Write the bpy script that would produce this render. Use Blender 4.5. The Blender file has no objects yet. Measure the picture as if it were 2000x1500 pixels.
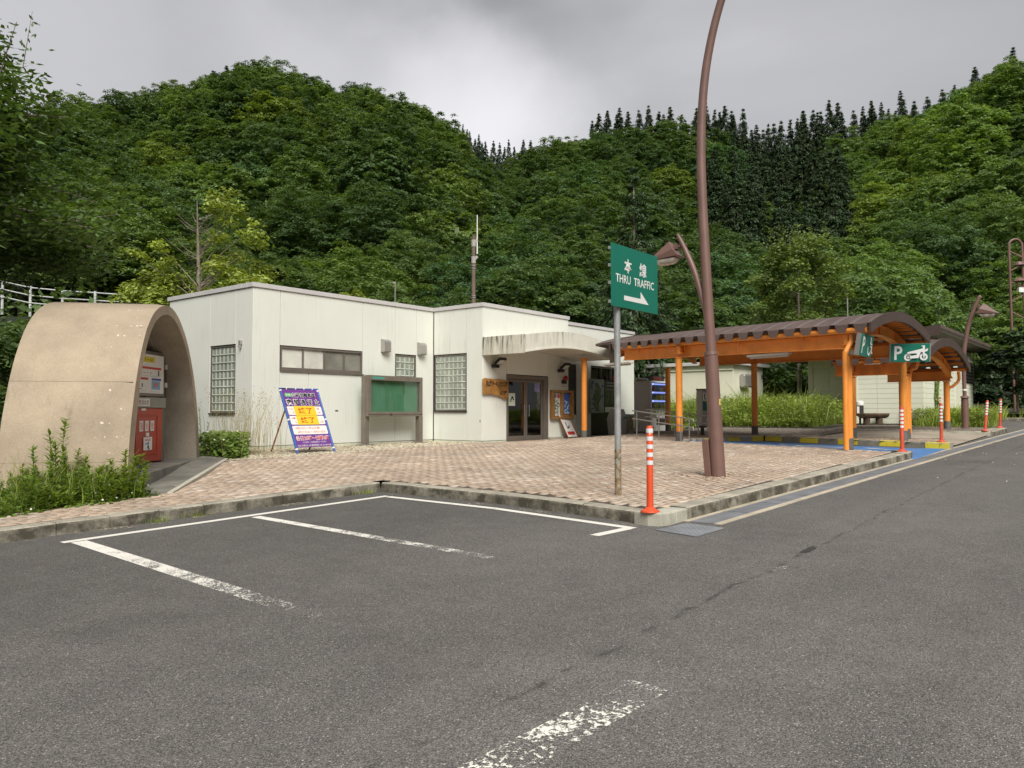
import bpy, bmesh, math, random
import numpy as np
from mathutils import Vector, Matrix

random.seed(7)
RNG = np.random.default_rng(7)
SC = bpy.context.scene
COL = SC.collection
R = math.radians

# ------------------------------------------------------------------ camera
EYE = 1.60
HEAD = R(39.1)                       # heading measured from +X (along the road) towards +Y
PITCH = math.atan(55 / 1530.0)
cam_d = bpy.data.cameras.new('camera')
cam_d.sensor_width = 36.0
cam_d.lens = 36.0 * 1530.0 / 2000.0
cam_d.clip_start = 0.05
cam_d.clip_end = 6000
cam = bpy.data.objects.new('camera', cam_d)
COL.objects.link(cam)
cam.location = (0, 0, EYE)
cam.rotation_euler = (R(90) + PITCH, 0, HEAD - R(90))
SC.camera = cam

# ------------------------------------------------------------------ sky, sun, exposure
SUN_DIR = Vector((-0.52, -0.62, 0.80)).normalized()      # towards the sun behind the cloud
sun_el = math.asin(SUN_DIR.z)
sun_az = math.atan2(SUN_DIR.x, SUN_DIR.y)
W = bpy.data.worlds.new('World')
SC.world = W
W.use_nodes = True
wn = W.node_tree.nodes
wl = W.node_tree.links
wn.clear()
wo = wn.new('ShaderNodeOutputWorld')
bg = wn.new('ShaderNodeBackground')
bg.inputs['Strength'].default_value = 0.05
sky = wn.new('ShaderNodeTexSky')
sky.sky_type = 'NISHITA'
sky.sun_disc = False
sky.sun_elevation = sun_el
sky.sun_rotation = sun_az
sky.altitude = 400
tc = wn.new('ShaderNodeTexCoord')
mp = wn.new('ShaderNodeMapping')
mp.inputs['Scale'].default_value = (1.0, 1.0, 2.6)
mp.inputs['Location'].default_value = (0.35, 1.9, 0.4)
wl.new(tc.outputs['Generated'], mp.inputs['Vector'])
n1 = wn.new('ShaderNodeTexNoise')
n1.inputs['Scale'].default_value = 1.15
n1.inputs['Detail'].default_value = 5
n1.inputs['Roughness'].default_value = 0.48
n1.inputs['Distortion'].default_value = 0.35
wl.new(mp.outputs['Vector'], n1.inputs['Vector'])
cr = wn.new('ShaderNodeValToRGB')
cr.color_ramp.elements[0].position = 0.34
cr.color_ramp.elements[0].color = (.88, .88, .89, 1)
cr.color_ramp.elements[1].position = 0.64
cr.color_ramp.elements[1].color = (3.3, 3.28, 3.3, 1)
e = cr.color_ramp.elements.new(0.5)
e.color = (1.72, 1.715, 1.73, 1)
wl.new(n1.outputs['Fac'], cr.inputs['Fac'])
n3 = wn.new('ShaderNodeTexNoise')
n3.inputs['Scale'].default_value = 5.0
n3.inputs['Detail'].default_value = 5
n3.inputs['Roughness'].default_value = 0.5
wl.new(tc.outputs['Generated'], n3.inputs['Vector'])
# overcast sky: paler low down and brightest overhead
sx = wn.new('ShaderNodeSeparateXYZ')
wl.new(tc.outputs['Generated'], sx.inputs['Vector'])
gr = wn.new('ShaderNodeValToRGB')
gr.color_ramp.interpolation = 'EASE'
gr.color_ramp.elements[0].position = 0.0
gr.color_ramp.elements[0].color = (1.25, 1.25, 1.25, 1)
gr.color_ramp.elements[1].position = 1.0
gr.color_ramp.elements[1].color = (2.15, 2.13, 2.08, 1)
for p_, c_ in ((0.20, 1.20), (0.36, 0.93), (0.55, 1.15)):
    e = gr.color_ramp.elements.new(p_)
    e.color = (c_, c_, c_, 1)
wl.new(sx.outputs['Z'], gr.inputs['Fac'])
mul = wn.new('ShaderNodeMix')
mul.data_type = 'RGBA'
mul.blend_type = 'MULTIPLY'
mul.inputs[0].default_value = 1.0
wl.new(cr.outputs['Color'], mul.inputs[6])
wl.new(gr.outputs['Color'], mul.inputs[7])
mx = wn.new('ShaderNodeMix')
mx.data_type = 'RGBA'
mx.inputs[0].default_value = 0.93
wl.new(sky.outputs['Color'], mx.inputs[6])
# thinner cloud: a bright break over the notch of the hills and another low on the left
acc = mul.outputs[2]


def sky_dir(px, py):
    d_ = Vector((math.cos(HEAD), math.sin(HEAD), 0)) + Vector((math.sin(HEAD), -math.cos(HEAD), 0)) * ((px - 1000) / 1530.0) + Vector((0, 0, (805 - py) / 1530.0))
    return d_.normalized()


for (px_, py_, wdt, amt) in ((945, 275, 0.065, 0.95), (810, 215, 0.075, 0.6), (1020, 235, 0.07, 0.55), (90, 110, 0.19, 0.55), (560, 120, 0.05, 0.4), (1350, 60, 0.12, 0.16), (1650, 120, 0.2, 0.26), (1900, 60, 0.2, 0.22)):
    dt = wn.new('ShaderNodeVectorMath')
    dt.operation = 'DISTANCE'
    # wispy edge: the lookup vector is disturbed by the cloud noise
    dt.inputs[1].default_value = sky_dir(px_, py_)
    vm_ = wn.new('ShaderNodeVectorMath')
    vm_.operation = 'MULTIPLY_ADD'
    vm_.inputs[1].default_value = (0.16, 0.16, 0.16)
    wl.new(n3.outputs['Color'], vm_.inputs[0])
    wl.new(tc.outputs['Generated'], vm_.inputs[2])
    sb_ = wn.new('ShaderNodeVectorMath')
    sb_.operation = 'SUBTRACT'
    sb_.inputs[1].default_value = (0.08, 0.08, 0.08)
    wl.new(vm_.outputs[0], sb_.inputs[0])
    wl.new(sb_.outputs[0], dt.inputs[0])
    rm = wn.new('ShaderNodeMapRange')
    rm.interpolation_type = 'SMOOTHSTEP'
    rm.inputs['From Min'].default_value = wdt * 2.6
    rm.inputs['From Max'].default_value = 0.0
    rm.inputs['To Min'].default_value = 0.0
    rm.inputs['To Max'].default_value = amt
    wl.new(dt.outputs['Value'], rm.inputs['Value'])
    am = wn.new('ShaderNodeMix')
    am.data_type = 'RGBA'
    wl.new(rm.outputs['Result'], am.inputs[0])
    wl.new(acc, am.inputs[6])
    am.inputs[7].default_value = (6.2, 6.1, 6.25, 1)
    acc = am.outputs[2]
wl.new(acc, mx.inputs[7])
wl.new(mx.outputs[2], bg.inputs['Color'])
wl.new(bg.outputs['Background'], wo.inputs['Surface'])

sun_d = bpy.data.lights.new('sun', 'SUN')
sun_d.energy = 1.5
sun_d.angle = R(36)
sun_d.color = (1.0, 0.97, 0.915)
sun = bpy.data.objects.new('sun', sun_d)
COL.objects.link(sun)
sun.location = (0, -30, 60)
sun.rotation_euler = SUN_DIR.to_track_quat('Z', 'Y').to_euler()

SC.view_settings.view_transform = 'Standard'
SC.view_settings.look = 'None'
SC.view_settings.exposure = 1.6
SC.view_settings.gamma = 1.0
SC.view_settings.use_curve_mapping = False
SC.render.engine = 'CYCLES'
SC.cycles.max_bounces = 8
SC.cycles.diffuse_bounces = 5
SC.cycles.transparent_max_bounces = 12
SC.cycles.use_denoising = True

# ------------------------------------------------------------------ helpers
FW = Vector((math.cos(HEAD), math.sin(HEAD), 0))
RT = Vector((math.sin(HEAD), -math.cos(HEAD), 0))


def at(px, depth, z=0.0):
    """ground point at a photo column and a depth in metres"""
    p = FW * depth + RT * ((px - 1000) / 1530.0 * depth)
    return Vector((p.x, p.y, z))


def zat(py, depth):
    return EYE + (805 - py) / 1530.0 * depth


def g(u):
    u = np.clip(u, -40, 60)
    return 0.0325 * u - 0.00012 * u * np.abs(u)


def sstep(a, b, x):
    t = np.clip((x - a) / (b - a), 0, 1)
    return t * t * (3 - 2 * t)


def P(u, v):
    """level of the paved platform"""
    a = g(u) + 0.15
    b = 0.61 + 0.005 * (u - 11.8) - 0.03 * np.maximum(0, 10.0 - u)
    t = sstep(13.5, 16.3, v) * (1 - sstep(30, 34, u))
    return a * (1 - t) + b * t


MATX = {}


def bl(x):
    return x if isinstance(x, (list, tuple)) else [x]


class MB:
    def __init__(s):
        s.v = []
        s.f = []
        s.m = []

    def add(s, vs, fs, mi=0):
        b = len(s.v)
        s.v.extend([tuple(p) for p in vs])
        for f in fs:
            s.f.append(tuple(i + b for i in f))
            s.m.append(mi)
        return s

    def hexa(s, c, mi=0):
        return s.add(c, [(0, 3, 2, 1), (4, 5, 6, 7), (0, 1, 5, 4), (1, 2, 6, 5), (2, 3, 7, 6), (3, 0, 4, 7)], mi)

    def box(s, x0, x1, y0, y1, z0, z1, mi=0):
        return s.hexa([(x0, y0, z0), (x1, y0, z0), (x1, y1, z0), (x0, y1, z0), (x0, y0, z1), (x1, y0, z1), (x1, y1, z1), (x0, y1, z1)], mi)

    def obox(s, o, a, b, c, mi=0):
        o, a, b, c = Vector(o), Vector(a), Vector(b), Vector(c)
        return s.hexa([o, o + a, o + a + b, o + b, o + c, o + a + c, o + a + b + c, o + b + c], mi)

    def beam(s, p, q, w, h, mi=0):
        """bar of width w (sideways) and height h centred on the line p-q"""
        p, q = Vector(p), Vector(q)
        d = (q - p).normalized()
        side = d.cross(Vector((0, 0, 1)))
        side = side.normalized() if side.length > 1e-4 else Vector((1, 0, 0))
        upv = side.cross(d).normalized()
        return s.obox(p - side * w / 2 - upv * h / 2, q - p, side * w, upv * h, mi)

    def prism(s, poly, vec, mi=0):
        vec = Vector(vec)
        n = len(poly)
        vs = [Vector(p) for p in poly] + [Vector(p) + vec for p in poly]
        fs = [tuple(range(n - 1, -1, -1)), tuple(range(n, 2 * n))]
        fs += [(i, (i + 1) % n, (i + 1) % n + n, i + n) for i in range(n)]
        return s.add(vs, fs, mi)

    def tube(s, path, r, n=8, mi=0, cap=True):
        path = [Vector(p) for p in path]
        k = len(path)
        rs = r if isinstance(r, (list, tuple)) else [r] * k
        b = len(s.v)
        ref = None
        for i, p in enumerate(path):
            t = (path[min(i + 1, k - 1)] - path[max(i - 1, 0)]).normalized()
            if ref is None:
                ref = t.cross(Vector((0, 0, 1)))
                if ref.length < 1e-3:
                    ref = Vector((1, 0, 0))
            ref = (ref - t * ref.dot(t)).normalized()
            bi = t.cross(ref)
            for j in range(n):
                a = 2 * math.pi * j / n
                s.v.append(tuple(p + (ref * math.cos(a) + bi * math.sin(a)) * rs[i]))
        for i in range(k - 1):
            for j in range(n):
                s.f.append((b + i * n + j, b + i * n + (j + 1) % n, b + (i + 1) * n + (j + 1) % n, b + (i + 1) * n + j))
                s.m.append(mi)
        if cap:
            s.f.append(tuple(b + j for j in range(n - 1, -1, -1)))
            s.m.append(mi)
            s.f.append(tuple(b + (k - 1) * n + j for j in range(n)))
            s.m.append(mi)
        return s

    def lathe(s, prof, c=(0, 0, 0), n=16, mi=0):
        """prof: (radius, z) pairs from bottom to top"""
        c = Vector(c)
        return s.tube([c + Vector((0, 0, z)) for _, z in prof], [max(r_, 1e-4) for r_, _ in prof], n, mi) if False else s._lathe(prof, c, n, mi)

    def _lathe(s, prof, c, n, mi):
        b = len(s.v)
        for r_, z in prof:
            for j in range(n):
                a = 2 * math.pi * j / n
                s.v.append((c.x + r_ * math.cos(a), c.y + r_ * math.sin(a), c.z + z))
        for i in range(len(prof) - 1):
            for j in range(n):
                s.f.append((b + i * n + j, b + i * n + (j + 1) % n, b + (i + 1) * n + (j + 1) % n, b + (i + 1) * n + j))
                s.m.append(mi)
        s.f.append(tuple(b + j for j in range(n - 1, -1, -1)))
        s.m.append(mi)
        e_ = b + (len(prof) - 1) * n
        s.f.append(tuple(e_ + j for j in range(n)))
        s.m.append(mi)
        return s

    def quad(s, a, b, c, d, mi=0):
        return s.add([a, b, c, d], [(0, 1, 2, 3)], mi)

    def build(s, name, mats, parent=None, smooth=False, bevel=0.0, kind=None):
        me = bpy.data.meshes.new(name)
        vs = s.v
        Mi = None
        if parent is not None:
            Mi = MATX[parent.name].inverted()
            vs = [tuple(Mi @ Vector(p)) for p in vs]
        me.from_pydata(vs, [], s.f)
        for m_ in bl(mats):
            me.materials.append(m_)
        if any(s.m):
            me.polygons.foreach_set('material_index', s.m)
        if smooth:
            bm = bmesh.new()
            bm.from_mesh(me)
            for f in bm.faces:
                f.smooth = True
            for ed in bm.edges:
                if len(ed.link_faces) == 2 and ed.calc_face_angle(0) > R(38):
                    ed.smooth = False
            bm.to_mesh(me)
            bm.free()
        me.validate()
        me.update()
        o = bpy.data.objects.new(name, me)
        COL.objects.link(o)
        if parent is not None:
            o.parent = parent
            MATX[o.name] = MATX[parent.name]
        else:
            MATX[o.name] = Matrix.Identity(4)
        if bevel:
            mod = o.modifiers.new('edge', 'BEVEL')
            mod.width = bevel
            mod.segments = 2
            mod.limit_method = 'ANGLE'
            mod.angle_limit = R(35)
        if kind:
            o['kind'] = kind
        return o


def tag(o, label, cat, group=None):
    o['label'] = label
    o['category'] = cat
    if group:
        o['group'] = group
    return o


def thing(name, label, cat, loc=(0, 0, 0), rz=0.0, group=None):
    o = bpy.data.objects.new(name, None)
    o.empty_display_size = 0.2
    COL.objects.link(o)
    o.location = loc
    o.rotation_euler = (0, 0, rz)
    MATX[o.name] = Matrix.Translation(Vector(loc)) @ Matrix.Rotation(rz, 4, 'Z')
    return tag(o, label, cat, group)


def structure(name):
    o = bpy.data.objects.new(name, None)
    COL.objects.link(o)
    MATX[o.name] = Matrix.Identity(4)
    o['kind'] = 'structure'
    return o


KIDS = {}


def dup(root, loc, rz=0.0, label=None, scale=None, tilt=None):
    kids = [c for c in bpy.data.objects if c.parent == root] if root.name not in KIDS else KIDS[root.name]
    KIDS[root.name] = kids

    def cp(o, par):
        c = o.copy()
        COL.objects.link(c)
        c.parent = par
        for ch in GK.setdefault(o.name, [x for x in bpy.data.objects if x.parent == o]):
            cp(ch, c)
        return c
    r_ = root.copy()
    COL.objects.link(r_)
    r_.location = loc
    r_.rotation_euler = (tilt[0] if tilt else 0, tilt[1] if tilt else 0, rz)
    if scale is not None:
        r_.scale = scale
    if label:
        r_['label'] = label
    for k in kids:
        cp(k, r_)
    return r_


GK = {}


def inst(me, name, loc, parent=None, rot=(0, 0, 0), scale=(1, 1, 1)):
    """a further object sharing mesh data; loc is a world point"""
    o = bpy.data.objects.new(name, me)
    COL.objects.link(o)
    if parent is not None:
        o.parent = parent
        loc = MATX[parent.name].inverted() @ Vector(loc)
        MATX[o.name] = MATX[parent.name]
    o.location = loc
    o.rotation_euler = rot
    o.scale = scale
    return o


# ------------------------------------------------------------------ materials
def new_mat(name):
    m_ = bpy.data.materials.new(name)
    m_.use_nodes = True
    nt = m_.node_tree
    return m_, nt, nt.nodes['Principled BSDF']


def mat(name, col, rough=0.65, var=0.0, vs=2.0, fine=0.0, fs=90.0, bump=0.0, bs=70.0, metal=0.0, streak=0.0, streak_col=(0.08, 0.075, 0.06),
        ss=5.0, spots=0.0, spot_col=(0.5, 0.5, 0.48), sps=9.0, spec=0.5, obj=False, spot_at=0.62, sz=None, vert=0.0, vert_col=(0.06, 0.055, 0.04)):
    m_, nt, bs_ = new_mat(name)
    N, L = nt.nodes, nt.links
    bs_.inputs['Roughness'].default_value = rough
    bs_.inputs['Metallic'].default_value = metal
    bs_.inputs['Specular IOR Level'].default_value = spec
    if obj:
        t = N.new('ShaderNodeTexCoord')
        pos = t.outputs['Object']
    else:
        t = N.new('ShaderNodeNewGeometry')
        pos = t.outputs['Position']

    def nz(scale, det=4, rough_=0.55, vec=None, dist=0.0):
        n_ = N.new('ShaderNodeTexNoise')
        n_.inputs['Scale'].default_value = scale
        n_.inputs['Detail'].default_value = det
        n_.inputs['Roughness'].default_value = rough_
        n_.inputs['Distortion'].default_value = dist
        L.new(vec or pos, n_.inputs['Vector'])
        return n_.outputs['Fac']

    def mixc(fac, a, b, mode='MIX'):
        k = N.new('ShaderNodeMix')
        k.data_type = 'RGBA'
        k.blend_type = mode
        for s_, val in ((k.inputs[0], fac), (k.inputs[6], a), (k.inputs[7], b)):
            if isinstance(val, (int, float)):
                s_.default_value = val
            elif isinstance(val, tuple):
                s_.default_value = (*val[:3], 1)
            else:
                L.new(val, s_)
        return k.outputs[2]

    def ramp(fac, a, b):
        k = N.new('ShaderNodeMapRange')
        k.inputs['From Min'].default_value = a
        k.inputs['From Max'].default_value = b
        L.new(fac, k.inputs['Value'])
        return k.outputs['Result']

    c = tuple(col)
    if var:
        lo = tuple(x * (1 - var) for x in col)
        hi = tuple(min(1, x * (1 + var)) for x in col)
        c = mixc(ramp(nz(vs), 0.3, 0.7), lo, hi)
    if fine:
        lo = (1 - fine,) * 3
        hi = (1 + fine,) * 3
        c = mixc(1.0, c, mixc(ramp(nz(fs, 2), 0.25, 0.75), lo, hi), 'MULTIPLY')
    if streak:
        mpn = N.new('ShaderNodeMapping')
        mpn.inputs['Scale'].default_value = (1, 1, 0.06)
        L.new(pos, mpn.inputs['Vector'])
        a = ramp(nz(ss * 4, 3, 0.6, mpn.outputs['Vector']), 0.50, 0.75)
        b = ramp(nz(ss * 0.25, 3), 0.42, 0.7)
        k = N.new('ShaderNodeMath')
        k.operation = 'MULTIPLY'
        L.new(a, k.inputs[0])
        L.new(b, k.inputs[1])
        k2 = N.new('ShaderNodeMath')
        k2.operation = 'MULTIPLY'
        k2.use_clamp = True
        k2.inputs[1].default_value = streak
        L.new(k.outputs[0], k2.inputs[0])
        if sz:
            spz = N.new('ShaderNodeSeparateXYZ')
            L.new(pos, spz.inputs['Vector'])
            mz = N.new('ShaderNodeMath')
            mz.operation = 'MULTIPLY'
            L.new(ramp(spz.outputs['Z'], sz[0], sz[1]), mz.inputs[0])
            L.new(k.outputs[0], mz.inputs[1])
            L.new(mz.outputs[0], k2.inputs[0])
        c = mixc(k2.outputs[0], c, tuple(streak_col))
    if spots:
        a = ramp(nz(sps, 6, 0.65), spot_at, spot_at + 0.05)
        k2 = N.new('ShaderNodeMath')
        k2.operation = 'MULTIPLY'
        k2.use_clamp = True
        k2.inputs[1].default_value = spots
        L.new(a, k2.inputs[0])
        c = mixc(k2.outputs[0], c, tuple(spot_col))
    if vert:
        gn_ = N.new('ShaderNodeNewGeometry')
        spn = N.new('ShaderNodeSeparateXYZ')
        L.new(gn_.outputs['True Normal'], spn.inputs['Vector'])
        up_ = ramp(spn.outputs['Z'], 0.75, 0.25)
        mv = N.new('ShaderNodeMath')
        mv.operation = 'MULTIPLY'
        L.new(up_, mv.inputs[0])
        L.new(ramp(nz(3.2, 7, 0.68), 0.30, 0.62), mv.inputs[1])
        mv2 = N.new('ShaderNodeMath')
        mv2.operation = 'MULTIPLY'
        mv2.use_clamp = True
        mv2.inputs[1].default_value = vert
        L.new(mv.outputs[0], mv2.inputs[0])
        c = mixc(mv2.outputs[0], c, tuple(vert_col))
    if isinstance(c, tuple):
        bs_.inputs['Base Color'].default_value = (*c, 1)
    else:
        L.new(c, bs_.inputs['Base Color'])
    if bump:
        bn = N.new('ShaderNodeBump')
        bn.inputs['Strength'].default_value = bump
        bn.inputs['Distance'].default_value = 0.02
        L.new(nz(bs, 4), bn.inputs['Height'])
        L.new(bn.outputs['Normal'], bs_.inputs['Normal'])
    return m_


def tinted(name, cols, rough=0.85, fine=0.18, fs=120, bump=0.25, spots=0.0, spot_col=(.6, .56, .48), sps=3):
    """colour picked per piece from the 'tint' attribute of the mesh"""
    m_, nt, b_ = new_mat(name)
    N, L = nt.nodes, nt.links
    b_.inputs['Roughness'].default_value = rough
    b_.inputs['Specular IOR Level'].default_value = 0.3
    a = N.new('ShaderNodeAttribute')
    a.attribute_name = 'tint'
    cr_ = N.new('ShaderNodeValToRGB')
    el = cr_.color_ramp.elements
    el[0].color = (*cols[0], 1)
    el[1].color = (*cols[-1], 1)
    for i in range(1, len(cols) - 1):
        e_ = el.new(i / (len(cols) - 1))
        e_.color = (*cols[i], 1)
    L.new(a.outputs['Fac'], cr_.inputs['Fac'])
    ge = N.new('ShaderNodeNewGeometry')
    n_ = N.new('ShaderNodeTexNoise')
    n_.inputs['Scale'].default_value = fs
    n_.inputs['Detail'].default_value = 3
    L.new(ge.outputs['Position'], n_.inputs['Vector'])
    n2 = N.new('ShaderNodeTexNoise')
    n2.inputs['Scale'].default_value = 0.9
    n2.inputs['Detail'].default_value = 6
    L.new(ge.outputs['Position'], n2.inputs['Vector'])
    mr = N.new('ShaderNodeMapRange')
    mr.inputs['From Min'].default_value = 0.3
    mr.inputs['From Max'].default_value = 0.7
    mr.inputs['To Min'].default_value = 1 - fine
    mr.inputs['To Max'].default_value = 1 + fine
    L.new(n_.outputs['Fac'], mr.inputs['Value'])
    mr2 = N.new('ShaderNodeMapRange')
    mr2.inputs['From Min'].default_value = 0.3
    mr2.inputs['From Max'].default_value = 0.7
    mr2.inputs['To Min'].default_value = 0.78
    mr2.inputs['To Max'].default_value = 1.12
    L.new(n2.outputs['Fac'], mr2.inputs['Value'])
    mm = N.new('ShaderNodeMath')
    mm.operation = 'MULTIPLY'
    L.new(mr.outputs['Result'], mm.inputs[0])
    L.new(mr2.outputs['Result'], mm.inputs[1])
    k = N.new('ShaderNodeMix')
    k.data_type = 'RGBA'
    k.blend_type = 'MULTIPLY'
    k.inputs[0].default_value = 1
    L.new(cr_.outputs['Color'], k.inputs[6])
    L.new(mm.outputs[0], k.inputs[7])
    L.new(k.outputs[2], b_.inputs['Base Color'])
    if bump:
        bn = N.new('ShaderNodeBump')
        bn.inputs['Strength'].default_value = bump
        bn.inputs['Distance'].default_value = 0.01
        L.new(n_.outputs['Fac'], bn.inputs['Height'])
        L.new(bn.outputs['Normal'], b_.inputs['Normal'])
    return m_


def leaf_mat(name, cols, trans=0.25, island=0.35, rough=0.5):
    """foliage: a colour per plant (object random) and a variation per leaf"""
    m_, nt, b_ = new_mat(name)
    N, L = nt.nodes, nt.links
    oi = N.new('ShaderNodeObjectInfo')
    ge = N.new('ShaderNodeNewGeometry')
    cr_ = N.new('ShaderNodeValToRGB')
    el = cr_.color_ramp.elements
    el[0].color = (*cols[0], 1)
    el[1].color = (*cols[-1], 1)
    for i in range(1, len(cols) - 1):
        e_ = el.new(i / (len(cols) - 1))
        e_.color = (*cols[i], 1)
    L.new(oi.outputs['Random'], cr_.inputs['Fac'])
    mr = N.new('ShaderNodeMapRange')
    mr.inputs['To Min'].default_value = 1 - island
    mr.inputs['To Max'].default_value = 1 + island
    L.new(ge.outputs['Random Per Island'], mr.inputs['Value'])
    tcn = N.new('ShaderNodeTexCoord')
    n_ = N.new('ShaderNodeTexNoise')
    n_.inputs['Scale'].default_value = 0.55
    n_.inputs['Detail'].default_value = 3
    L.new(tcn.outputs['Object'], n_.inputs['Vector'])
    mr2 = N.new('ShaderNodeMapRange')
    mr2.inputs['From Min'].default_value = 0.3
    mr2.inputs['From Max'].default_value = 0.7
    mr2.inputs['To Min'].default_value = 0.7
    mr2.inputs['To Max'].default_value = 1.3
    L.new(n_.outputs['Fac'], mr2.inputs['Value'])
    mm = N.new('ShaderNodeMath')
    mm.operation = 'MULTIPLY'
    L.new(mr.outputs['Result'], mm.inputs[0])
    L.new(mr2.outputs['Result'], mm.inputs[1])
    k = N.new('ShaderNodeMix')
    k.data_type = 'RGBA'
    k.blend_type = 'MULTIPLY'
    k.inputs[0].default_value = 1
    kc = N.new('ShaderNodeMix')
    kc.data_type = 'RGBA'
    kc.blend_type = 'MULTIPLY'
    kc.inputs[0].default_value = 1
    L.new(cr_.outputs['Color'], kc.inputs[6])
    L.new(oi.outputs['Color'], kc.inputs[7])
    L.new(kc.outputs[2], k.inputs[6])
    L.new(mm.outputs[0], k.inputs[7])
    L.new(k.outputs[2], b_.inputs['Base Color'])
    b_.inputs['Roughness'].default_value = rough
    b_.inputs['Specular IOR Level'].default_value = 0.35
    tr = N.new('ShaderNodeBsdfTranslucent')
    k2 = N.new('ShaderNodeMix')
    k2.data_type = 'RGBA'
    k2.blend_type = 'MULTIPLY'
    k2.inputs[0].default_value = 1
    k2.inputs[7].default_value = (1.5, 1.5, 0.5, 1)
    L.new(k.outputs[2], k2.inputs[6])
    L.new(k2.outputs[2], tr.inputs['Color'])
    ms = N.new('ShaderNodeMixShader')
    ms.inputs['Fac'].default_value = trans
    L.new(b_.outputs['BSDF'], ms.inputs[1])
    L.new(tr.outputs['BSDF'], ms.inputs[2])
    L.new(ms.outputs['Shader'], N['Material Output'].inputs['Surface'])
    return m_


def glass_mat(name, tint=(0.8, 0.85, 0.85), refl=0.18):
    m_, nt, b_ = new_mat(name)
    N, L = nt.nodes, nt.links
    N.remove(b_)
    tr = N.new('ShaderNodeBsdfTransparent')
    tr.inputs['Color'].default_value = (*tint, 1)
    gl = N.new('ShaderNodeBsdfGlossy')
    gl.inputs['Roughness'].default_value = 0.02
    lw_ = N.new('ShaderNodeLayerWeight')
    fr = N.new('ShaderNodeMath')
    fr.operation = 'POWER'
    fr.inputs[1].default_value = 3.5
    L.new(lw_.outputs['Facing'], fr.inputs[0])
    mr = N.new('ShaderNodeMapRange')
    mr.inputs['To Min'].default_value = refl * 0.25
    mr.inputs['To Max'].default_value = 0.9
    L.new(fr.outputs[0], mr.inputs['Value'])
    ms = N.new('ShaderNodeMixShader')
    L.new(mr.outputs['Result'], ms.inputs['Fac'])
    L.new(tr.outputs['BSDF'], ms.inputs[1])
    L.new(gl.outputs['BSDF'], ms.inputs[2])
    L.new(ms.outputs['Shader'], N['Material Output'].inputs['Surface'])
    return m_


def worn_paint(name, col, cover=0.5, scale=28.0, fade=None):
    """thin road paint rubbed through in places; fade = (axis, full, gone) along the ground"""
    m_, nt, b_ = new_mat(name)
    N, L = nt.nodes, nt.links
    b_.inputs['Base Color'].default_value = (*col, 1)
    b_.inputs['Roughness'].default_value = 0.75
    ge = N.new('ShaderNodeNewGeometry')
    n_ = N.new('ShaderNodeTexNoise')
    n_.inputs['Scale'].default_value = scale
    n_.inputs['Detail'].default_value = 7
    n_.inputs['Roughness'].default_value = 0.72
    L.new(ge.outputs['Position'], n_.inputs['Vector'])
    n2 = N.new('ShaderNodeTexNoise')
    n2.inputs['Scale'].default_value = scale * 0.09
    n2.inputs['Detail'].default_value = 3
    L.new(ge.outputs['Position'], n2.inputs['Vector'])
    ad = N.new('ShaderNodeMath')
    ad.operation = 'MULTIPLY_ADD'
    ad.inputs[1].default_value = 0.45
    L.new(n2.outputs['Fac'], ad.inputs[0])
    L.new(n_.outputs['Fac'], ad.inputs[2])
    src = ad.outputs[0]
    if fade:
        sp = N.new('ShaderNodeSeparateXYZ')
        L.new(ge.outputs['Position'], sp.inputs['Vector'])
        mr = N.new('ShaderNodeMapRange')
        mr.inputs['From Min'].default_value = fade[1]
        mr.inputs['From Max'].default_value = fade[2]
        mr.inputs['To Min'].default_value = fade[3] if len(fade) > 3 else 0.22
        mr.inputs['To Max'].default_value = fade[4] if len(fade) > 4 else -0.22
        L.new(sp.outputs['XYZ'.index(fade[0])], mr.inputs['Value'])
        a2 = N.new('ShaderNodeMath')
        L.new(src, a2.inputs[0])
        L.new(mr.outputs['Result'], a2.inputs[1])
        src = a2.outputs[0]
    th = N.new('ShaderNodeMapRange')
    c0 = 0.725 + (0.5 - cover) * 0.5
    th.inputs['From Min'].default_value = c0 - 0.02
    th.inputs['From Max'].default_value = c0 + 0.02
    L.new(src, th.inputs['Value'])
    tr = N.new('ShaderNodeBsdfTransparent')
    ms = N.new('ShaderNodeMixShader')
    L.new(th.outputs['Result'], ms.inputs['Fac'])
    L.new(tr.outputs['BSDF'], ms.inputs[1])
    L.new(b_.outputs['BSDF'], ms.inputs[2])
    L.new(ms.outputs['Shader'], N['Material Output'].inputs['Surface'])
    return m_


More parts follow.
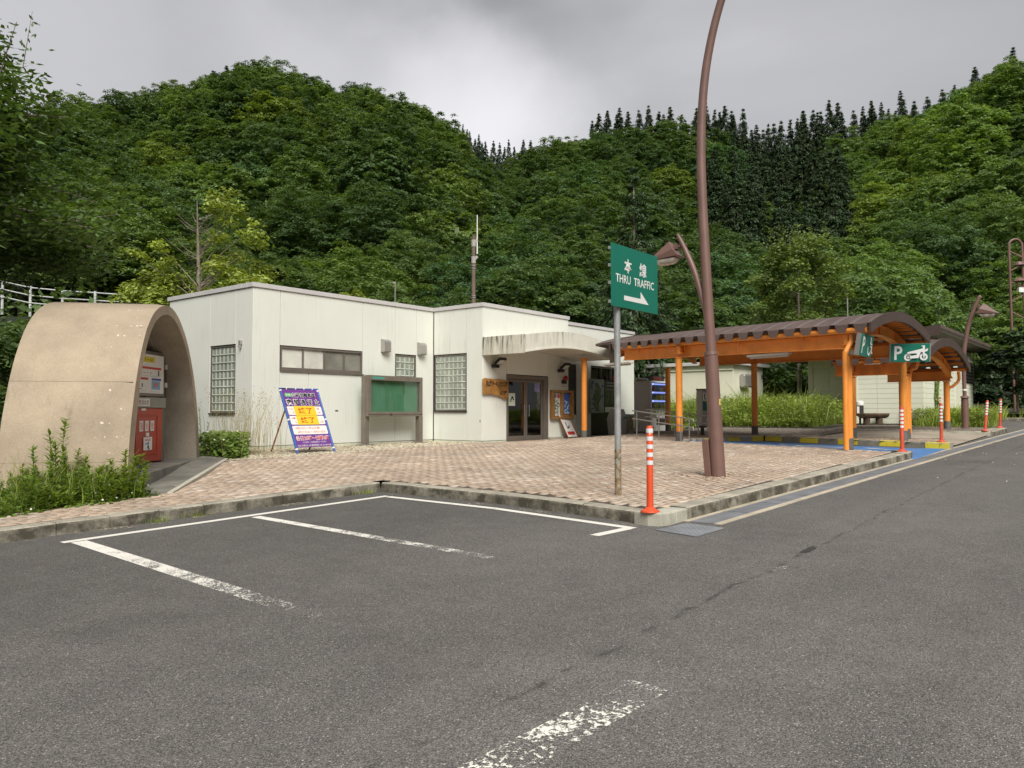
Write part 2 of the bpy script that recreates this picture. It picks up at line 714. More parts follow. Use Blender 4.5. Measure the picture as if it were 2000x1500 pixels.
def asphalt_mat():
    m_, nt, b_ = new_mat('asphalt')
    N, L = nt.nodes, nt.links
    ge = N.new('ShaderNodeNewGeometry')
    pos = ge.outputs['Position']

    def nz(scale, det=3, ro=0.6, dist=0):
        n_ = N.new('ShaderNodeTexNoise')
        n_.inputs['Scale'].default_value = scale
        n_.inputs['Detail'].default_value = det
        n_.inputs['Roughness'].default_value = ro
        n_.inputs['Distortion'].default_value = dist
        L.new(pos, n_.inputs['Vector'])
        return n_.outputs['Fac']

    def rng(f, a, b, c, d):
        k = N.new('ShaderNodeMapRange')
        k.inputs['From Min'].default_value = a
        k.inputs['From Max'].default_value = b
        k.inputs['To Min'].default_value = c
        k.inputs['To Max'].default_value = d
        L.new(f, k.inputs['Value'])
        return k.outputs['Result']

    def mth(op, a, b):
        k = N.new('ShaderNodeMath')
        k.operation = op
        for s_, v_ in zip(k.inputs, (a, b)):
            if isinstance(v_, (int, float)):
                s_.default_value = v_
            else:
                L.new(v_, s_)
        return k.outputs[0]
    vo = N.new('ShaderNodeTexVoronoi')
    vo.inputs['Scale'].default_value = 135
    L.new(pos, vo.inputs['Vector'])
    # every stone in the asphalt has a tone of its own, with a dark seam of bitumen round it
    sep = N.new('ShaderNodeSeparateColor')
    L.new(vo.outputs['Color'], sep.inputs['Color'])
    tone = rng(sep.outputs['Red'], 0, 1, 0.52, 1.48)
    seam = rng(vo.outputs['Distance'], 0.25, 0.75, 1.08, 0.55)
    big = rng(nz(0.32, 5, 0.55, 0.3), 0.3, 0.7, 0.86, 1.13)
    mid = rng(nz(2.6, 5, 0.6), 0.3, 0.7, 0.90, 1.10)
    f = mth('MULTIPLY', mth('MULTIPLY', tone, seam), mth('MULTIPLY', big, mid))
    hot = rng(sep.outputs['Green'], 0.975, 0.985, 0, 1)
    f = mth('ADD', f, mth('MULTIPLY', hot, 1.3))
    # wheel-polished lane towards the right, older and paler; the bay is newer and darker
    sp = N.new('ShaderNodeSeparateXYZ')
    L.new(pos, sp.inputs['Vector'])
    wob = rng(nz(0.8, 4), 0.3, 0.7, -0.12, 0.12)
    lane = rng(mth('ADD', sp.outputs['Y'], wob), 2.9, 3.1, 1.0, 0.93)
    f = mth('MULTIPLY', f, lane)
    # open seam between the two paving runs, and faint tyre-dark bands
    wob2 = rng(nz(1.7, 5), 0.3, 0.7, -0.05, 0.05)
    seam_d = mth('ABSOLUTE', mth('SUBTRACT', mth('ADD', sp.outputs['Y'], wob2), 2.62), 0)
    seam_m = mth('MULTIPLY', rng(seam_d, 0.0, 0.035, 1, 0), rng(nz(5.0, 4), 0.42, 0.62, 0, 1))
    f = mth('MULTIPLY', f, mth('SUBTRACT', 1.0, mth('MULTIPLY', seam_m, 0.6)))
    tyre = rng(mth('ABSOLUTE', mth('SUBTRACT', mth('ADD', sp.outputs['Y'], wob), 0.9), 0), 0.1, 0.55, 0.93, 1.0)
    f = mth('MULTIPLY', f, tyre)
    oil = rng(nz(0.55, 2, 0.5), 0.64, 0.74, 1.0, 0.80)
    f = mth('MULTIPLY', f, oil)
    bayd = rng(mth('ADD', sp.outputs['Y'], wob), 5.2, 7.0, 1.0, 0.80)
    f = mth('MULTIPLY', f, bayd)
    k = N.new('ShaderNodeMix')
    k.data_type = 'RGBA'
    k.blend_type = 'MULTIPLY'
    k.inputs[0].default_value = 1
    k.inputs[6].default_value = (0.190, 0.179, 0.165, 1)
    L.new(f, k.inputs[7])
    L.new(k.outputs[2], b_.inputs['Base Color'])
    b_.inputs['Roughness'].default_value = 0.82
    b_.inputs['Specular IOR Level'].default_value = 0.35
    bn = N.new('ShaderNodeBump')
    bn.inputs['Strength'].default_value = 0.55
    bn.inputs['Distance'].default_value = 0.012
    L.new(mth('SUBTRACT', tone, vo.outputs['Distance']), bn.inputs['Height'])
    L.new(bn.outputs['Normal'], b_.inputs['Normal'])
    return m_


TXT_N = [0]


def text(body, h, origin, xd, yd, m_, parent, name='lettering', width=None, align='CENTER', depth=0.002, bold=0.0, shear=0.0):
    """flat lettering as mesh; origin = middle of the line's box"""
    cu = bpy.data.curves.new('t', 'FONT')
    cu.body = body
    cu.resolution_u = 2
    cu.offset = bold
    cu.shear = shear
    to = bpy.data.objects.new('t', cu)
    COL.objects.link(to)
    dg = bpy.context.evaluated_depsgraph_get()
    me = bpy.data.meshes.new_from_object(to.evaluated_get(dg))
    bpy.data.objects.remove(to)
    bpy.data.curves.remove(cu)
    n = len(me.vertices)
    co = np.zeros(n * 3)
    me.vertices.foreach_get('co', co)
    co = co.reshape(-1, 3)
    mn, mxx = co.min(0), co.max(0)
    sy = h / max(mxx[1] - mn[1], 1e-6)
    sxx = sy if width is None else width / max(mxx[0] - mn[0], 1e-6)
    ox = {'CENTER': (mn[0] + mxx[0]) / 2, 'LEFT': mn[0], 'RIGHT': mxx[0]}[align]
    oy = (mn[1] + mxx[1]) / 2
    xd, yd = Vector(xd).normalized(), Vector(yd).normalized()
    nd = xd.cross(yd)
    Mi = MATX[parent.name].inverted()
    o3 = Vector(origin) + nd * depth
    A = np.array([xd * sxx, yd * sy]).reshape(2, 3)
    pts = (co[:, :2] - np.array([ox, oy])) @ A + np.array(o3)
    M4 = np.array(Mi)
    pts = pts @ M4[:3, :3].T + M4[:3, 3]
    me.vertices.foreach_set('co', pts.astype(np.float32).ravel())
    me.materials.clear()
    me.materials.append(m_)
    me.update()
    me.name = name
    o = bpy.data.objects.new(name, me)
    COL.objects.link(o)
    o.parent = parent
    MATX[o.name] = MATX[parent.name]
    return o


def plate(mb, c, xd, yd, w, h, off=0.0, mi=0, th=0.0):
    """rectangle centred at c in the plane (xd, yd), lifted by off along the normal"""
    xd, yd = Vector(xd).normalized(), Vector(yd).normalized()
    nd = xd.cross(yd)
    c = Vector(c) + nd * off
    if th:
        return mb.obox(c - xd * w / 2 - yd * h / 2 - nd * th, xd * w, yd * h, nd * th, mi)
    return mb.quad(c - xd * w / 2 - yd * h / 2, c + xd * w / 2 - yd * h / 2, c + xd * w / 2 + yd * h / 2, c - xd * w / 2 + yd * h / 2, mi)


def np_mesh(name, V, F, mats, tint=None, mi=None, smooth=False):
    """quads from numpy"""
    me = bpy.data.meshes.new(name)
    nv, nf = len(V), len(F)
    k = F.shape[1]
    me.vertices.add(nv)
    me.vertices.foreach_set('co', np.ascontiguousarray(V, np.float32).ravel())
    me.loops.add(nf * k)
    me.loops.foreach_set('vertex_index', np.ascontiguousarray(F, np.int32).ravel())
    me.polygons.add(nf)
    me.polygons.foreach_set('loop_start', np.arange(nf, dtype=np.int32) * k)
    me.polygons.foreach_set('loop_total', np.full(nf, k, np.int32))
    for m_ in bl(mats):
        me.materials.append(m_)
    if mi is not None:
        me.polygons.foreach_set('material_index', np.ascontiguousarray(mi, np.int32))
    if smooth:
        me.polygons.foreach_set('use_smooth', np.ones(nf, bool))
    if tint is not None:
        at_ = me.attributes.new('tint', 'FLOAT', 'FACE')
        at_.data.foreach_set('value', np.ascontiguousarray(tint, np.float32))
    me.update(calc_edges=True)
    me.validate()
    return me


def np_obj(name, V, F, mats, parent=None, kind=None, **k):
    o = bpy.data.objects.new(name, np_mesh(name, V, F, mats, **k))
    COL.objects.link(o)
    MATX[o.name] = Matrix.Identity(4)
    if parent is not None:
        o.parent = parent
    if kind:
        o['kind'] = kind
    return o
# ------------------------------------------------------------------ material set
M_asph = asphalt_mat()
M_paver = tinted('pavers', [(0.425, 0.325, 0.245), (0.445, 0.342, 0.258), (0.46, 0.354, 0.268), (0.46, 0.372, 0.29), (0.56, 0.465, 0.375)], fine=0.12, fs=90)
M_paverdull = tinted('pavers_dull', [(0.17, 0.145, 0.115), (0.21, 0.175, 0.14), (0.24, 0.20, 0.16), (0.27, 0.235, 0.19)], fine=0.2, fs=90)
M_sand = mat('joint_sand', (0.075, 0.06, 0.045), 0.95, var=0.4, vs=6)
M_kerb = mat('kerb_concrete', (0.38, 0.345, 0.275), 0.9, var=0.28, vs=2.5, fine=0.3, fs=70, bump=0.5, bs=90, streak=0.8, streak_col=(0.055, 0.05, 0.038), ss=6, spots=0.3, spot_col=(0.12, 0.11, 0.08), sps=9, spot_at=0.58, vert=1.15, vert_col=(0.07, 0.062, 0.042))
M_kerbnew = mat('kerb_concrete_new', (0.46, 0.44, 0.36), 0.85, var=0.12, vs=4, fine=0.15, fs=60, bump=0.3, streak=0.4, streak_col=(.2, .18, .13), vert=0.25, vert_col=(.2, .18, .14))
M_conc = mat('concrete_slab', (0.19, 0.178, 0.15), 0.9, var=0.3, vs=1.6, fine=0.25, fs=60, bump=0.3, spots=0.5, spot_col=(0.4, 0.36, 0.29), sps=2.0)
M_beige = mat('concrete_beige', (0.46, 0.40, 0.30), 0.9, var=0.2, vs=2, fine=0.2, fs=60, bump=0.3)
M_plainwalk = mat('walk_concrete', (0.36, 0.31, 0.24), 0.9, var=0.22, vs=0.9, fine=0.18, fs=50, bump=0.3)
M_steelgrate = mat('galvanised_grate', (0.30, 0.31, 0.33), 0.5, var=0.2, vs=3, metal=0.5)
M_blue = mat('blue_bay_paint', (0.075, 0.20, 0.44), 0.7, var=0.16, vs=1.4, fine=0.22, fs=70, spots=0.6, spot_col=(0.03, 0.06, 0.10), sps=3.2, spot_at=0.66)
M_yellow = worn_paint('yellow_kerb_paint', (0.78, 0.64, 0.05), cover=0.74, scale=7)
M_white = mat('white_paint', (0.78, 0.77, 0.73), 0.6)
M_line = worn_paint('line_paint', (0.74, 0.71, 0.64), cover=0.82, scale=40)
M_line_a = worn_paint('line_paint_fading', (0.74, 0.71, 0.64), cover=0.5, scale=55, fade=('Y', 9.5, 4.8, 0.16, -0.09))
M_line_c = worn_paint('line_paint_rubbed', (0.80, 0.78, 0.69), cover=0.50, scale=34, fade=('X', 1.8, 3.8, 0.06, -0.10))
M_dust = worn_paint('sand_dust', (0.42, 0.36, 0.27), cover=0.30, scale=18)
M_mortar = mat('mortar', (0.45, 0.44, 0.40), 0.9)
M_dark = mat('dark_void', (0.015, 0.015, 0.015), 0.9)
M_grnd = mat('soil', (0.05, 0.045, 0.03), 0.95, var=0.4, vs=1.2)
M_hill = mat('forest_floor', (0.018, 0.028, 0.010), 0.95, var=0.5, vs=0.2)
M_black = mat('black_paint', (0.012, 0.012, 0.012), 0.5)
M_red = mat('red_letter', (0.55, 0.03, 0.02), 0.5)

# ------------------------------------------------------------------ ground, road
gm = MB()
gm.quad((-1600, -1600, -1.4), (1600, -1600, -1.4), (1600, 1600, -1.4), (-1600, 1600, -1.4))
gm.build('ground', M_grnd, kind='structure')


def sheet(name, us, vs, zf, mats, keep=None, kind='structure'):
    U, V_ = np.meshgrid(us, vs, indexing='ij')
    Z = zf(U, V_)
    V3 = np.stack([U, V_, Z], -1).reshape(-1, 3)
    nu, nv = len(us), len(vs)
    I = np.arange(nu * nv).reshape(nu, nv)
    F = np.stack([I[:-1, :-1], I[1:, :-1], I[1:, 1:], I[:-1, 1:]], -1).reshape(-1, 4)
    if keep is not None:
        cu = (us[:-1, None] + us[1:, None]) / 2 + 0 * vs[None, :-1]
        cv = (vs[None, :-1] + vs[None, 1:]) / 2 + 0 * us[:-1, None]
        F = F[keep(cu, cv).reshape(-1)]
    return np_obj(name, V3, F, mats, kind=kind, smooth=True)


def kl(u):                                   # face of the road-side kerb
    return 4.45 - 0.034 * (u - 8.3)


def fk(v):                                   # face of the kerb at the head of the bay
    return np.where(v > 7.1, 8.70 + (v - 7.1) * 0.034, 8.25 + (v - 4.5) * 0.173)


def lk(u):                                   # face of the left kerb
    return 10.20 - 0.036 * (u - 3.3)


sheet('road', np.concatenate([np.arange(-40, 60, 2.0), [60.0]]), np.concatenate([np.arange(-40, 14.1, 2.0)]), lambda u, v: g(u), M_asph)

# ------------------------------------------------------------------ parking bay outline of the blue space


def BL(v):
    return 18.97 + 0.31 * (v - 4.3)


def BR(v):
    return 22.35 + 0.29 * (v - 3.95)


BACK0, BACK1 = (23.9, 9.3), (20.75, 11.1)


def in_bay(u, v):
    back = 9.3 + (u - 23.9) * (11.1 - 9.3) / (20.75 - 23.9)
    return (u > BL(v)) & (u < BR(v)) & (v < back)


def in_platform(u, v):
    left = (u <= fk(v) + 0.26) & (v > lk(u) + 0.27) & (v < 12.0 + (u - 5.7) * 0.0 + np.where(u > 5.6, (u - 5.6) * 1.26, (u - 5.6) * 0.15)) & (u > -6)
    plaza = (u > fk(v) + 0.26) & (v > kl(u) + 0.26) & (u < BL(v))
    isl = (u >= BL(v)) & (v > np.where(u < 24.6, 9.0, 7.9)) & (u < 30.6)
    walk = (u >= BR(v) + 0.0) & (u < 24.4) & (v > 4.35)
    far = (u > 28.9) & (v > 4.3) & (u < 33.5) & (v < 9.4)
    ok = left | plaza | isl | walk | far
    ok &= ~in_bay(u, v)
    # the gravel strip and the building
    ok &= ~((v > 15.45 + 0.0 * u) & (u < 12.8)) & ~((v > 15.5 + (u - 12.8) * 0.19) & (u >= 12.8) & (u < 18.6))
    ok &= ~((v > 16.28) & (u >= 18.6) & (u < 23.35)) & ~((v > 17.0) & (u >= 23.3))
    # slab before the shelter
    s_ = (u - 5.75) * 0.64 + (v - 12.1) * 0.768
    n_ = (u - 5.75) * 0.768 - (v - 12.1) * 0.64
    ok &= ~((s_ > -0.3) & (s_ < 5.9) & (n_ < 0.22) & (n_ > -4))
    # long grass
    ok &= ~((u > 29.6) & (v > 9.6)) & ~((u > 28.9) & (v > 4.3 + (u - 31.0) * 1.55 + 0.2) & (u > 31.0) & (v > 4.2) & (v < 5.5)) 
    return ok


US = np.arange(-6, 34, 0.1)
VS = np.arange(4.0, 17.5, 0.1)
sheet('pavement', US, VS, lambda u, v: P(u, v) - 0.012, M_sand, keep=in_platform)

# pavers: real blocks; the 300 that show largest are objects of their own
pu, pv = 0.225, 0.1125
rows = np.arange(4.3, 17.3, pv)
cells = []
for i, v0 in enumerate(rows):
    us_ = np.arange(-5.5, 33.4, pu) + (i % 2) * pu / 2 + 0.03 * math.sin(i * 1.7)
    cells.append(np.stack([us_, np.full_like(us_, v0)], 1))
cells = np.concatenate(cells)
cu_, cv_ = cells[:, 0], cells[:, 1]
ok = np.ones(len(cells), bool)
for du in (-pu / 2, pu / 2):
    for dv in (-pv / 2, pv / 2):
        ok &= in_platform(cu_ + du, cv_ + dv)
cells = cells[ok]
rel = cells - 0.0
dep = rel[:, 0] * FW.x + rel[:, 1] * FW.y
lat = rel[:, 0] * RT.x + rel[:, 1] * RT.y
inview = (dep > 1) & (np.abs(lat / np.maximum(dep, .1)) < 0.66)
order = np.argsort(np.where(inview, dep, 1e9))
near = order[:300]
rest = order[300:]
kr = RNG.random(len(cells))
patch = np.array([0.5 + 0.5 * math.sin(c[0] * 1.1 + 2 * math.sin(c[1] * 0.9)) for c in cells])
tint = np.clip(0.38 * patch + 0.62 * kr * kr + 0.1, 0, 1)
tint[RNG.random(len(cells)) < 0.11] = 1.0
tint[RNG.random(len(cells)) < 0.08] = 0.0


def paver_geo(idx, gap=0.0028):
    c = cells[idx]
    n = len(c)
    hx, hy = pu / 2 - gap, pv / 2 - gap
    V = np.zeros((n, 8, 3))
    tx = RNG.normal(0, 0.0026, n)
    ty = RNG.normal(0, 0.0020, n)
    dz = RNG.normal(0, 0.0012, n)
    for k, (a, b) in enumerate(((-1, -1), (1, -1), (1, 1), (-1, 1))):
        for lay in (0, 1):
            ins = 0.0 if lay == 0 else 0.004
            u_ = c[:, 0] + a * (hx - ins)
            v_ = c[:, 1] + b * (hy - ins)
            V[:, lay * 4 + k, 0] = u_
            V[:, lay * 4 + k, 1] = v_
            V[:, lay * 4 + k, 2] = P(u_, v_) + (dz + tx * a + ty * b if lay else -0.02)
    F1 = np.array([(4, 5, 6, 7), (0, 1, 5, 4), (1, 2, 6, 5), (2, 3, 7, 6), (3, 0, 4, 7)])
    F = (F1[None] + (np.arange(n) * 8)[:, None, None]).reshape(-1, 4)
    return V.reshape(-1, 3), F, np.repeat(tint[idx], 5)


paving = structure('paving')
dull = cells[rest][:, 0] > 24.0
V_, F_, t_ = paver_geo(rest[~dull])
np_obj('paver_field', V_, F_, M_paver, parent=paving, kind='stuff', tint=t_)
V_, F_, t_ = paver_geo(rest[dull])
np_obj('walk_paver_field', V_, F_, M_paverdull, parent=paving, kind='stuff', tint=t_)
pm = []
for k in range(10):
    hx, hy = pu / 2 - 0.0028, pv / 2 - 0.0028
    V8 = np.array([(a * (hx - i_), b * (hy - i_), z_) for z_, i_ in ((-0.02, 0), (0.0, 0.004)) for a, b in ((-1, -1), (1, -1), (1, 1), (-1, 1))])
    F5 = np.array([(4, 5, 6, 7), (0, 1, 5, 4), (1, 2, 6, 5), (2, 3, 7, 6), (3, 0, 4, 7)])
    pm.append(np_mesh('paver', V8, F5, M_paver, tint=np.full(5, k / 9.0)))
for i in near:
    u_, v_ = cells[i]
    inst(pm[int(round(tint[i] * 9))], 'paver', (u_, v_, float(P(u_, v_)) + random.gauss(0, 0.0012)), paving,
         (random.gauss(0, 0.05), -0.032 + random.gauss(0, 0.03), random.gauss(0, 0.012)))

# moto bay and gutter strips
sheet('motorcycle_bay', np.arange(23.5, 29.3, 0.4), np.arange(4.0, 8.4, 0.4), lambda u, v: np.minimum(P(u, v) - 0.03, g(u) + 0.03 + sstep(4.0, 6.0, v) * 0.09), M_plainwalk,
      keep=lambda u, v: (u > BR(v) + 0.2))


def bay_z(u, v):
    t = np.clip((u - BL(v)) / (BR(v) - BL(v)), 0, 1)
    z = (P(u, v) - 0.016) * (1 - t) + (P(u, v) - 0.165) * t
    s_ = 1 - sstep(4.1, 5.2, v)
    return z * (1 - s_) + (g(u) + 0.006) * s_


bm_ = MB()
nv_ = 24
vv = np.linspace(3.98, 11.0, nv_)
for j in range(nv_ - 1):
    for i in range(8):
        q = []
        for (a, b) in ((i, j), (i + 1, j), (i + 1, j + 1), (i, j + 1)):
            v_ = vv[b]
            u_ = BL(v_) - 0.02 + (BR(v_) - BL(v_) + 0.04) * a / 8
            back = 9.3 + (u_ - 23.9) * (11.1 - 9.3) / (20.75 - 23.9)
            v2 = min(v_, back)
            q.append((u_, v2, float(bay_z(u_, v2))))
        bm_.quad(*q)
bm_.build('blue_bay', M_blue, kind='structure')
# white edge line and wheelchair marking on the blue bay
wm = MB()
for j in range(20):
    a, b = 4.2 + j * 0.33, 4.2 + (j + 1) * 0.33
    q = []
    for v_, o in ((a, 0.05), (a, 0.17), (b, 0.17), (b, 0.05)):
        u_ = BL(v_) + o
        q.append((u_, v_, float(bay_z(u_, v_)) + 0.006))
    wm.quad(*q)
wm.build('bay_edge_line', M_line, kind='structure')
sym = MB()
for k in range(28):
    a0, a1 = 0.2 + k * 0.17, 0.2 + (k + 1) * 0.17
    q = []
    for a, r_ in ((a0, 0.42), (a0, 0.55), (a1, 0.55), (a1, 0.42)):
        u_, v_ = 20.75 + r_ * math.cos(a), 6.5 + r_ * 1.35 * math.sin(a)
        q.append((u_, v_, float(bay_z(u_, v_)) + 0.006))
    sym.quad(*q)
for (u0, v0, u1, v1, w_) in ((20.5, 5.75, 20.9, 7.6, 0.12), (20.9, 7.6, 21.4, 7.9, 0.12), (20.55, 4.9, 20.8, 5.5, 0.22)):
    d_ = Vector((u1 - u0, v1 - v0, 0)).normalized()
    s_ = Vector((-d_.y, d_.x, 0)) * w_ / 2
    q = []
    for p_ in (Vector((u0, v0, 0)) - s_, Vector((u1, v1, 0)) - s_, Vector((u1, v1, 0)) + s_, Vector((u0, v0, 0)) + s_):
        q.append((p_.x, p_.y, float(bay_z(p_.x, p_.y)) + 0.011))
    sym.quad(*q)
sym.build('bay_wheelchair_marking', M_line, kind='structure')

# ------------------------------------------------------------------ kerbs, stone by stone


def kerb_run(parent, pts, inward, seg=0.6, w=0.25, mats=None, zt=None, yellow=None, depth=0.35, first=0.0):
    """kerb stones along a polyline of face points; inward(p, d) gives the side away from the road"""
    L_ = [0.0]
    for a, b in zip(pts[:-1], pts[1:]):
        L_.append(L_[-1] + math.hypot(b[0] - a[0], b[1] - a[1]))

    def pos(s_):
        s_ = min(max(s_, 0), L_[-1])
        for i in range(len(pts) - 1):
            if s_ <= L_[i + 1] + 1e-9:
                t = (s_ - L_[i]) / (L_[i + 1] - L_[i])
                return Vector((pts[i][0] + (pts[i + 1][0] - pts[i][0]) * t, pts[i][1] + (pts[i + 1][1] - pts[i][1]) * t, 0))
    n = max(1, int(round(L_[-1] / seg)))
    st = L_[-1] / n
    for i in range(n):
        a, b = pos(i * st + 0.004), pos((i + 1) * st - 0.004)
        d_ = (b - a).normalized()
        inn = Vector((-d_.y, d_.x, 0)) * inward
        j = random.gauss(0, 0.003)
        mbk = MB()
        za = (zt(a.x, a.y) if zt else float(g(a.x)) + 0.15) + random.gauss(0, 0.002)
        zb = (zt(b.x, b.y) if zt else float(g(b.x)) + 0.15) + random.gauss(0, 0.002)
        prof = [(0.0, -depth), (0.0 + 0.006, -0.035), (0.012, -0.014), (0.034, 0.0), (w, 0.0), (w, -depth)]
        pa = [a + inn * (x + j) + Vector((0, 0, za + z)) for x, z in prof]
        pb = [b + inn * (x + j) + Vector((0, 0, zb + z)) for x, z in prof]
        k = len(prof)
        mbk.add(pa + pb, [tuple(range(k))[::-1], tuple(range(k, 2 * k))] + [(q, (q + 1) % k, (q + 1) % k + k, q + k) for q in range(k)])
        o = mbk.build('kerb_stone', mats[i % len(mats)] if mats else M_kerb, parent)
        if yellow and yellow(i):
            yb = MB()
            h0 = -0.15
            yb.add([a - inn * (0.003 - j) + Vector((0, 0, za + h0)), b - inn * (0.003 - j) + Vector((0, 0, zb + h0)),
                    b + inn * (0.004 + j) + Vector((0, 0, zb - 0.03)), a + inn * (0.004 + j) + Vector((0, 0, za - 0.03)),
                    b + inn * (0.034 + j) + Vector((0, 0, zb + 0.004)), a + inn * (0.034 + j) + Vector((0, 0, za + 0.004)),
                    b + inn * (w * 0.9 + j) + Vector((0, 0, zb + 0.004)), a + inn * (w * 0.9 + j) + Vector((0, 0, za + 0.004))],
                   [(0, 1, 2, 3), (3, 2, 4, 5), (5, 4, 6, 7)])
            yp = yb.build('yellow_paint', M_yellow, parent)
            yp.parent = o


M_islk = mat('island_kerb_concrete', (0.27, 0.25, 0.20), 0.9, var=0.25, vs=3, fine=0.2, fs=60, bump=0.3)
kerb = structure('kerb')
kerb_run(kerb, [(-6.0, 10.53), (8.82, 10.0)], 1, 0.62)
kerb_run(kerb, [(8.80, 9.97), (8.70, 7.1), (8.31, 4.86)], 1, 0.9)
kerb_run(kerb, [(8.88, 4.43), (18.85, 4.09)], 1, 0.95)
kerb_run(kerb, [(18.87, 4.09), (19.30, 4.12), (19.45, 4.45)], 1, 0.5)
# corner stones, newer and paler
ck = MB()
zc = float(g(8.4)) + 0.152
ck.prism([(8.27, 4.84, zc - 0.4), (8.225, 4.62, zc - 0.4), (8.27, 4.475, zc - 0.4), (8.40, 4.425, zc - 0.4), (8.555, 4.42, zc - 0.4), (8.56, 4.84, zc - 0.4)], (0, 0, 0.4))
ck.build('kerb_stone', M_kerbnew, kerb, bevel=0.02)
ck = MB()
ck.box(8.565, 8.875, 4.425, 4.69, zc - 0.4, zc + 0.004)
ck.build('kerb_stone', M_kerbnew, kerb, bevel=0.02)
# island kerb with yellow blocks round the blue bay
island_kerb = structure('island_kerb')
kz = lambda u, v: float(P(u, v)) + 0.005
kerb_run(island_kerb, [(22.32, 3.92), (BR(9.2), 9.28)], -1, 0.62, w=0.2, zt=kz, yellow=lambda i: i % 2 == 0, mats=[M_islk])
kerb_run(island_kerb, [(BR(9.2), 9.32), (20.8, 11.05)], -1, 0.42, w=0.2, zt=kz, yellow=lambda i: i in (0, 2, 4), mats=[M_kerbnew])
island_kerb2 = structure('island_kerb')
kerb_run(island_kerb2, [(28.9, 3.92), (28.9, 8.1)], -1, 1.0, w=0.22, mats=[M_kerbnew])
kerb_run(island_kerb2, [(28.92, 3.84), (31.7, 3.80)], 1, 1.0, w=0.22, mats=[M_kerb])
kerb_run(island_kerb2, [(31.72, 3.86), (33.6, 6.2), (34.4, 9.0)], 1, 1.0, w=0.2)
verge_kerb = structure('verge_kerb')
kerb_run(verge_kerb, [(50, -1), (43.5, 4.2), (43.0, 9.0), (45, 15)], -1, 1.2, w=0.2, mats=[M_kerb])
sheet('island_top', np.arange(28.95, 34.4, 0.25), np.arange(3.9, 9.0, 0.25), lambda u, v: P(u, v) - 0.012, M_plainwalk,
      keep=lambda u, v: (u < 31.75 + 0.82 * np.maximum(v - 3.9, 0)) & (v < 9))
sheet('island_strip', np.arange(22.3, 25.6, 0.1), np.arange(4.1, 9.4, 0.1), lambda u, v: P(u, v) - 0.002, M_plainwalk,
      keep=lambda u, v: (u > BR(v) + 0.12) & (u < BR(v) + 1.15))

# drain along the kerb: concrete rims and one-metre grates
drain = structure('drain')
for (o0, o1, m_, nm, dz) in ((-0.085, -0.005, M_beige, 'drain_rim', 0.006), (-0.50, -0.41, M_beige, 'drain_rim', 0.008)):
    for k in range(26):
        a = 8.75 + k * 1.0
        b = a + 0.992
        mbk = MB()
        q = [(u_, kl(u_) + o, float(g(u_)) + dz) for u_, o in ((a, o0), (b, o0 + random.gauss(0, .006)), (b, o1), (a, o1))]
        mbk.prism(q, (0, 0, -0.05))
        mbk.build(nm, m_, drain)
for k in range(26):
    a = 8.75 + k * 1.0
    mbk = MB()
    for j in range(9):
        o0 = -0.408 + j * 0.0355
        q = [(u_, kl(u_) + o, float(g(u_)) + 0.005 + random.gauss(0, .0005)) for u_, o in ((a + .01, o0), (a + .985, o0), (a + .985, o0 + 0.026), (a + .01, o0 + 0.026))]
        mbk.prism(q, (0, 0, -0.03))
    for e_ in (0.0, 0.24, 0.49, 0.74, 0.965):
        q = [(a + e_ + d_, kl(a) + o, float(g(a + e_)) + 0.0035) for d_, o in ((0.01, -0.408), (0.03, -0.408), (0.03, -0.088), (0.01, -0.088))]
        mbk.prism(q, (0, 0, -0.03))
    mbk.build('drain_grate', M_steelgrate, drain)
ml = MB()
c4 = [(7.86, 3.83), (8.53, 3.79), (8.60, 4.30), (8.00, 4.40)]
ml.prism([(u_, v_, float(g(u_)) + 0.004) for u_, v_ in c4], (0, 0, 0.006))
cover = ml.build('manhole_cover', M_steelgrate)
tag(cover, 'grey chequered steel cover plate in the asphalt at the kerb corner', 'manhole cover')
tr_ = MB()
for i in range(16):
    for j in range(13):
        s_, t_ = (i + 0.5) / 16, (j + 0.5) / 13
        u_ = (c4[0][0] * (1 - s_) + c4[1][0] * s_) * (1 - t_) + (c4[3][0] * (1 - s_) + c4[2][0] * s_) * t_
        v_ = (c4[0][1] * (1 - s_) + c4[1][1] * s_) * (1 - t_) + (c4[3][1] * (1 - s_) + c4[2][1] * s_) * t_
        a = (1 if (i + j) % 2 else -1) * 0.8
        d_ = Vector((math.cos(a), math.sin(a), 0))
        z_ = float(g(u_)) + 0.0102
        tr_.obox(Vector((u_, v_, z_)) - d_ * 0.014 - Vector((-d_.y, d_.x, 0)) * 0.004, d_ * 0.028, Vector((-d_.y, d_.x, 0)) * 0.008, (0, 0, 0.003))
tr_.build('tread_pattern', M_steelgrate, cover, kind='stuff')

# ------------------------------------------------------------------ painted lines on the asphalt


def stripe(name, pts, w, m_, dz=0.004):
    mbk = MB()
    for a, b in zip(pts[:-1], pts[1:]):
        n_ = max(1, int(math.hypot(b[0] - a[0], b[1] - a[1]) / 0.5))
        d_ = Vector((b[0] - a[0], b[1] - a[1], 0)).normalized()
        s_ = Vector((-d_.y, d_.x, 0)) * w / 2
        for i in range(n_):
            p0 = Vector((a[0] + (b[0] - a[0]) * i / n_, a[1] + (b[1] - a[1]) * i / n_, 0))
            p1 = Vector((a[0] + (b[0] - a[0]) * (i + 1) / n_, a[1] + (b[1] - a[1]) * (i + 1) / n_, 0))
            q = [p0 - s_, p1 - s_, p1 + s_, p0 + s_]
            mbk.quad(*[(p.x, p.y, float(g(p.x)) + dz) for p in q])
    return mbk.build(name, m_, kind='structure')


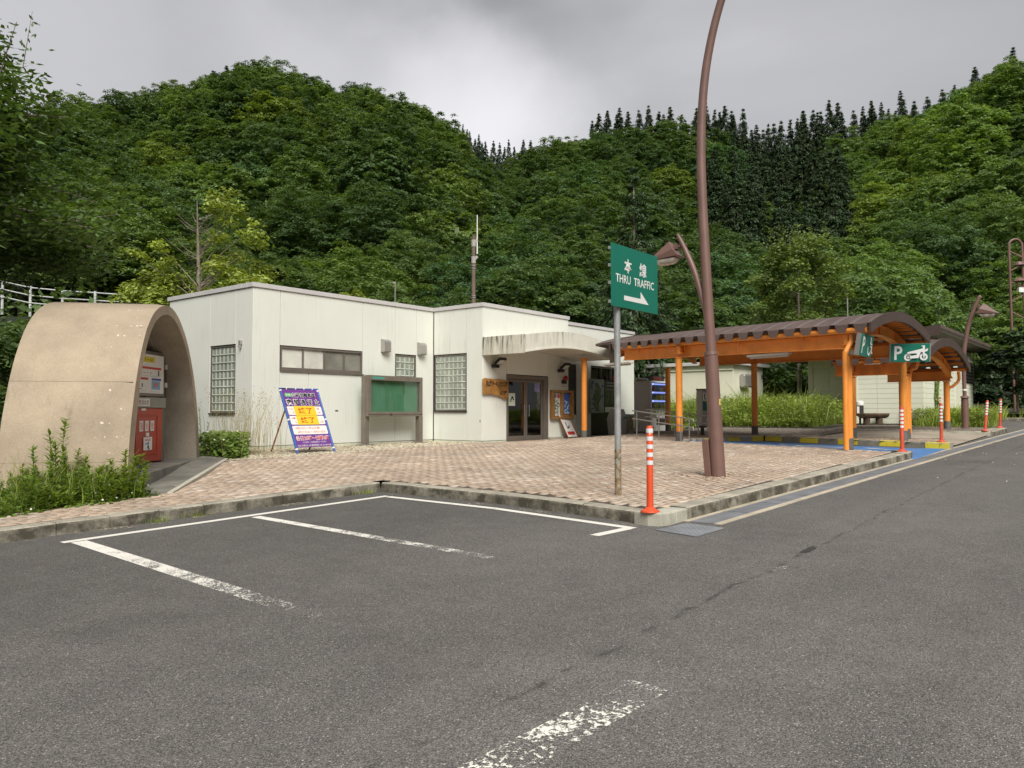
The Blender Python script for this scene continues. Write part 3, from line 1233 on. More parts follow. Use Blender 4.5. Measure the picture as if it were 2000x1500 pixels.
stripe('parking_line', [(3.72, 9.60), (8.46, 9.43)], 0.13, M_line)
stripe('parking_line', [(3.86, 9.50), (3.56, 4.7)], 0.17, M_line_a)
stripe('parking_line', [(6.05, 9.36), (5.83, 5.0)], 0.14, M_line_a)
stripe('parking_line', [(8.40, 9.34), (8.33, 7.1), (7.98, 4.66)], 0.12, M_line)
stripe('parking_line', [(7.93, 4.72), (7.35, 4.80)], 0.13, M_line)
stripe('lane_mark', [(1.7, 2.24), (2.7, 2.19), (3.8, 2.13)], 0.25, M_line_c)
stripe('kerb_dust', [(-3, 10.28), (3.6, 10.08), (8.7, 9.82)], 0.22, M_dust, 0.008)
stripe('kerb_dust', [(8.62, 9.7), (8.5, 7.1), (8.12, 4.7)], 0.14, M_dust, 0.008)
stripe('sand_patch', [(6.4, 5.35), (7.7, 4.95)], 0.55, worn_paint('sand_thin', (0.40, 0.34, 0.27), cover=0.12, scale=30), 0.0085)
stripe('kerb_dust', [(0.8, 9.9), (2.9, 9.93)], 0.5, worn_paint('sand_thin2', (0.40, 0.34, 0.25), cover=0.30, scale=14), 0.012)
stripe('lane_mark', [(6.80, 2.56), (7.02, 2.55)], 0.085, M_line_c)
hole = MB()
hp_ = [(7.85 + .17 * math.cos(a) * (1 + .25 * math.sin(3 * a)), 2.62 + .055 * math.sin(a) * (1 + .3 * math.cos(2 * a))) for a in [k * .45 for k in range(14)]]
hole.add([(x_, y_, float(g(x_)) + .004) for x_, y_ in hp_], [tuple(range(14))])
hole.build('pothole', mat('bitumen', (0.035, 0.033, 0.031), .9, var=.5, vs=40, fine=.5, fs=160), kind='structure')
# fragments of pale grit on the far lane
gr_ = MB()
for k in range(38):
    u_, v_ = random.uniform(13, 26), random.uniform(0.5, 3.5)
    s_ = random.uniform(0.006, 0.017)
    z_ = float(g(u_))
    gr_.box(u_, u_ + s_, v_, v_ + s_, z_, z_ + s_ * .6)
gr_.build('grit', M_white, kind='stuff')
# ------------------------------------------------------------------ service building
M_wall = mat('cream_panel', (0.725, 0.735, 0.665), 0.6, var=0.035, vs=0.6, fine=0.02, fs=30, streak=0.34, streak_col=(0.38, 0.37, 0.27), ss=3.5, bump=0.04, bs=25)
M_core = mat('panel_joint', (0.16, 0.155, 0.125), 0.9)
M_plinth = mat('plinth', (0.60, 0.60, 0.46), 0.8, var=0.15, vs=4, streak=0.6, streak_col=(0.2, 0.2, 0.12))
M_coping = mat('coping_metal', (0.56, 0.54, 0.53), 0.45, var=0.06, vs=1.2, streak=0.25, streak_col=(0.3, 0.29, 0.26))
M_alu = mat('bronze_aluminium', (0.20, 0.17, 0.145), 0.4, metal=0.35, var=0.1)
M_alud = mat('dark_bronze', (0.055, 0.045, 0.04), 0.45, metal=0.2)
M_canopyc = mat('stained_concrete', (0.64, 0.62, 0.53), 0.85, var=0.08, vs=2, streak=2.2, streak_col=(0.085, 0.08, 0.062), ss=2.6, fine=0.06, sz=(3.62, 4.15))
M_canopyd = mat('stained_concrete_heavy', (0.60, 0.57, 0.47), 0.85, var=0.15, vs=2, streak=4.0, streak_col=(0.07, 0.064, 0.05), ss=3.6, fine=0.12, sz=(3.25, 3.95))
M_gblock = mat('glass_block', (0.46, 0.49, 0.42), 0.16, var=0.22, vs=1.3, spec=0.7)
M_gblockin = mat('glass_block_core', (0.26, 0.285, 0.235), 0.12, var=0.35, vs=2.5, spec=0.8)
M_glass = glass_mat('clear_glass', (0.72, 0.76, 0.74), 0.20)
M_glassb = glass_mat('case_glass', (0.93, 0.95, 0.94), 0.16)
M_frost = mat('frosted_glass', (0.20, 0.20, 0.165), 0.22, var=0.45, vs=1.1, spec=0.9, fine=0.15, fs=60)
M_frost2 = mat('frosted_glass_pale', (0.62, 0.62, 0.55), 0.2, var=0.35, vs=0.9, spec=0.9, fine=0.12, fs=60)  # pale lens glass; on the strip window it stands for reflected sky
M_vent = mat('vent_hood_metal', (0.42, 0.40, 0.37), 0.32, metal=0.6)
M_inter = mat('interior_dark', (0.14, 0.13, 0.115), 0.8, var=0.2)
M_wood = mat('varnished_wood', (0.34, 0.165, 0.045), 0.45, var=0.35, vs=4, fine=0.25, fs=25)
M_wooddk = mat('dark_wood', (0.16, 0.085, 0.035), 0.55, var=0.3, vs=5)
M_pipe = mat('white_downpipe', (0.55, 0.58, 0.55), 0.5, var=0.05)

bld = thing('service_building', 'low cream panelled service building with flat roof and recessed glass entrance', 'building', (18.6, 18.5, 0.6))
ZB, ZT = 0.69, 4.95


class Face:
    """helper for a wall face: along = unit vector, n = outward normal, o = point on the face at along=0"""

    def __init__(s, o, along, n):
        s.o, s.a, s.n = Vector(o), Vector(along), Vector(n)

    def pt(s, x, z, out=0.0):
        p = s.o + s.a * x + s.n * out
        return Vector((p.x, p.y, z))

    def box(s, mb, x0, x1, z0, z1, d0, d1, mi=0):
        """d0/d1: depth range measured outwards"""
        o = s.pt(x0, z0, d0)
        return mb.obox(o, s.a * (x1 - x0), s.n * (d1 - d0), (0, 0, z1 - z0), mi)


J = 0.006


def panels(face, rects, core=True):
    for (x0, x1, z0, z1) in rects:
        mbk = MB()
        face.box(mbk, x0 + J, x1 - J, z0 + J * 0.7, z1 - J * 0.7, -0.03, 0.0)
        mbk.build('wall_panel', M_wall, bld, bevel=0.004)
    if core:
        mbk = MB()
        lo_, hi_ = min(r[0] for r in rects), max(r[1] for r in rects)
        for (x0, x1, z0, z1) in rects:
            face.box(mbk, x0 + (.034 if x0 == lo_ else 0), x1 - (.034 if x1 == hi_ else 0), z0, z1, -0.15, -0.031)
        mbk.build('wall_core', M_core, bld)


FA = Face((0, 18.5, 0), (1, 0, 0), (0, -1, 0))
panels(FA, [(11.8, 12.65, ZB, ZT), (12.65, 15.57, 3.44, ZT), (12.65, 13.6, ZB, 2.74), (13.6, 15.57, ZB, 2.74), (15.57, 16.9, ZB, ZT),
            (16.9, 17.82, 3.45, ZT), (16.9, 17.82, ZB, 2.05), (17.82, 18.604, ZB, ZT)])
FS = Face((11.8, 0, 0), (0, 1, 0), (-1, 0, 0))
panels(FS, [(18.5, 19.32, ZB, ZT), (19.32, 20.62, 3.46, ZT), (19.32, 20.62, ZB, 1.54), (20.62, 22.95, ZB, ZT)])
FB = Face((18.6, 0, 0), (0, 1, 0), (-1, 0, 0))
panels(FB, [(16.32, 17.0, ZB, ZT), (17.0, 18.47, 3.5, ZT), (17.0, 18.47, ZB, 1.60)])
FC = Face((0, 16.3, 0), (1, 0, 0), (0, -1, 0))
panels(FC, [(18.6, 19.77, ZB, ZT), (19.77, 22.08, 2.85, ZT), (22.08, 23.3, ZB, ZT)])
FD = Face((23.3, 0, 0), (0, 1, 0), (1, 0, 0))
panels(FD, [(16.33, 17.22, ZB, ZT)])
FE = Face((0, 17.25, 0), (1, 0, 0), (0, -1, 0))
panels(FE, [(23.3, 24.55, ZB, ZT), (24.55, 25.2, 3.45, ZT), (24.55, 25.2, ZB, 1.5), (25.2, 26.22, ZB, ZT), (26.22, 28.5, 3.46, ZT), (28.5, 29.6, ZB, ZT)])
FF = Face((29.6, 0, 0), (0, 1, 0), (1, 0, 0))
panels(FF, [(17.28, 20.0, ZB, ZT), (20.0, 23.0, ZB, ZT)])
mbk = MB()
mbk.box(12.0, 29.4, 22.75, 22.9, 0.4, ZT)
mbk.build('rear_wall', M_wall, bld)
# plinth under the cladding
for f_, a, b in ((FA, 11.8, 18.57), (FS, 18.51, 22.95), (FB, 16.32, 18.46), (FC, 18.6, 19.76), (FC, 22.08, 23.3), (FE, 23.32, 29.6)):
    mbk = MB()
    f_.box(mbk, a, b, 0.2, ZB - 0.012, -0.14, 0.012)
    mbk.build('plinth', M_plinth, bld, bevel=0.004)
mbk = MB()
mbk.box(12.0, 18.7, 18.7, 22.7, 4.55, 4.7)
mbk.box(18.8, 29.4, 17.45, 22.7, 4.55, 4.69)
mbk.box(18.8, 23.1, 16.5, 17.44, 4.55, 4.69)
mbk.build('roof', M_conc, bld)


def coping(x0, y0, x1, y1):
    """metal coping pieces; a rectangle run"""
    mbk = MB()
    mbk.box(x0, x1, y0, y1, ZT + 0.002, ZT + 0.125)
    mbk.build('coping', M_coping, bld, bevel=0.008)


o_ = 0.04
for a, b in ((11.8 - o_, 14.6), (14.606, 17.6), (17.606, 18.6 - o_ - 0.003)):
    coping(a, 18.5 - o_, b, 18.72)
for a, b in ((18.725, 19.0), (19.006, 21.5), (21.506, 23.03)):
    coping(11.8 - o_, a, 12.02, b)
for a, b in ((16.53, 18.72),):
    coping(18.6 - o_, a, 18.82, b)
for a, b in ((18.6 - o_, 21.0), (21.006, 23.3 + o_)):
    coping(a, 16.3 - o_, b, 16.525)
coping(23.1, 16.53, 23.3 + o_, 17.2)
for a, b in ((23.343, 26.4), (26.406, 29.64)):
    coping(a, 17.25 - o_, b, 17.47)
coping(29.42, 17.475, 29.64, 23.0)

# glass block windows: each block a sub-part
_bm = MB()
s_, d_ = 0.094, 0.03
_bm.add([(-s_, 0, -s_), (s_, 0, -s_), (s_, 0, s_), (-s_, 0, s_), (-s_ * .92, -d_, -s_ * .92), (s_ * .92, -d_, -s_ * .92), (s_ * .92, -d_, s_ * .92), (-s_ * .92, -d_, s_ * .92),
         (-s_ * .70, -d_ + .012, -s_ * .70), (s_ * .70, -d_ + .012, -s_ * .70), (s_ * .70, -d_ + .012, s_ * .70), (-s_ * .70, -d_ + .012, s_ * .70)],
        [(0, 1, 5, 4), (1, 2, 6, 5), (2, 3, 7, 6), (3, 0, 4, 7), (4, 5, 9, 8), (5, 6, 10, 9), (6, 7, 11, 10), (7, 4, 8, 11)])
_bm.add([(-s_ * .70, -d_ + .012, -s_ * .70), (s_ * .70, -d_ + .012, -s_ * .70), (s_ * .70, -d_ + .012, s_ * .70), (-s_ * .70, -d_ + .012, s_ * .70)], [(0, 1, 2, 3)], 1)
_o = _bm.build('glass_block', [M_gblock, M_gblockin])
BLOCK = _o.data
bpy.data.objects.remove(_o)


def block_window(face, x0, x1, z0, z1, nx, nz, rot):
    mbk = MB()
    t = 0.035
    face.box(mbk, x0 + .01, x1 - .01, z1 - t, z1 - .006, -0.12, -0.02)
    face.box(mbk, x0 + .01, x0 + t, z0, z1 - t, -0.12, -0.02)
    face.box(mbk, x1 - t, x1 - .01, z0, z1 - t, -0.12, -0.02)
    face.box(mbk, x0 + .01, x1 - .01, z0, z0 + t, -0.12, -0.02)
    w_ = mbk.build('window', M_alu, bld)
    mbk = MB()
    face.box(mbk, x0 - 0.05, x1, z0 - 0.045, z0 - 0.004, -0.06, 0.045)
    mbk.build('window_sill', M_alud, bld)
    mbk = MB()
    face.box(mbk, x0 + t, x1 - t, z0 + t, z1 - t, -0.11, -0.068)
    m2 = mbk.build('mortar', M_mortar, bld)
    m2.parent = w_
    px_, pz_ = (x1 - x0 - 2 * t) / nx, (z1 - z0 - 2 * t) / nz
    for i in range(nx):
        for j in range(nz):
            p = face.pt(x0 + t + (i + .5) * px_, z0 + t + (j + .5) * pz_, -0.068)
            b = inst(BLOCK, 'glass_block', p, bld, (0, 0, rot), ((px_ / 2 - .007) / s_, 1, (pz_ / 2 - .007) / s_))
            b.parent = w_


block_window(FS, 19.34, 20.6, 1.58, 3.44, 6, 8, R(-90))
block_window(FB, 17.02, 18.45, 1.64, 3.48, 7, 8, R(-90))
block_window(FA, 16.92, 17.8, 2.07, 3.43, 4, 6, 0)
# strip window with four frosted panes
mbk = MB()
x0, x1, z0, z1 = 12.67, 15.55, 2.80, 3.42
for a, b, c, d in ((x0, x1, z1 - .05, z1), (x0, x1, z0 - .05, z0 + .04), (x0, x0 + .04, z0 + .04, z1 - .05), (x1 - .05, x1, z0 + .04, z1 - .05)):
    FA.box(mbk, a, b, c, d, -0.12, 0.008)
for q in (13.42, 14.15, 14.87):
    FA.box(mbk, q - .022, q + .022, z0 + .04, z1 - .05, -0.12, -0.005)
sw = mbk.build('window', M_alu, bld, bevel=0.004)
for i, (a, b) in enumerate(((12.71, 13.398), (13.442, 14.128), (14.172, 14.848), (14.892, 15.50))):
    mbk = MB()
    FA.box(mbk, a, b, z0 + .04, z1 - .05, -0.06, -0.045)
    q = mbk.build('pane', M_frost2 if i < 2 else M_frost, bld)  # bright reflection on the two left panes is put into their colour
    q.parent = sw
mbk = MB()
FA.box(mbk, x0 - .02, x1 + .06, z0 - .085, z0 - .052, -0.06, 0.04)
mbk.build('window_sill', M_alu, bld)
# window behind the map panels and narrow louvre on the recessed wall
mbk = MB()
x0, x1, z0, z1 = 26.24, 28.48, 0.70, 3.45
for a, b, c, d in ((x0, x1, z1 - .07, z1), (x0, x1, 1.50, 1.56), (x0, x0 + .05, z0, z1 - .07), (x1 - .05, x1, z0, z1 - .07), (26.95, 27.01, 1.56, z1 - .07), (27.72, 27.78, 1.56, z1 - .07)):
    FE.box(mbk, a, b, c, d, -0.13, 0.0)
bw = mbk.build('window', M_alud, bld)
for a, b in ((26.29, 26.95), (27.01, 27.72), (27.78, 28.43)):
    mbk = MB()
    FE.box(mbk, a, b, 1.56, z1 - .07, -0.08, -0.07)
    q = mbk.build('pane', M_glass, bld)
    q.parent = bw
mbk = MB()
FE.box(mbk, 26.29, 28.43, 0.72, 1.50, -0.1, -0.02)
q = mbk.build('spandrel', mat('brown_panel', (0.045, 0.034, 0.027), 0.6, var=0.2), bld)
q.parent = bw
mbk = MB()
FE.box(mbk, 26.3, 28.4, 0.75, 3.4, -1.2, -1.1)
mbk.build('inner_screen', M_inter, bld)
mbk = MB()
FE.box(mbk, 24.55, 25.2, 1.5, 3.45, -0.13, -0.05)
for k in range(12):
    FE.box(mbk, 24.58, 25.17, 1.56 + k * .155, 1.60 + k * .155, -0.05, 0.0)
mbk.build('louvre', M_alud, bld)
# entrance: two glazed leaves, side jamb
mbk = MB()
x0, x1, z0, z1 = 19.79, 22.06, 0.62, 2.83
FC.box(mbk, x0, x1, z1 - .13, z1, -0.16, 0.004)
FC.box(mbk, x0, x0 + .06, z0, z1 - .13, -0.16, 0.004)
FC.box(mbk, 21.80, x1, z0, z1 - .13, -0.16, 0.004)
FC.box(mbk, 21.83, 21.86, z0 + .05, z1 - .2, 0.004, 0.012)
mbk.build('door_frame', M_alu, bld, bevel=0.004)
for a, b in ((19.86, 20.84), (20.86, 21.79)):
    mbk = MB()
    FC.box(mbk, a, a + .075, z0 + .01, z1 - .14, -0.09, -0.045)
    FC.box(mbk, b - .075, b, z0 + .01, z1 - .14, -0.09, -0.045)
    FC.box(mbk, a + .075, b - .075, z1 - .22, z1 - .14, -0.09, -0.045)
    FC.box(mbk, a + .075, b - .075, z0 + .01, z0 + .19, -0.09, -0.045)
    dl = mbk.build('door', M_alu, bld, bevel=0.003)
    mbk = MB()
    FC.box(mbk, a + .075, b - .075, z0 + .19, z1 - .22, -0.072, -0.064)
    q = mbk.build('pane', M_glass, bld)
    q.parent = dl
    hx = b - .12 if a < 20 else a + .12
    mbk = MB()
    mbk.tube([FC.pt(hx, 1.45, 0.0), FC.pt(hx, 1.85, 0.0)], 0.014, 8)
    for zz in (1.5, 1.8):
        mbk.tube([FC.pt(hx, zz, 0.0), FC.pt(hx, zz, -0.05)], 0.01, 6)
    q = mbk.build('handle', M_steelgrate, bld, smooth=True)
    q.parent = dl
mbk = MB()
plate(mbk, FC.pt(20.12, 2.02), (1, 0, 0), (0, 0, 1), 0.34, 0.42, -0.058, th=.004)
q = mbk.build('door_notice', mat('notice_paper', (0.60, 0.66, 0.55), 0.7), bld)
mbk = MB()
for (a, b, w_) in (((20.05, 1.98), (20.14, 2.12), .05), ((20.14, 2.12), (20.21, 2.0), .06), ((20.0, 1.95), (20.1, 1.96), .02)):
    pa, pb = FC.pt(a[0], a[1], -0.0545), FC.pt(b[0], b[1], -0.0545)
    dd = (pb - pa).normalized()
    sd = Vector((-dd.z, 0, dd.x)) * w_ / 2
    mbk.quad(pa - sd, pb - sd, pb + sd, pa + sd)
mbk.build('notice_mark', M_black, bld)
mbk = MB()
plate(mbk, FC.pt(21.5, 2.45), (1, 0, 0), (0, 0, 1), 0.30, 0.28, -0.058, th=.004)
mbk.build('door_poster', mat('lilac_paper', (0.30, 0.28, 0.50), 0.7), bld)
# room behind the door
mbk = MB()
mbk.box(18.75, 26.2, 16.45, 22.7, 0.55, 0.62)
mbk.build('interior_floor', M_inter, bld)
mbk = MB()
mbk.box(18.76, 26.2, 19.4, 19.5, 0.62, 4.5)
mbk.build('interior_wall', M_inter, bld)
mbk = MB()
mbk.box(18.76, 18.9, 16.5, 19.4, 0.62, 4.5)
mbk.box(26.1, 26.2, 17.5, 19.4, 0.62, 4.5)
mbk.build('interior_side_wall', M_inter, bld)

# concrete porch roof with a curved front, stained
zl, arch, cz0 = 3.42, [], 3.97
nseg = 22
for i in range(nseg + 1):
    t = i / nseg
    u_ = 18.62 + (23.62 - 18.62) * t
    arch.append((u_, zl + 0.245 * math.sin(math.pi * min(1, t * 1.0)) + 0.02 * t))
mbk = MB()
vb, vf = 16.29, 14.62
for i in range(nseg):
    (ua, za), (ub, zb) = arch[i], arch[i + 1]
    th = 0.53
    q = [(ua, vf, za), (ub, vf, zb), (ub, vb, zb), (ua, vb, za), (ua, vf, za + th), (ub, vf, zb + th), (ub, vb, zb + th), (ua, vb, za + th)]
    b = len(mbk.v)
    mbk.v.extend(q)
    fs = [(b, b + 3, b + 2, b + 1), (b + 4, b + 5, b + 6, b + 7), (b, b + 1, b + 5, b + 4), (b + 2, b + 3, b + 7, b + 6)]
    if i == nseg - 1:
        fs.append((b + 1, b + 2, b + 6, b + 5))
    mbk.f.extend(fs)
    mbk.m.extend([0] * len(fs))
mbk.build('porch_roof', M_canopyc, bld)
mbk = MB()
mbk.box(18.565, 18.618, vf, vb, zl - 0.03, zl + 0.55)
mbk.build('porch_side', M_canopyd, bld, bevel=0.01)
mbk = MB()
for i in range(nseg):
    (ua, za), (ub, zb) = arch[i], arch[i + 1]
    mbk.hexa([(ua, vf - .025, za - .0), (ub, vf - .025, zb - .0), (ub, vf - .002, zb - .0), (ua, vf - .002, za - .0), (ua, vf - .025, za + .045), (ub, vf - .025, zb + .045), (ub, vf - .002, zb + .045), (ua, vf - .002, za + .045)])
mbk.build('porch_drip_edge', M_canopyc, bld)
# hood vents and small fittings on the walls
for u_, z_ in ((16.42, 3.60), (17.98, 3.60)):
    mbk = MB()
    n_ = 8
    prof = []
    for k in range(n_ + 1):
        a = k / n_ * math.pi / 2
        prof.append((0.19 * math.sin(a), 0.16 + 0.12 * math.cos(a)))
    prof += [(0.19, -0.10), (0.17, -0.13)]
    for k in range(len(prof) - 1):
        (d0, h0), (d1, h1) = prof[k], prof[k + 1]
        mbk.quad((u_ - .13, 18.5 - d0, z_ + h0), (u_ - .13, 18.5 - d1, z_ + h1), (u_ + .13, 18.5 - d1, z_ + h1), (u_ + .13, 18.5 - d0, z_ + h0))
    for sgn in (-1, 1):
        poly = [(u_ + sgn * .13, 18.5 - d0, z_ + h0) for d0, h0 in prof] + [(u_ + sgn * .13, 18.495, z_ - .13)]
        mbk.add(poly, [tuple(range(len(poly)))])
    mbk.build('vent_hood', M_vent, bld, smooth=True)
mbk = MB()
FS.box(mbk, 18.98, 19.06, 3.42, 3.54, 0, .08)
FS.box(mbk, 19.0, 19.04, 3.34, 3.42, .02, .10)
mbk.build('wall_socket', M_vent, bld, bevel=.008)
mbk = MB()
mbk.tube([(23.42, 16.62, 0.66), (23.42, 16.62, 4.4)], 0.045, 10)
mbk.tube([(23.46, 17.16, 0.66), (23.46, 17.16, 4.9)], 0.05, 10)
mbk.build('downpipe', M_pipe, bld, smooth=True)
for zz in (1.3, 2.3, 3.2):
    mbk = MB()
    mbk.box(23.3, 23.49, 16.6, 16.66, zz, zz + .03)
    mbk.build('pipe_bracket', M_vent, bld)
mbk = MB()
mbk.box(22.08, 23.3, 16.22, 16.29, 0.66, 0.735)
mbk.build('door_step', M_kerbnew, bld, bevel=.01)
mbk = MB()
for (x, y) in ((19.5, 4.3), (14.4, 3.9)):
    pass
FB.box(mbk, 16.40, 16.43, 1.28, 1.36, 0.001, 0.004)
FA.box(mbk, 14.55, 14.66, 1.62, 1.66, 0.001, 0.003)
mbk.build('scuff_mark', M_alud, bld)

# things in the room
t = thing('display_cabinet', 'brown wooden cabinet standing inside the glass entrance', 'cabinet', (21.35, 18.0, .62))
mbk = MB()
mbk.box(20.95, 21.85, 17.8, 18.2, .62, 1.35)
mbk.box(20.9, 21.9, 17.75, 18.25, 1.35, 1.40)
mbk.box(21.0, 21.8, 18.0, 18.2, 1.4, 2.3)
mbk.build('carcass', M_wooddk, t, bevel=.005)
mbk = MB()
mbk.box(21.0, 21.38, 17.782, 17.798, .7, 1.3)
mbk.box(21.42, 21.8, 17.782, 17.798, .7, 1.3)
mbk.build('door', M_wooddk, t)
t = thing('red_banner', 'tall dark red banner hanging behind the entrance door', 'banner', (20.75, 18.2, .62))
mbk = MB()
mbk.box(20.55, 20.95, 18.3, 18.33, 0.85, 3.0)
mbk.build('cloth', mat('red_cloth', (0.30, 0.02, 0.02), 0.8), t)
mbk = MB()
mbk.tube([(20.5, 18.315, 3.02), (21.0, 18.315, 3.02)], .015, 6)
mbk.tube([(20.52, 18.34, .62), (20.52, 18.34, 3.05)], .012, 6)
mbk.build('pole', M_vent, t)

# ------------------------------------------------------------------ things hung on the building
t = thing('wooden_sign', 'honey coloured wooden name board with wavy lower edge beside the door', 'sign', (19.15, 16.26, 2.4))
mbk = MB()
pl = [(18.52, 2.64), (18.62, 2.68), (18.95, 2.66), (19.3, 2.67), (19.6, 2.63), (19.77, 2.615), (19.775, 2.4), (19.745, 2.12), (19.69, 2.02), (19.62, 2.01), (19.4, 2.09), (19.2, 2.14), (18.9, 2.165), (18.53, 2.17), (18.535, 2.4)]
mbk.prism([(u_, 16.21, z_) for u_, z_ in pl], (0, 0.06, 0))
mbk.build('board', M_wood, t, bevel=.01)
text('月山湖パーキングエリア', .20, (19.17, 16.21, 2.50), (1, 0, 0), (0, 0, 1), M_black, t, width=1.06, bold=.055)
text('上り線', .15, (19.50, 16.21, 2.235), (1, 0, 0), (0, 0, 1), M_black, t, width=.36, bold=.055)


def floodlight(u_, lab):
    t = thing('floodlight', lab, 'floodlight', (u_, 16.28, 3.1), group='floodlights under the porch')
    mbk = MB()
    mbk.obox((u_ - .12, 16.285, 3.02), (.24, 0, 0), (0, -.14, 0), (0, 0, .11))
    mbk.obox((u_ - .02, 16.2, 3.09), (.06, 0, 0), (0, -.1, .06), (0, .05, .05))
    mbk.build('bracket', M_black, t, bevel=.008)
    mbk = MB()
    a, b, c = Vector((.34, 0, 0)), Vector((0, -.24, .17)), Vector((0, .05, .07))
    mbk.obox((u_ - .12, 16.15, 3.11), a, b, c)
    mbk.build('housing', M_black, t, bevel=.012)
    mbk = MB()
    o3 = Vector((u_ - .12, 16.15, 3.11)) - c.normalized() * .004
    mbk.quad(o3 + a * .12 + b * .15, o3 + a * .88 + b * .15, o3 + a * .88 + b * .85, o3 + a * .12 + b * .85)
    mbk.build('lens', M_frost2, t)
    return t


floodlight(19.12, 'black floodlight above the wooden name board')
floodlight(22.72, 'black floodlight above the red alarm lamp')
t = thing('alarm_lamp', 'small red alarm lamp with paper labels below it on the wall', 'alarm', (22.98, 16.28, 2.8))
mbk = MB()
mbk.lathe([(.02, -.09), (.075, -.08), (.085, -.02), (.075, .04), (.04, .08), (.001, .09)], (22.98, 16.19, 2.82), 14)
mbk.build('dome', mat('red_lens', (0.38, 0.01, 0.01), 0.15), t, smooth=True)
mbk = MB()
mbk.box(22.86, 23.10, 16.22, 16.298, 2.62, 2.74)
mbk.build('base', M_black, t, bevel=.01)
mbk = MB()
mbk.box(22.84, 23.12, 16.286, 16.298, 2.46, 2.58)
mbk.box(22.84, 23.14, 16.286, 16.298, 2.16, 2.27)
mbk.build('paper_label', M_white, t)
mbk = MB()
for k in range(3):
    mbk.box(22.87 + k * .08, 22.92 + k * .08, 16.283, 16.287, 2.50, 2.54)
    mbk.box(22.88 + k * .08, 22.94 + k * .08, 16.283, 16.287, 2.20, 2.22)
mbk.build('label_print', M_vent, t)

t = thing('notice_case', 'wooden framed notice case with a pale and a blue poster', 'notice board', (22.75, 16.25, 1.9))
mbk = MB()
x0, x1, z0, z1, yb, yf = 22.12, 23.46, 1.36, 2.38, 16.27, 16.16
for a, b, c, d in ((x0, x1, z1 - .085, z1), (x0, x1, z0, z0 + .085), (x0, x0 + .16, z0 + .085, z1 - .085), (x1 - .13, x1, z0 + .085, z1 - .085), (22.70, 22.82, z0 + .085, z1 - .085)):
    mbk.box(a, b, yf, yb, c, d)
mbk.build('frame', mat('oak_frame', (0.26, 0.135, 0.045), 0.5, var=0.3, vs=6, fine=.2, fs=30), t, bevel=.008)
mbk = MB()
mbk.box(x0 + .1, x1 - .05, yb - .02, yb, z0 + .05, z1 - .05)
mbk.build('backing', M_wood, t)
pm_ = [('pale_poster', (22.50, 1.87), .36, .80, (0.62, 0.64, 0.58)), ('blue_poster', (23.08, 1.90), .40, .74, (0.06, 0.12, 0.42))]
for nm, (cu2, cz2), w_, h_, c_ in pm_:
    p = thing(nm, 'pale poster with round pictures in the wooden notice case' if nm[0] == 'p' else 'blue poster with white picture in the wooden notice case', 'poster', (cu2, yb - .025, cz2))
    mbk = MB()
    mbk.box(cu2 - w_ / 2, cu2 + w_ / 2, yb - .032, yb - .022, cz2 - h_ / 2, cz2 + h_ / 2)
    mbk.build('sheet', mat(nm + '_paper', c_, .7, var=.1, vs=9), p)
    y_ = yb - .035
    if nm[0] == 'p':
        for (dx, dz, r_, cc) in ((-.09, .30, .075, (0.08, .16, .32)), (.09, .29, .085, (.45, .06, .04)), (.07, -.02, .085, (.02, .025, .02)), (-.08, -.04, .05, (.08, .2, .1)), (.03, -.17, .06, (.2, .42, .25)), (-.09, -.14, .04, (.05, .05, .05)), (.07, -.02, .05, (.6, .6, .55))):
            mbk = MB()
            y_ -= .0008
            mbk.add([(cu2 + dx + r_ * math.cos(a), y_, cz2 + dz + r_ * math.sin(a)) for a in [k * .3927 for k in range(16)]], [tuple(range(16))])
            mbk.build('picture', mat('print', cc, .6), p)
        mbk = MB()
        for k in range(7):
            zz = cz2 + (.15, .12, .09, -.25, -.28, -.31, .06)[k]
            mbk.box(cu2 - .14, cu2 + .1 - .02 * (k % 3), y_ - .002, y_, zz, zz + .012)
        mbk.build('print_lines', M_vent, p)
    else:
        mbk = MB()
        for k in range(26):
            dx, dz, r_ = random.uniform(-.13, .13), random.uniform(-.3, .12), random.uniform(.01, .05)
            y_ -= .0006
            mbk.add([(cu2 + dx + r_ * math.cos(a), y_, cz2 + dz + r_ * math.sin(a)) for a in [j * .785 for j in range(8)]], [tuple(range(8))])
        mbk.box(cu2 - .15, cu2 + .15, y_ - .002, y_, cz2 - .35, cz2 - .30)
        mbk.build('picture', mat('print_pale', (.45, .6, .7), .6), p)

# map panels standing in the recessed window
t = thing('map_panel', 'pale relief map panel in the recessed window, beside the dark panel', 'map board', (26.75, 17.2, 1.55))
mbk = MB()
mbk.box(26.02, 27.02, 17.14, 17.2, 1.57, 2.92)
mbk.build('sheet', mat('map_paper', (0.27, 0.29, 0.27), .5, var=.35, vs=3.5), t)
mbk = MB()
for k in range(3):
    x_ = 26.5
    pl = [(x_ + (.24 + .1 * math.sin(q * 2.1 + k)) * math.cos(q * .5236), 17.135 - .001 * k, 2.2 + (.62 - .14 * k + .07 * math.sin(q * 3.3)) * math.sin(q * .5236)) for q in range(12)]
    mbk.add(pl, [tuple(range(12))[::-1]], k % 2)
mbk.build('relief_map', [mat('map_green', (0.075, 0.11, 0.04), .6, var=.5, vs=9), mat('map_green2', (0.12, 0.15, 0.06), .6, var=.5, vs=14)], t)
mbk = MB()
for (x_, z_, w_, h_) in ((26.08, 2.72, .16, .14), (26.06, 2.5, .1, .3), (26.12, 2.08, .14, .06), (26.14, 1.9, .16, .06), (26.1, 1.72, .14, .05), (26.84, 2.6, .12, .1), (26.86, 2.2, .1, .12)):
    mbk.box(x_, x_ + w_, 17.13, 17.136, z_, z_ + h_)
mbk.build('print', mat('map_print', (0.04, 0.10, 0.24), .6), t)
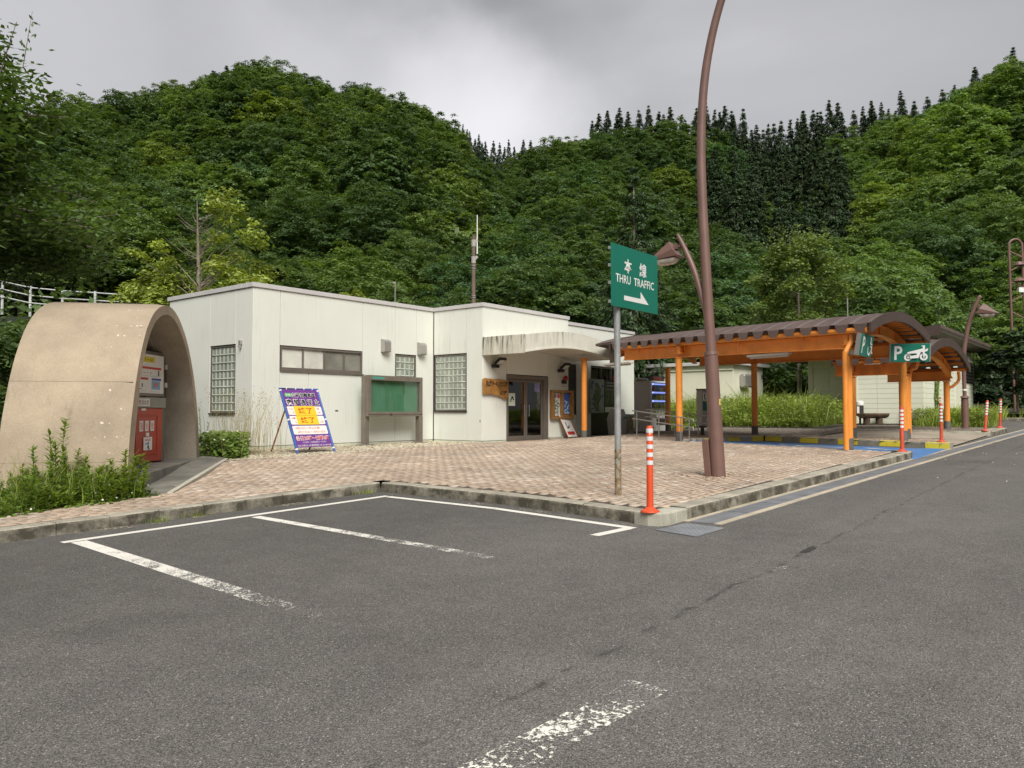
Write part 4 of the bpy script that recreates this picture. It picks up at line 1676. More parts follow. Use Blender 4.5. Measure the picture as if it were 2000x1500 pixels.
t = thing('guide_panel', 'dark brown guide panel with green photographs and white label in the window', 'map board', (27.35, 17.2, 1.55))
mbk = MB()
mbk.box(27.04, 27.88, 17.14, 17.2, 1.57, 2.90)
mbk.build('sheet', mat('panel_brown', (0.030, 0.018, 0.016), .45), t)
mbk = MB()
for (x_, w_) in ((27.10, .33), (27.46, .35)):
    mbk.box(x_, x_ + w_, 17.132, 17.138, 1.92, 2.42)
mbk.build('photograph', mat('photo_green', (0.05, 0.075, 0.03), .5, var=.8, vs=12, fine=.5, fs=30), t)
mbk = MB()
mbk.box(27.08, 27.82, 17.132, 17.138, 1.60, 1.80)
mbk.build('label_plate', M_white, t)
mbk = MB()
for k in range(3):
    mbk.box(27.12, 27.66, 17.127, 17.131, 1.64 + k * .05, 1.655 + k * .05)
for k in range(2):
    mbk.box(27.2, 27.74, 17.132, 17.138, 2.78 - k * .12, 2.815 - k * .12)
for k in range(4):
    mbk.box(27.12, 27.76, 17.132, 17.138, 2.56 - k * .03, 2.566 - k * .03)
mbk.build('print_lines', M_vent, t)
# extinguisher box behind the panels
t = thing('red_lamp', 'small red lamp on the wall above the dark guide panel', 'alarm', (27.72, 17.1, 3.0))
mbk = MB()
mbk.lathe([(.06, 0), (.07, .08), (.05, .17), (.001, .2)], (27.72, 17.12, 2.90), 10)
mbk.build('dome', mat('red_lens_dull', (0.22, 0.02, 0.02), 0.3), t, smooth=True)
mbk = MB()
mbk.box(27.64, 27.8, 17.06, 17.24, 2.84, 2.90)
mbk.build('base', M_alud, t)
# ------------------------------------------------------------------ hydrant shelter (concrete arch)
M_shel = mat('sandy_concrete', (0.385, 0.308, 0.222), 0.9, var=0.2, vs=1.1, fine=0.12, fs=45, bump=0.4, bs=9, streak=1.3, streak_col=(0.20, 0.165, 0.115), ss=2.6, sz=(2.55, 2.05), spots=0.6, spot_col=(0.62, 0.53, 0.40), sps=5.0, spot_at=0.70)
M_shelin = mat('shelter_soffit', (0.34, 0.295, 0.235), 0.9, var=0.2, vs=1.4, fine=0.15, fs=40, bump=0.25, streak=0.4)
SO = Vector((5.80, 12.48, 0))
SA = Vector((0.64, 0.768, 0)).normalized()           # along the opening
SB = Vector((-SA.y, SA.x, 0))                        # into the shelter


def sp_(s, b, z):
    p = SO + SA * s + SB * b
    return Vector((p.x, p.y, z))


sh = thing('hydrant_shelter', 'sand coloured concrete arch shelter open towards the paved square', 'shelter', tuple(SO) [:2] + (0.3,))
outer = [(-.12, .2), (-.10, .7), (-.02, 1.2), (.10, 1.64), (.34, 2.23), (.60, 2.67), (.92, 3.05), (1.40, 3.38), (2.0, 3.57), (2.62, 3.62), (3.22, 3.52), (3.84, 3.26), (4.36, 2.90), (4.90, 2.32), (5.28, 1.66), (5.48, 1.1), (5.60, .48), (5.63, .2)]


def spline(pts, n):
    out = []
    for i in range(len(pts) - 1):
        p0, p1, p2, p3 = (Vector((*pts[max(0, min(len(pts) - 1, i + k))], 0)) for k in (-1, 0, 1, 2))
        for j in range(n):
            t = j / n
            q = 0.5 * ((2 * p1) + (p2 - p0) * t + (2 * p0 - 5 * p1 + 4 * p2 - p3) * t * t + (3 * p1 - p0 - 3 * p2 + p3) * t ** 3)
            out.append((q.x, q.y))
    out.append(pts[-1])
    return out


osp = spline(outer, 4)
th = 0.26
isp = []
for i, (x, z) in enumerate(osp):
    a, b = osp[max(0, i - 1)], osp[min(len(osp) - 1, i + 1)]
    d_ = Vector((b[0] - a[0], b[1] - a[1])).normalized()
    isp.append((x + d_.y * th * (1.25 if z < 2 else 1.0) * 1.0, z - d_.x * th * .72))
DEP = 1.85
mbk = MB()
n_ = len(osp)
bs_n = 10
rows_ = []
for k in range(bs_n + 1):
    b = DEP * k / bs_n
    rows_.append([sp_(x + (0.02 if k == 0 else 0) * (1 if x < 2.7 else -1), b, z - (0.015 if k == 0 and z > 1 else 0)) for x, z in osp])
for k in range(bs_n + 1):
    mbk.v.extend(map(tuple, rows_[k]))
for k in range(bs_n):
    for i in range(n_ - 1):
        mbk.f.append((k * n_ + i, (k + 1) * n_ + i, (k + 1) * n_ + i + 1, k * n_ + i + 1))
        mbk.m.append(0)
# front rim
fr = [sp_(x + (0.02) * (1 if x < 2.7 else -1), -0.0, z - (0.015 if z > 1 else 0)) for x, z in osp]
inn = [sp_(x, 0.0, z) for x, z in isp]
b0 = len(mbk.v)
mbk.v.extend(map(tuple, fr))
mbk.v.extend(map(tuple, inn))
for i in range(n_ - 1):
    mbk.f.append((b0 + i, b0 + i + 1, b0 + n_ + i + 1, b0 + n_ + i))
    mbk.m.append(0)
# back slab closes the niche, rim of the rear
bk = [sp_(x, DEP, z) for x, z in osp]
mbk.add(bk, [tuple(range(n_))])
mbk.build('shell', M_shel, sh, smooth=True)
mbk = MB()
ins = [[sp_(x, b, z) for x, z in isp] for b in (0.002, 0.62, 0.622, DEP - .22)]
ins[2] = [sp_(x + .02 * (1 if x < 2.7 else -1), 0.622, z - .02) for x, z in isp]
ins[3] = [sp_(x + .02 * (1 if x < 2.7 else -1), DEP - .22, z - .02) for x, z in isp]
for r_ in ins:
    mbk.v.extend(map(tuple, r_))
for k in range(3):
    for i in range(n_ - 1):
        mbk.f.append((k * n_ + i, k * n_ + i + 1, (k + 1) * n_ + i + 1, (k + 1) * n_ + i))
        mbk.m.append(0)
mbk.add([tuple(p) for p in ins[3]], [tuple(range(n_))[::-1]])
mbk.build('soffit', M_shelin, sh, smooth=True)
mbk = MB()
mbk.obox(sp_(.1, -.02, .1), SA * 5.3, SB * 1.7, (0, 0, .47))
mbk.build('floor_step', M_conc, sh, bevel=.015)
mbk = MB()
for (zj, pr_) in ((2.12, .006), (0.78, .004)):
    i = min(range(len(osp) // 2), key=lambda q_: abs(osp[q_][1] - zj))
    (s0, za_), (s1, zb_) = osp[i], osp[i + 1]
    d_ = Vector((s1 - s0, zb_ - za_)).normalized()
    n3 = SA * (-d_.y) + Vector((0, 0, d_.x))
    t3 = SA * d_.x + Vector((0, 0, d_.y))
    for j in range(12):
        p = sp_(s0, .04 + j * .15, za_) + t3 * random.uniform(-.004, .004)
        mbk.obox(p - n3 * .01, SB * .15, t3 * random.uniform(.006, .014), n3 * (.01 + pr_))
mbk.build('form_joint', M_shel, sh)
mbk = MB()
# pale scuffs on the flank (chips in the render coat)
for k in range(26):
    i = random.randint(2, 16) * 2
    s_, z = osp[min(i, 30)]
    if s_ > 1.4:
        continue
    b = random.uniform(.03, .5)
    a2 = osp[min(i, 30) + 1]
    dz = Vector((a2[0] - s_, a2[1] - z)).normalized()
    n3 = SA * (-dz.y) + Vector((0, 0, dz.x))
    t3 = SA * dz.x + Vector((0, 0, dz.y))
    w_ = random.uniform(.012, .03)
    p = sp_(s_, b, z) + n3 * .002
    mbk.quad(p, p + SB * w_, p + SB * w_ + t3 * w_ * 1.4, p + t3 * w_ * 1.1)
mbk.build('chip', mat('chip_white', (0.68, 0.60, 0.48), .9), sh, kind='stuff')
# slab in front of the step
mbk = MB()
zs = lambda p: float(P(p.x, p.y)) + .004
pa, pb, pc, pd = sp_(-.25, -.02, 0), sp_(5.9, -.02, 0), sp_(5.9, -.26, 0), sp_(-.25, -.26, 0)
for k in range(6):
    s0, s1 = -.3 + k * 1.03, -.3 + (k + 1) * 1.03 - .012
    q = [sp_(s0, .02, 0), sp_(s1, .02, 0), sp_(s1, -.62, 0), sp_(s0, -.62, 0)]
    m2 = MB()
    m2.add([Vector((p.x, p.y, zs(p))) for p in q] + [Vector((p.x, p.y, zs(p) - .1)) for p in q], [(0, 1, 2, 3), (4, 7, 6, 5), (0, 4, 5, 1), (1, 5, 6, 2), (2, 6, 7, 3), (3, 7, 4, 0)])
    o = m2.build('apron_slab', M_conc, paving)
m2 = MB()
q = [sp_(-.3, -.635, 0), sp_(6.0, -.635, 0), sp_(6.0, -.72, 0), sp_(-.3, -.72, 0)]
m2.prism([Vector((p.x, p.y, zs(p) + .012)) for p in q], (0, 0, -.1))
m2.build('apron_edging', M_kerbnew, paving)

# cabinet and safety board inside
M_redc = mat('red_cabinet', (0.44, 0.065, 0.042), 0.45, var=0.1, vs=1)
M_redd = mat('red_trim_paint', (0.42, 0.045, 0.025), 0.45)  # slightly darker red for door trim, plate and bell
ZF = 0.572
hc = thing('hydrant_cabinet', 'red fire hydrant cabinet with small extinguisher bay inside the concrete shelter', 'hydrant cabinet', (7.3, 15.4, ZF))
FB_ = 0.72                                          # depth of the front behind the opening
S0, S1 = 0.62, 2.98


PA = Vector((0.776, 0.631, 0)).normalized()
PB_ = Vector((-PA.y, PA.x, 0))
PO = Vector((8.10, 16.0, 0)) - PA * 2.98 - PB_ * FB_


def cp3(s, b, z):
    p = PO + PA * s + PB_ * b
    return Vector((p.x, p.y, z))


def fbox(mb, s0, s1, z0, z1, d0, d1, mi=0):
    """box on the cabinet front, d measured outwards from the front plane"""
    return mb.obox(cp3(s0, FB_ - d0, z0), PA * (s1 - s0), -PB_ * (d1 - d0), (0, 0, z1 - z0), mi)


mbk = MB()
fbox(mbk, S0, S1, ZF + .03, 1.68, -.45, 0)
mbk.build('body', M_redc, hc, bevel=.006)
mbk = MB()
for a, b, c, d in ((1.82, 2.76, 1.52, 1.55), (1.82, 2.76, .74, .77), (1.82, 1.85, .77, 1.52), (2.73, 2.76, .77, 1.52)):
    fbox(mbk, a, b, c, d, 0.001, .012)
mbk.build('door', M_redd, hc)
mbk = MB()
fbox(mbk, 1.86, 2.72, .77, .86, .001, .006)
mbk.build('door_plate', M_redd, hc)
mbk = MB()
fbox(mbk, 1.66, 1.72, 1.0, 1.14, .001, .02)
mbk.build('handle', M_white, hc)
# open bay with the extinguisher and the bell
mbk = MB()
fbox(mbk, .7, 1.58, .70, 1.22, .001, .004)
mbk.build('bay', mat('bay_red_dark', (0.16, 0.02, 0.015), .6), hc)
mbk = MB()
for a, b, c, d in ((.68, 1.60, .68, .70), (.68, 1.60, 1.26, 1.285), (1.58, 1.60, .70, 1.26)):
    fbox(mbk, a, b, c, d, .004, .02)
mbk.build('bay_trim', M_redd, hc)
mbk = MB()
c_ = cp3(1.36, FB_ - .06, 0)
mbk.lathe([(.052, .72), (.058, .74), (.058, 1.02), (.045, 1.07), (.02, 1.09), (.02, 1.13)], (c_.x, c_.y, 0), 12)
mbk.build('extinguisher', M_redc, hc, smooth=True)
mbk = MB()
mbk.tube([cp3(1.36, FB_ - .06, 1.12), cp3(1.30, FB_ - .09, 1.17), cp3(1.26, FB_ - .09, 1.05), cp3(1.27, FB_ - .09, .9)], .012, 6)
mbk.box(c_.x - .03, c_.x + .03, c_.y - .03, c_.y + .03, 1.12, 1.18)
mbk.build('hose', M_black, hc)
mbk = MB()
fbox(mbk, 1.30, 1.43, .78, 1.0, .122, .126)
mbk.build('extinguisher_label', mat('label_pink', (.55, .38, .36), .6), hc)
mbk = MB()
mbk.tube([cp3(1.35, FB_ - .005, 1.42), cp3(1.35, FB_ - .07, 1.42)], [.085, .075], 14)
mbk.build('bell', M_redd, hc, smooth=True)
mbk = MB()
fbox(mbk, 1.22, 1.60, 1.57, 1.62, .001, .006)
mbk.build('name_strip', M_white, hc)
for k, ch in enumerate('消火栓'):
    s_ = 2.06 + k * .235
    mbk = MB()
    fbox(mbk, s_ - .078, s_ + .078, 1.22, 1.43, .001, .006)
    mbk.build('character_plate', M_white, hc, bevel=.004)
    text(ch, .15, cp3(s_, FB_ - .006, 1.325), PA, (0, 0, 1), M_red, hc, width=.105)
mbk = MB()
fbox(mbk, 2.14, 2.50, .84, 1.10, .013, .018)
fbox(mbk, 2.25, 2.37, 1.115, 1.19, .001, .018)
mbk.build('use_label', M_white, hc)
mbk = MB()
for (s_, z, w_, h_) in ((2.33, .94, .03, .09), (2.31, .90, .03, .06), (2.36, .88, .03, .06), (2.34, .99, .035, .03), (2.38, .86, .06, .012)):
    fbox(mbk, s_ - w_ / 2, s_ + w_ / 2, z - h_ / 2 + 0.0, z + h_ / 2, .019, .021)
mbk.build('pictogram', M_black, hc)
mbk = MB()
for k in range(5):
    fbox(mbk, 2.19 + k * .03, 2.215 + k * .03, .955 + .008 * k - .002 * k * k, .972 + .008 * k - .002 * k * k, .019, .021)
mbk.build('pictogram_water', mat('print_blue', (.05, .16, .42), .5), hc)
mbk = MB()
for k in range(2):
    fbox(mbk, 2.19, 2.45, 1.055 - k * .025, 1.064 - k * .025, .019, .021)
mbk.build('label_print', M_red, hc)
# grey head panel with its name, and the metal frame
mbk = MB()
fbox(mbk, S0, S1 + .12, 1.69, 1.90, -.45, .02)
mbk.build('head_panel', mat('grey_head', (.30, .295, .25), .6, var=.1), hc, bevel=.006)
mbk = MB()
fbox(mbk, S1 + .03, S1 + .16, ZF + .01, 1.69, -.45, -.02)
fbox(mbk, S1 + .22, S1 + .27, ZF + .01, 3.0, -.5, -.44)
mbk.build('side_post', M_alu, hc)
mbk = MB()
fbox(mbk, 1.62, 2.36, 1.72, 1.87, .021, .026)
mbk.build('name_plate', M_white, hc)
text('展示用消火栓', .105, cp3(1.99, FB_ - .026, 1.795), PA, (0, 0, 1), mat('maroon', (.22, .03, .04), .5), hc, width=.66)
mbk = MB()
fbox(mbk, 2.05, 2.24, 1.63, 1.675, .001, .006)
mbk.build('maker_plate', M_white, hc)

sb = thing('safety_board', 'white illustrated safety board above the red hydrant cabinet', 'notice board', (7.2, 15.3, 1.9))
Z0, Z1 = 1.98, 2.76
mbk = MB()
fbox(mbk, .3, 3.02, Z0 - .06, Z1 + .07, -.02, .02)
mbk.build('frame', M_alu, sb, bevel=.008)
mbk = MB()
fbox(mbk, .34, 2.96, Z0, Z1, .021, .026)
mbk.build('panel', M_white, sb)
mbk = MB()
fbox(mbk, 3.04, 3.2, Z0 - .1, Z1 + .05, -.1, -.02)
mbk.build('side_channel', M_alud, sb)
for zz in (2.12, 2.5):
    mbk = MB()
    fbox(mbk, 3.06, 3.16, zz, zz + .1, -.02, .02)
    mbk.build('clip', M_pipe, sb)


def sbox(nm, items, m_, lift=.0265, th_=.002):
    mb2 = MB()
    for (s0, s1, z0, z1) in items:
        fbox(mb2, s0, s1, z0, z1, lift, lift + th_)
    mb2.build(nm, m_, sb)


sbox('title_band', [(.5, 2.55, 2.60, 2.71)], mat('band_yellow', (.72, .60, .03), .5))
text('いざという時ドライバーは', .078, cp3(1.58, FB_ - .0285, 2.655), PA, (0, 0, 1), M_black, sb, width=1.75)
M_pb, M_pr = mat('band_blue', (.05, .06, .36), .5), mat('band_red', (.55, .04, .03), .5)
sbox('blue_band', [(.5, 1.45, 2.475, 2.525), (.5, 1.42, 2.235, 2.28), (2.42, 2.84, 2.245, 2.285)], M_pb)
sbox('red_band', [(1.78, 2.84, 2.465, 2.51), (1.78, 2.26, 2.245, 2.29)], M_pr)
sbox('print_lines', [(.55, 1.5, 2.435, 2.442), (.55, 1.4, 2.415, 2.422), (.55, 1.3, 2.19, 2.196), (.55, 1.35, 2.17, 2.176), (.55, 1.35, 2.15, 2.156), (1.8, 2.7, 2.325, 2.331), (1.8, 2.2, 2.02, 2.026), (2.35, 2.8, 2.01, 2.016)], M_vent)
sbox('picture', [(.95, 1.08, 2.31, 2.41), (1.82, 1.95, 2.35, 2.44), (2.22, 2.26, 2.38, 2.4), (2.36, 2.4, 2.37, 2.4)], mat('print_pink', (.55, .10, .12), .5))
sbox('picture', [(1.22, 1.26, 2.31, 2.41), (1.3, 1.36, 2.38, 2.41), (2.7, 2.75, 2.34, 2.45), (2.05, 2.15, 2.385, 2.392), (.62, .68, 2.03, 2.12), (.74, .80, 2.02, 2.11), (.9, .98, 2.04, 2.13), (1.02, 1.07, 2.02, 2.08), (1.84, 1.88, 2.13, 2.22), (2.0, 2.04, 2.1, 2.17), (1.85, 2.0, 2.055, 2.066)], M_alud)
sbox('picture', [(2.42, 2.8, 2.06, 2.235)], mat('print_sky', (.22, .42, .62), .5))
sbox('picture', [(2.52, 2.7, 2.11, 2.2)], mat('print_rose', (.55, .22, .2), .5), lift=.029)
sbox('picture', [(1.2, 1.35, 2.05, 2.13)], mat('print_taupe', (.33, .27, .22), .5))

# ------------------------------------------------------------------ green notice board on posts
t = thing('green_notice_board', 'glazed green pinboard on two bronze posts before the cream wall', 'notice board', (16.35, 17.85, .6))
M_bronze = mat('weathered_bronze', (0.21, 0.18, 0.145), .45, metal=.3, var=.15, vs=3, spots=.8, spot_col=(.19, .085, .03), sps=6)
bx0, bx1, by, bz0, bz1 = 15.20, 17.55, 17.85, 1.47, 2.70
ba = Vector((bx1 - bx0, 0.12, 0)).normalized()
for u_, h_ in ((bx0 - .02, bz1 - .02), (bx1 - .16, bz0)):
    mbk = MB()
    mbk.obox((u_, by + .06, .5), ba * .17, Vector((-ba.y, ba.x, 0)) * .17, (0, 0, h_ - .5))
    mbk.build('post', M_bronze, t, bevel=.01)
    mbk = MB()
    mbk.obox((u_ - .12, by - .05, .45), ba * .42, Vector((-ba.y, ba.x, 0)) * .36, (0, 0, .2))
    mbk.build('footing', M_conc, t, bevel=.02)
bo = Vector((bx0, by, 0))
bn = Vector((ba.y, -ba.x, 0))


def bbx(mb, a, b, z0, z1, d0, d1, mi=0):
    return mb.obox(bo + ba * a + bn * d0 + Vector((0, 0, z0)), ba * (b - a), bn * (d1 - d0), (0, 0, z1 - z0), mi)


L_ = bx1 - bx0
mbk = MB()
for a, b, c, d in ((0, L_, bz1 - .15, bz1), (0, L_, bz0, bz0 + .14), (0, .13, bz0 + .14, bz1 - .15), (L_ - .13, L_, bz0 + .14, bz1 - .15)):
    bbx(mbk, a, b, c, d, -.10, .05)
mbk.build('frame', M_bronze, t, bevel=.012)
mbk = MB()
bbx(mbk, .0, L_, bz0 + .055, bz0 + .07, .051, .056)
bbx(mbk, .9, .97, bz0 + .04, bz0 + .09, .056, .07)
mbk.build('lock_rail', M_alud, t)
mbk = MB()
bbx(mbk, .1, L_ - .1, bz0 + .1, bz1 - .1, -.10, -.085)
mbk.build('pinboard', mat('green_baize', (0.085, 0.25, 0.135), .8, var=.12, vs=2.5), t)
mbk = MB()
bbx(mbk, .60, .615, bz0 + .15, bz1 - .16, -.084, -.08)
bbx(mbk, 1.30, 1.32, bz0 + .15, bz1 - .16, -.084, -.08)
mbk.build('board_seam', mat('seam_green', (.10, .28, .19), .7), t)
mbk = MB()
bbx(mbk, .13, L_ / 2, bz0 + .14, bz1 - .15, -.01, -.004)
bbx(mbk, L_ / 2 + .004, L_ - .13, bz0 + .14, bz1 - .15, .004, .01)
mbk.build('glazing', M_glassb, t)
mbk = MB()
bbx(mbk, .17, .66, bz1 - .11, bz1 - .05, .051, .053)
mbk.build('title_strip', mat('teal', (.05, .32, .26), .5), t)

# ------------------------------------------------------------------ purple A-frame sign
M_purple = mat('purple_vinyl', (0.16, 0.045, 0.26), .5, var=.05)
M_bluef = mat('blue_tube', (0.05, 0.13, 0.42), .4)
M_orl = mat('orange_leg', (0.33, 0.085, 0.03), .5, var=.15)
M_yel = mat('yellow_vinyl', (0.80, 0.56, 0.03), .5)
M_redt = mat('orange_red_letter', (0.62, 0.10, 0.02), .5)
M_pinkt = mat('pink_letter', (0.62, 0.12, 0.16), .5)
af = thing('roadworks_sign', 'leaning purple and white A-frame sign in a blue tube frame on the gravel', 'sign', (12.05, 16.2, .58))
AO = Vector((11.52, 16.08, .62))
AX = Vector((1, 0.045, 0)).normalized()
AU = Vector((-0.10, 0.34, 1.0)).normalized()
AN = AX.cross(AU).normalized()
AW, AH = 1.15, 1.66


def ap(x, y, n=0.0):
    return AO + AX * x + AU * y + AN * n


mbk = MB()
mbk.tube([ap(0, -.02), ap(0, AH), ap(AW, AH), ap(AW, -.02)], .033, 8)
mbk.build('tube_frame', M_bluef, af, smooth=True)
for (a, b) in ((0, .08), (AW, .08), (0, .84), (AW, .84), (0, AH - .05), (AW, AH - .05)):
    mbk = MB()
    mbk.tube([ap(a, b - .018), ap(a, b + .018)], .037, 8)
    mbk.build('white_band', M_white, af)
for a in (.18, .46, .72, .98):
    mbk = MB()
    mbk.tube([ap(a - .012, AH), ap(a + .012, AH)], .037, 8)
    mbk.build('white_band', M_white, af)
for a in (0, AW):
    mbk = MB()
    mbk.tube([ap(a, -.1), ap(a, -.02)], .027, 8)
    mbk.build('foot', M_orl, af)
    mbk = MB()
    p0 = ap(a, 1.1, -.03)
    mbk.tube([p0, Vector((p0.x + .12, 17.2, .6))], .02, 8)
    mbk.build('rear_leg', M_orl, af)
mbk = MB()
plate(mbk, ap(AW / 2, AH / 2 + .05), AX, AU, AW - .06, AH - .14, .012, th=.008)
mbk.build('panel', M_purple, af)


def apl(nm, x, y, w, h, m_, n=.014, r_=.03):
    mb2 = MB()
    pts = []
    for cx, cy, a0 in ((w / 2 - r_, h / 2 - r_, 0), (-w / 2 + r_, h / 2 - r_, 90), (-w / 2 + r_, -h / 2 + r_, 180), (w / 2 - r_, -h / 2 + r_, 270)):
        for k in range(4):
            a = R(a0 + 30 * k)
            pts.append(ap(x + cx + r_ * math.cos(a), y + cy + r_ * math.sin(a), n))
    mb2.prism(pts, -AN * .002)
    mb2.build(nm, m_, af)


def atx(s, h, x, y, m_, w=None, n=.0165, bold=0.0):
    return text(s, h, ap(x, y, n), AX, AU, m_, af, width=w, depth=0, bold=bold)


for s, h, x, y, w, bo_ in (('山形自動車道', .115, .66, 1.49, .70, .02), ('夜 間 通 行 止', .155, .575, 1.30, .98, .02)):
    atx(s, h * 1.18, x, y, M_white, w * 1.045, .0145, .06)
    atx(s, h, x, y, M_black, w, .0175, bo_)
apl('route_plate', .185, 1.49, .20, .10, mat('route_green', (.10, .42, .14), .5))
atx('E48', .055, .185, 1.49, M_white, .14, .0175)
for y in (1.075, .825, .565):
    apl('white_panel', .575, y, 1.06, .225, M_white)
    mb2 = MB()
for y, a, b, c, d in ((1.075, '1山', '5', '間', '1水'), (.825, '2寒', '5', '', '1月')):
    atx(a, .055, .16, y + .05, M_redt, .12)
    atx(b, .055, .20, y - .05, M_redt, .035)
    if c:
        atx(c, .06, .99, y + .05, M_redt, .06)
    atx(d, .055, 1.0, y - .05, M_redt, .10)
    apl('cover_sheet', .575, y, .66, .245, M_yel, .0185, .004)
    atx('終了', .165, .575, y, M_redt, .44, .0215, .02)
atx('3西川IC～月山IC間', .062, .50, .615, M_redt, .74)
atx('6月21日火～ 8月31日水', .062, .60, .515, M_redt, .88)
atx('各日20時～翌朝6時', .13, .575, .355, M_white, 1.03, .0145, .05)
atx('各日20時～翌朝6時', .105, .575, .355, M_pinkt, 1.0, .0175, .012)
atx('※土日祝日・お盆期間(8月10～19日)除く', .05, .60, .245, M_white, .74)
atx('NEXCO東日本 山形管理事務所 TEL 023-686-2080', .052, .575, .165, M_white, 1.04)

# white toilet sign leaning by the orange column
t = thing('toilet_sign', 'leaning white sign with black letters and red arrow behind an orange column', 'sign', (23.1, 15.95, .66))
TO = Vector((22.78, 15.95, .70))
TX = Vector((1, 0.1, 0)).normalized()
TU = Vector((-.28, .35, 1)).normalized()
TN = TX.cross(TU).normalized()


def tp(x, y, n=0.0):
    return TO + TX * x + TU * y + TN * n


mbk = MB()
plate(mbk, tp(.36, .72), TX, TU, .68, 1.4, 0, th=.02)
mbk.build('panel', M_white, t)
for k, ch in enumerate('トイレ'):
    text(ch, .26, tp(.36, 1.18 - .36 * k), TX, TU, M_black, t, width=.24, bold=.03)
mbk = MB()
plate(mbk, tp(.36, .17), TX, TU, .5, .12, .003)
mbk.build('red_arrow', M_red, t)
for a in (0.0, .72):
    mbk = MB()
    mbk.tube([tp(a, -.05), tp(a, 1.45)], .018, 6)
    mbk.build('frame_tube', M_orl, t)
    mbk = MB()
    q = tp(a, 1.1, -.02)
    mbk.tube([q, Vector((q.x - .05, q.y + .45, .66))], .016, 6)
    mbk.build('rear_leg', M_orl, t)

# ------------------------------------------------------------------ THRU TRAFFIC sign
M_galv = mat('galvanised_post', (0.36, 0.365, 0.36), .45, metal=.35, var=.22, vs=7, fine=.12, fs=30, spots=.5, spot_col=(.56, .56, .54), sps=16)
M_rust = mat('rusty_steel', (0.21, 0.145, 0.075), .8, var=.5, vs=14, spots=.7, spot_col=(.33, .33, .30), sps=18, spot_at=.5)
M_green = mat('sign_green', (0.006, 0.158, 0.105), .4, var=.04)
M_swhite = mat('sign_white', (0.74, 0.73, 0.70), .45)
t = thing('direction_sign', 'green direction sign with white arrow on a galvanised post', 'sign', (9.43, 5.76, .44))
mbk = MB()
mbk.tube([(9.43, 5.76, 1.08), (9.42, 5.76, 3.85)], .045, 14)
mbk.build('post', M_galv, t, smooth=True)
mbk = MB()
mbk.tube([(9.43, 5.76, .40), (9.43, 5.76, 1.085)], .047, 14)
mbk.build('post_foot', M_rust, t, smooth=True)
mbk = MB()
mbk.box(9.14, 10.44, 5.672, 5.684, 3.06, 3.93)
mbk.build('panel', M_green, t, bevel=.003)
mbk = MB()
for zz in (3.12, 3.38, 3.62, 3.86):
    mbk.box(9.12, 10.42, 5.684, 5.715, zz - .02, zz + .02)
mbk.build('stiffener', M_galv, t)
for zz in (3.2, 3.74):
    mbk = MB()
    mbk.tube([(9.43, 5.76, zz - .03), (9.43, 5.76, zz + .03)], .052, 14)
    mbk.box(9.36, 9.50, 5.69, 5.74, zz - .025, zz + .025)
    mbk.build('clamp', M_galv, t)
text('本', .20, (9.58, 5.672, 3.66), (1, 0, 0), (0, 0, 1), M_swhite, t, width=.205, bold=.022)
text('線', .20, (10.0, 5.672, 3.66), (1, 0, 0), (0, 0, 1), M_swhite, t, width=.205, bold=.022)
text('THRU', .118, (9.45, 5.672, 3.463), (1, 0, 0), (0, 0, 1), M_swhite, t, width=.40, bold=.012)
text('TRAFFIC', .118, (10.03, 5.672, 3.463), (1, 0, 0), (0, 0, 1), M_swhite, t, width=.58, bold=.012)
mbk = MB()
mbk.prism([(9.47, 5.669, 3.235), (9.47, 5.669, 3.17), (10.16, 5.669, 3.17), (9.93, 5.669, 3.335), (9.93, 5.669, 3.235)], (0, .003, 0))
mbk.build('arrow', M_swhite, t)

# ------------------------------------------------------------------ street lamps
M_brown = mat('lamp_brown', (0.175, 0.098, 0.08), .45, var=.12, vs=2.5, spots=.8, spot_col=(.42, .38, .36), sps=11, spot_at=.72)
M_lglass = mat('lamp_glass', (0.55, 0.50, 0.42), .15, var=.4, vs=8, spec=.8)


def lamp_head(t, base, dirv, s=1.0):
    """prism shaped hood hanging out from the arm; base = where its bracket meets the arm"""
    d_ = Vector(dirv).normalized()
    sd = Vector((-d_.y, d_.x, 0))
    upv = Vector((0, 0, 1))
    b = Vector(base)

    def q(x, y, z):
        return b + d_ * x * s + sd * y * s + upv * z * s
    mb2 = MB()
    vs = [q(.04, -.17, -.21), q(.04, .17, -.21), q(.68, .14, -.26), q(.68, -.14, -.26), q(.26, -.09, .09), q(.26, .09, .09),
          q(.16, -.17, -.08), q(.16, .17, -.08)]
    mb2.add(vs, [(3, 2, 1, 0), (4, 5, 2, 3), (0, 1, 7, 6), (6, 7, 5, 4), (0, 6, 4, 3), (1, 2, 5, 7)])
    mb2.build('hood', M_brown, t, bevel=.012)
    mb2 = MB()
    prof = []
    for k in range(5):
        a = k / 4
        zz = -.235 - .10 * math.sin(a * math.pi / 2)
        w1 = .13 * math.cos(a * math.pi / 2 * .75)
        prof.append([q(.14 + .1 * a, -w1, zz), q(.56 - .1 * a, -w1, zz - .02), q(.56 - .1 * a, w1, zz - .02), q(.14 + .1 * a, w1, zz)])
    for r_ in prof:
        mb2.v.extend(map(tuple, r_))
    for k in range(4):
        for j in range(4):
            mb2.f.append((k * 4 + j, k * 4 + (j + 1) % 4, k * 4 + 4 + (j + 1) % 4, k * 4 + 4 + j))
            mb2.m.append(0)
    mb2.f.append((16, 17, 18, 19))
    mb2.m.append(0)
    mb2.build('lamp_glass', M_lglass, t, smooth=True)
    mb2 = MB()
    mb2.tube([q(-.05, 0, .0), q(.18, 0, -.03)], .022 * s, 8)
    mb2.obox(q(.12, -.07, -.07), d_ * .05 * s, sd * .14 * s, upv * .1 * s)
    mb2.build('bracket', M_brown, t)


t = thing('street_lamp', 'tall bowed brown street lamp with a side arm on the paved corner', 'street lamp', (12.36, 5.59, .50))


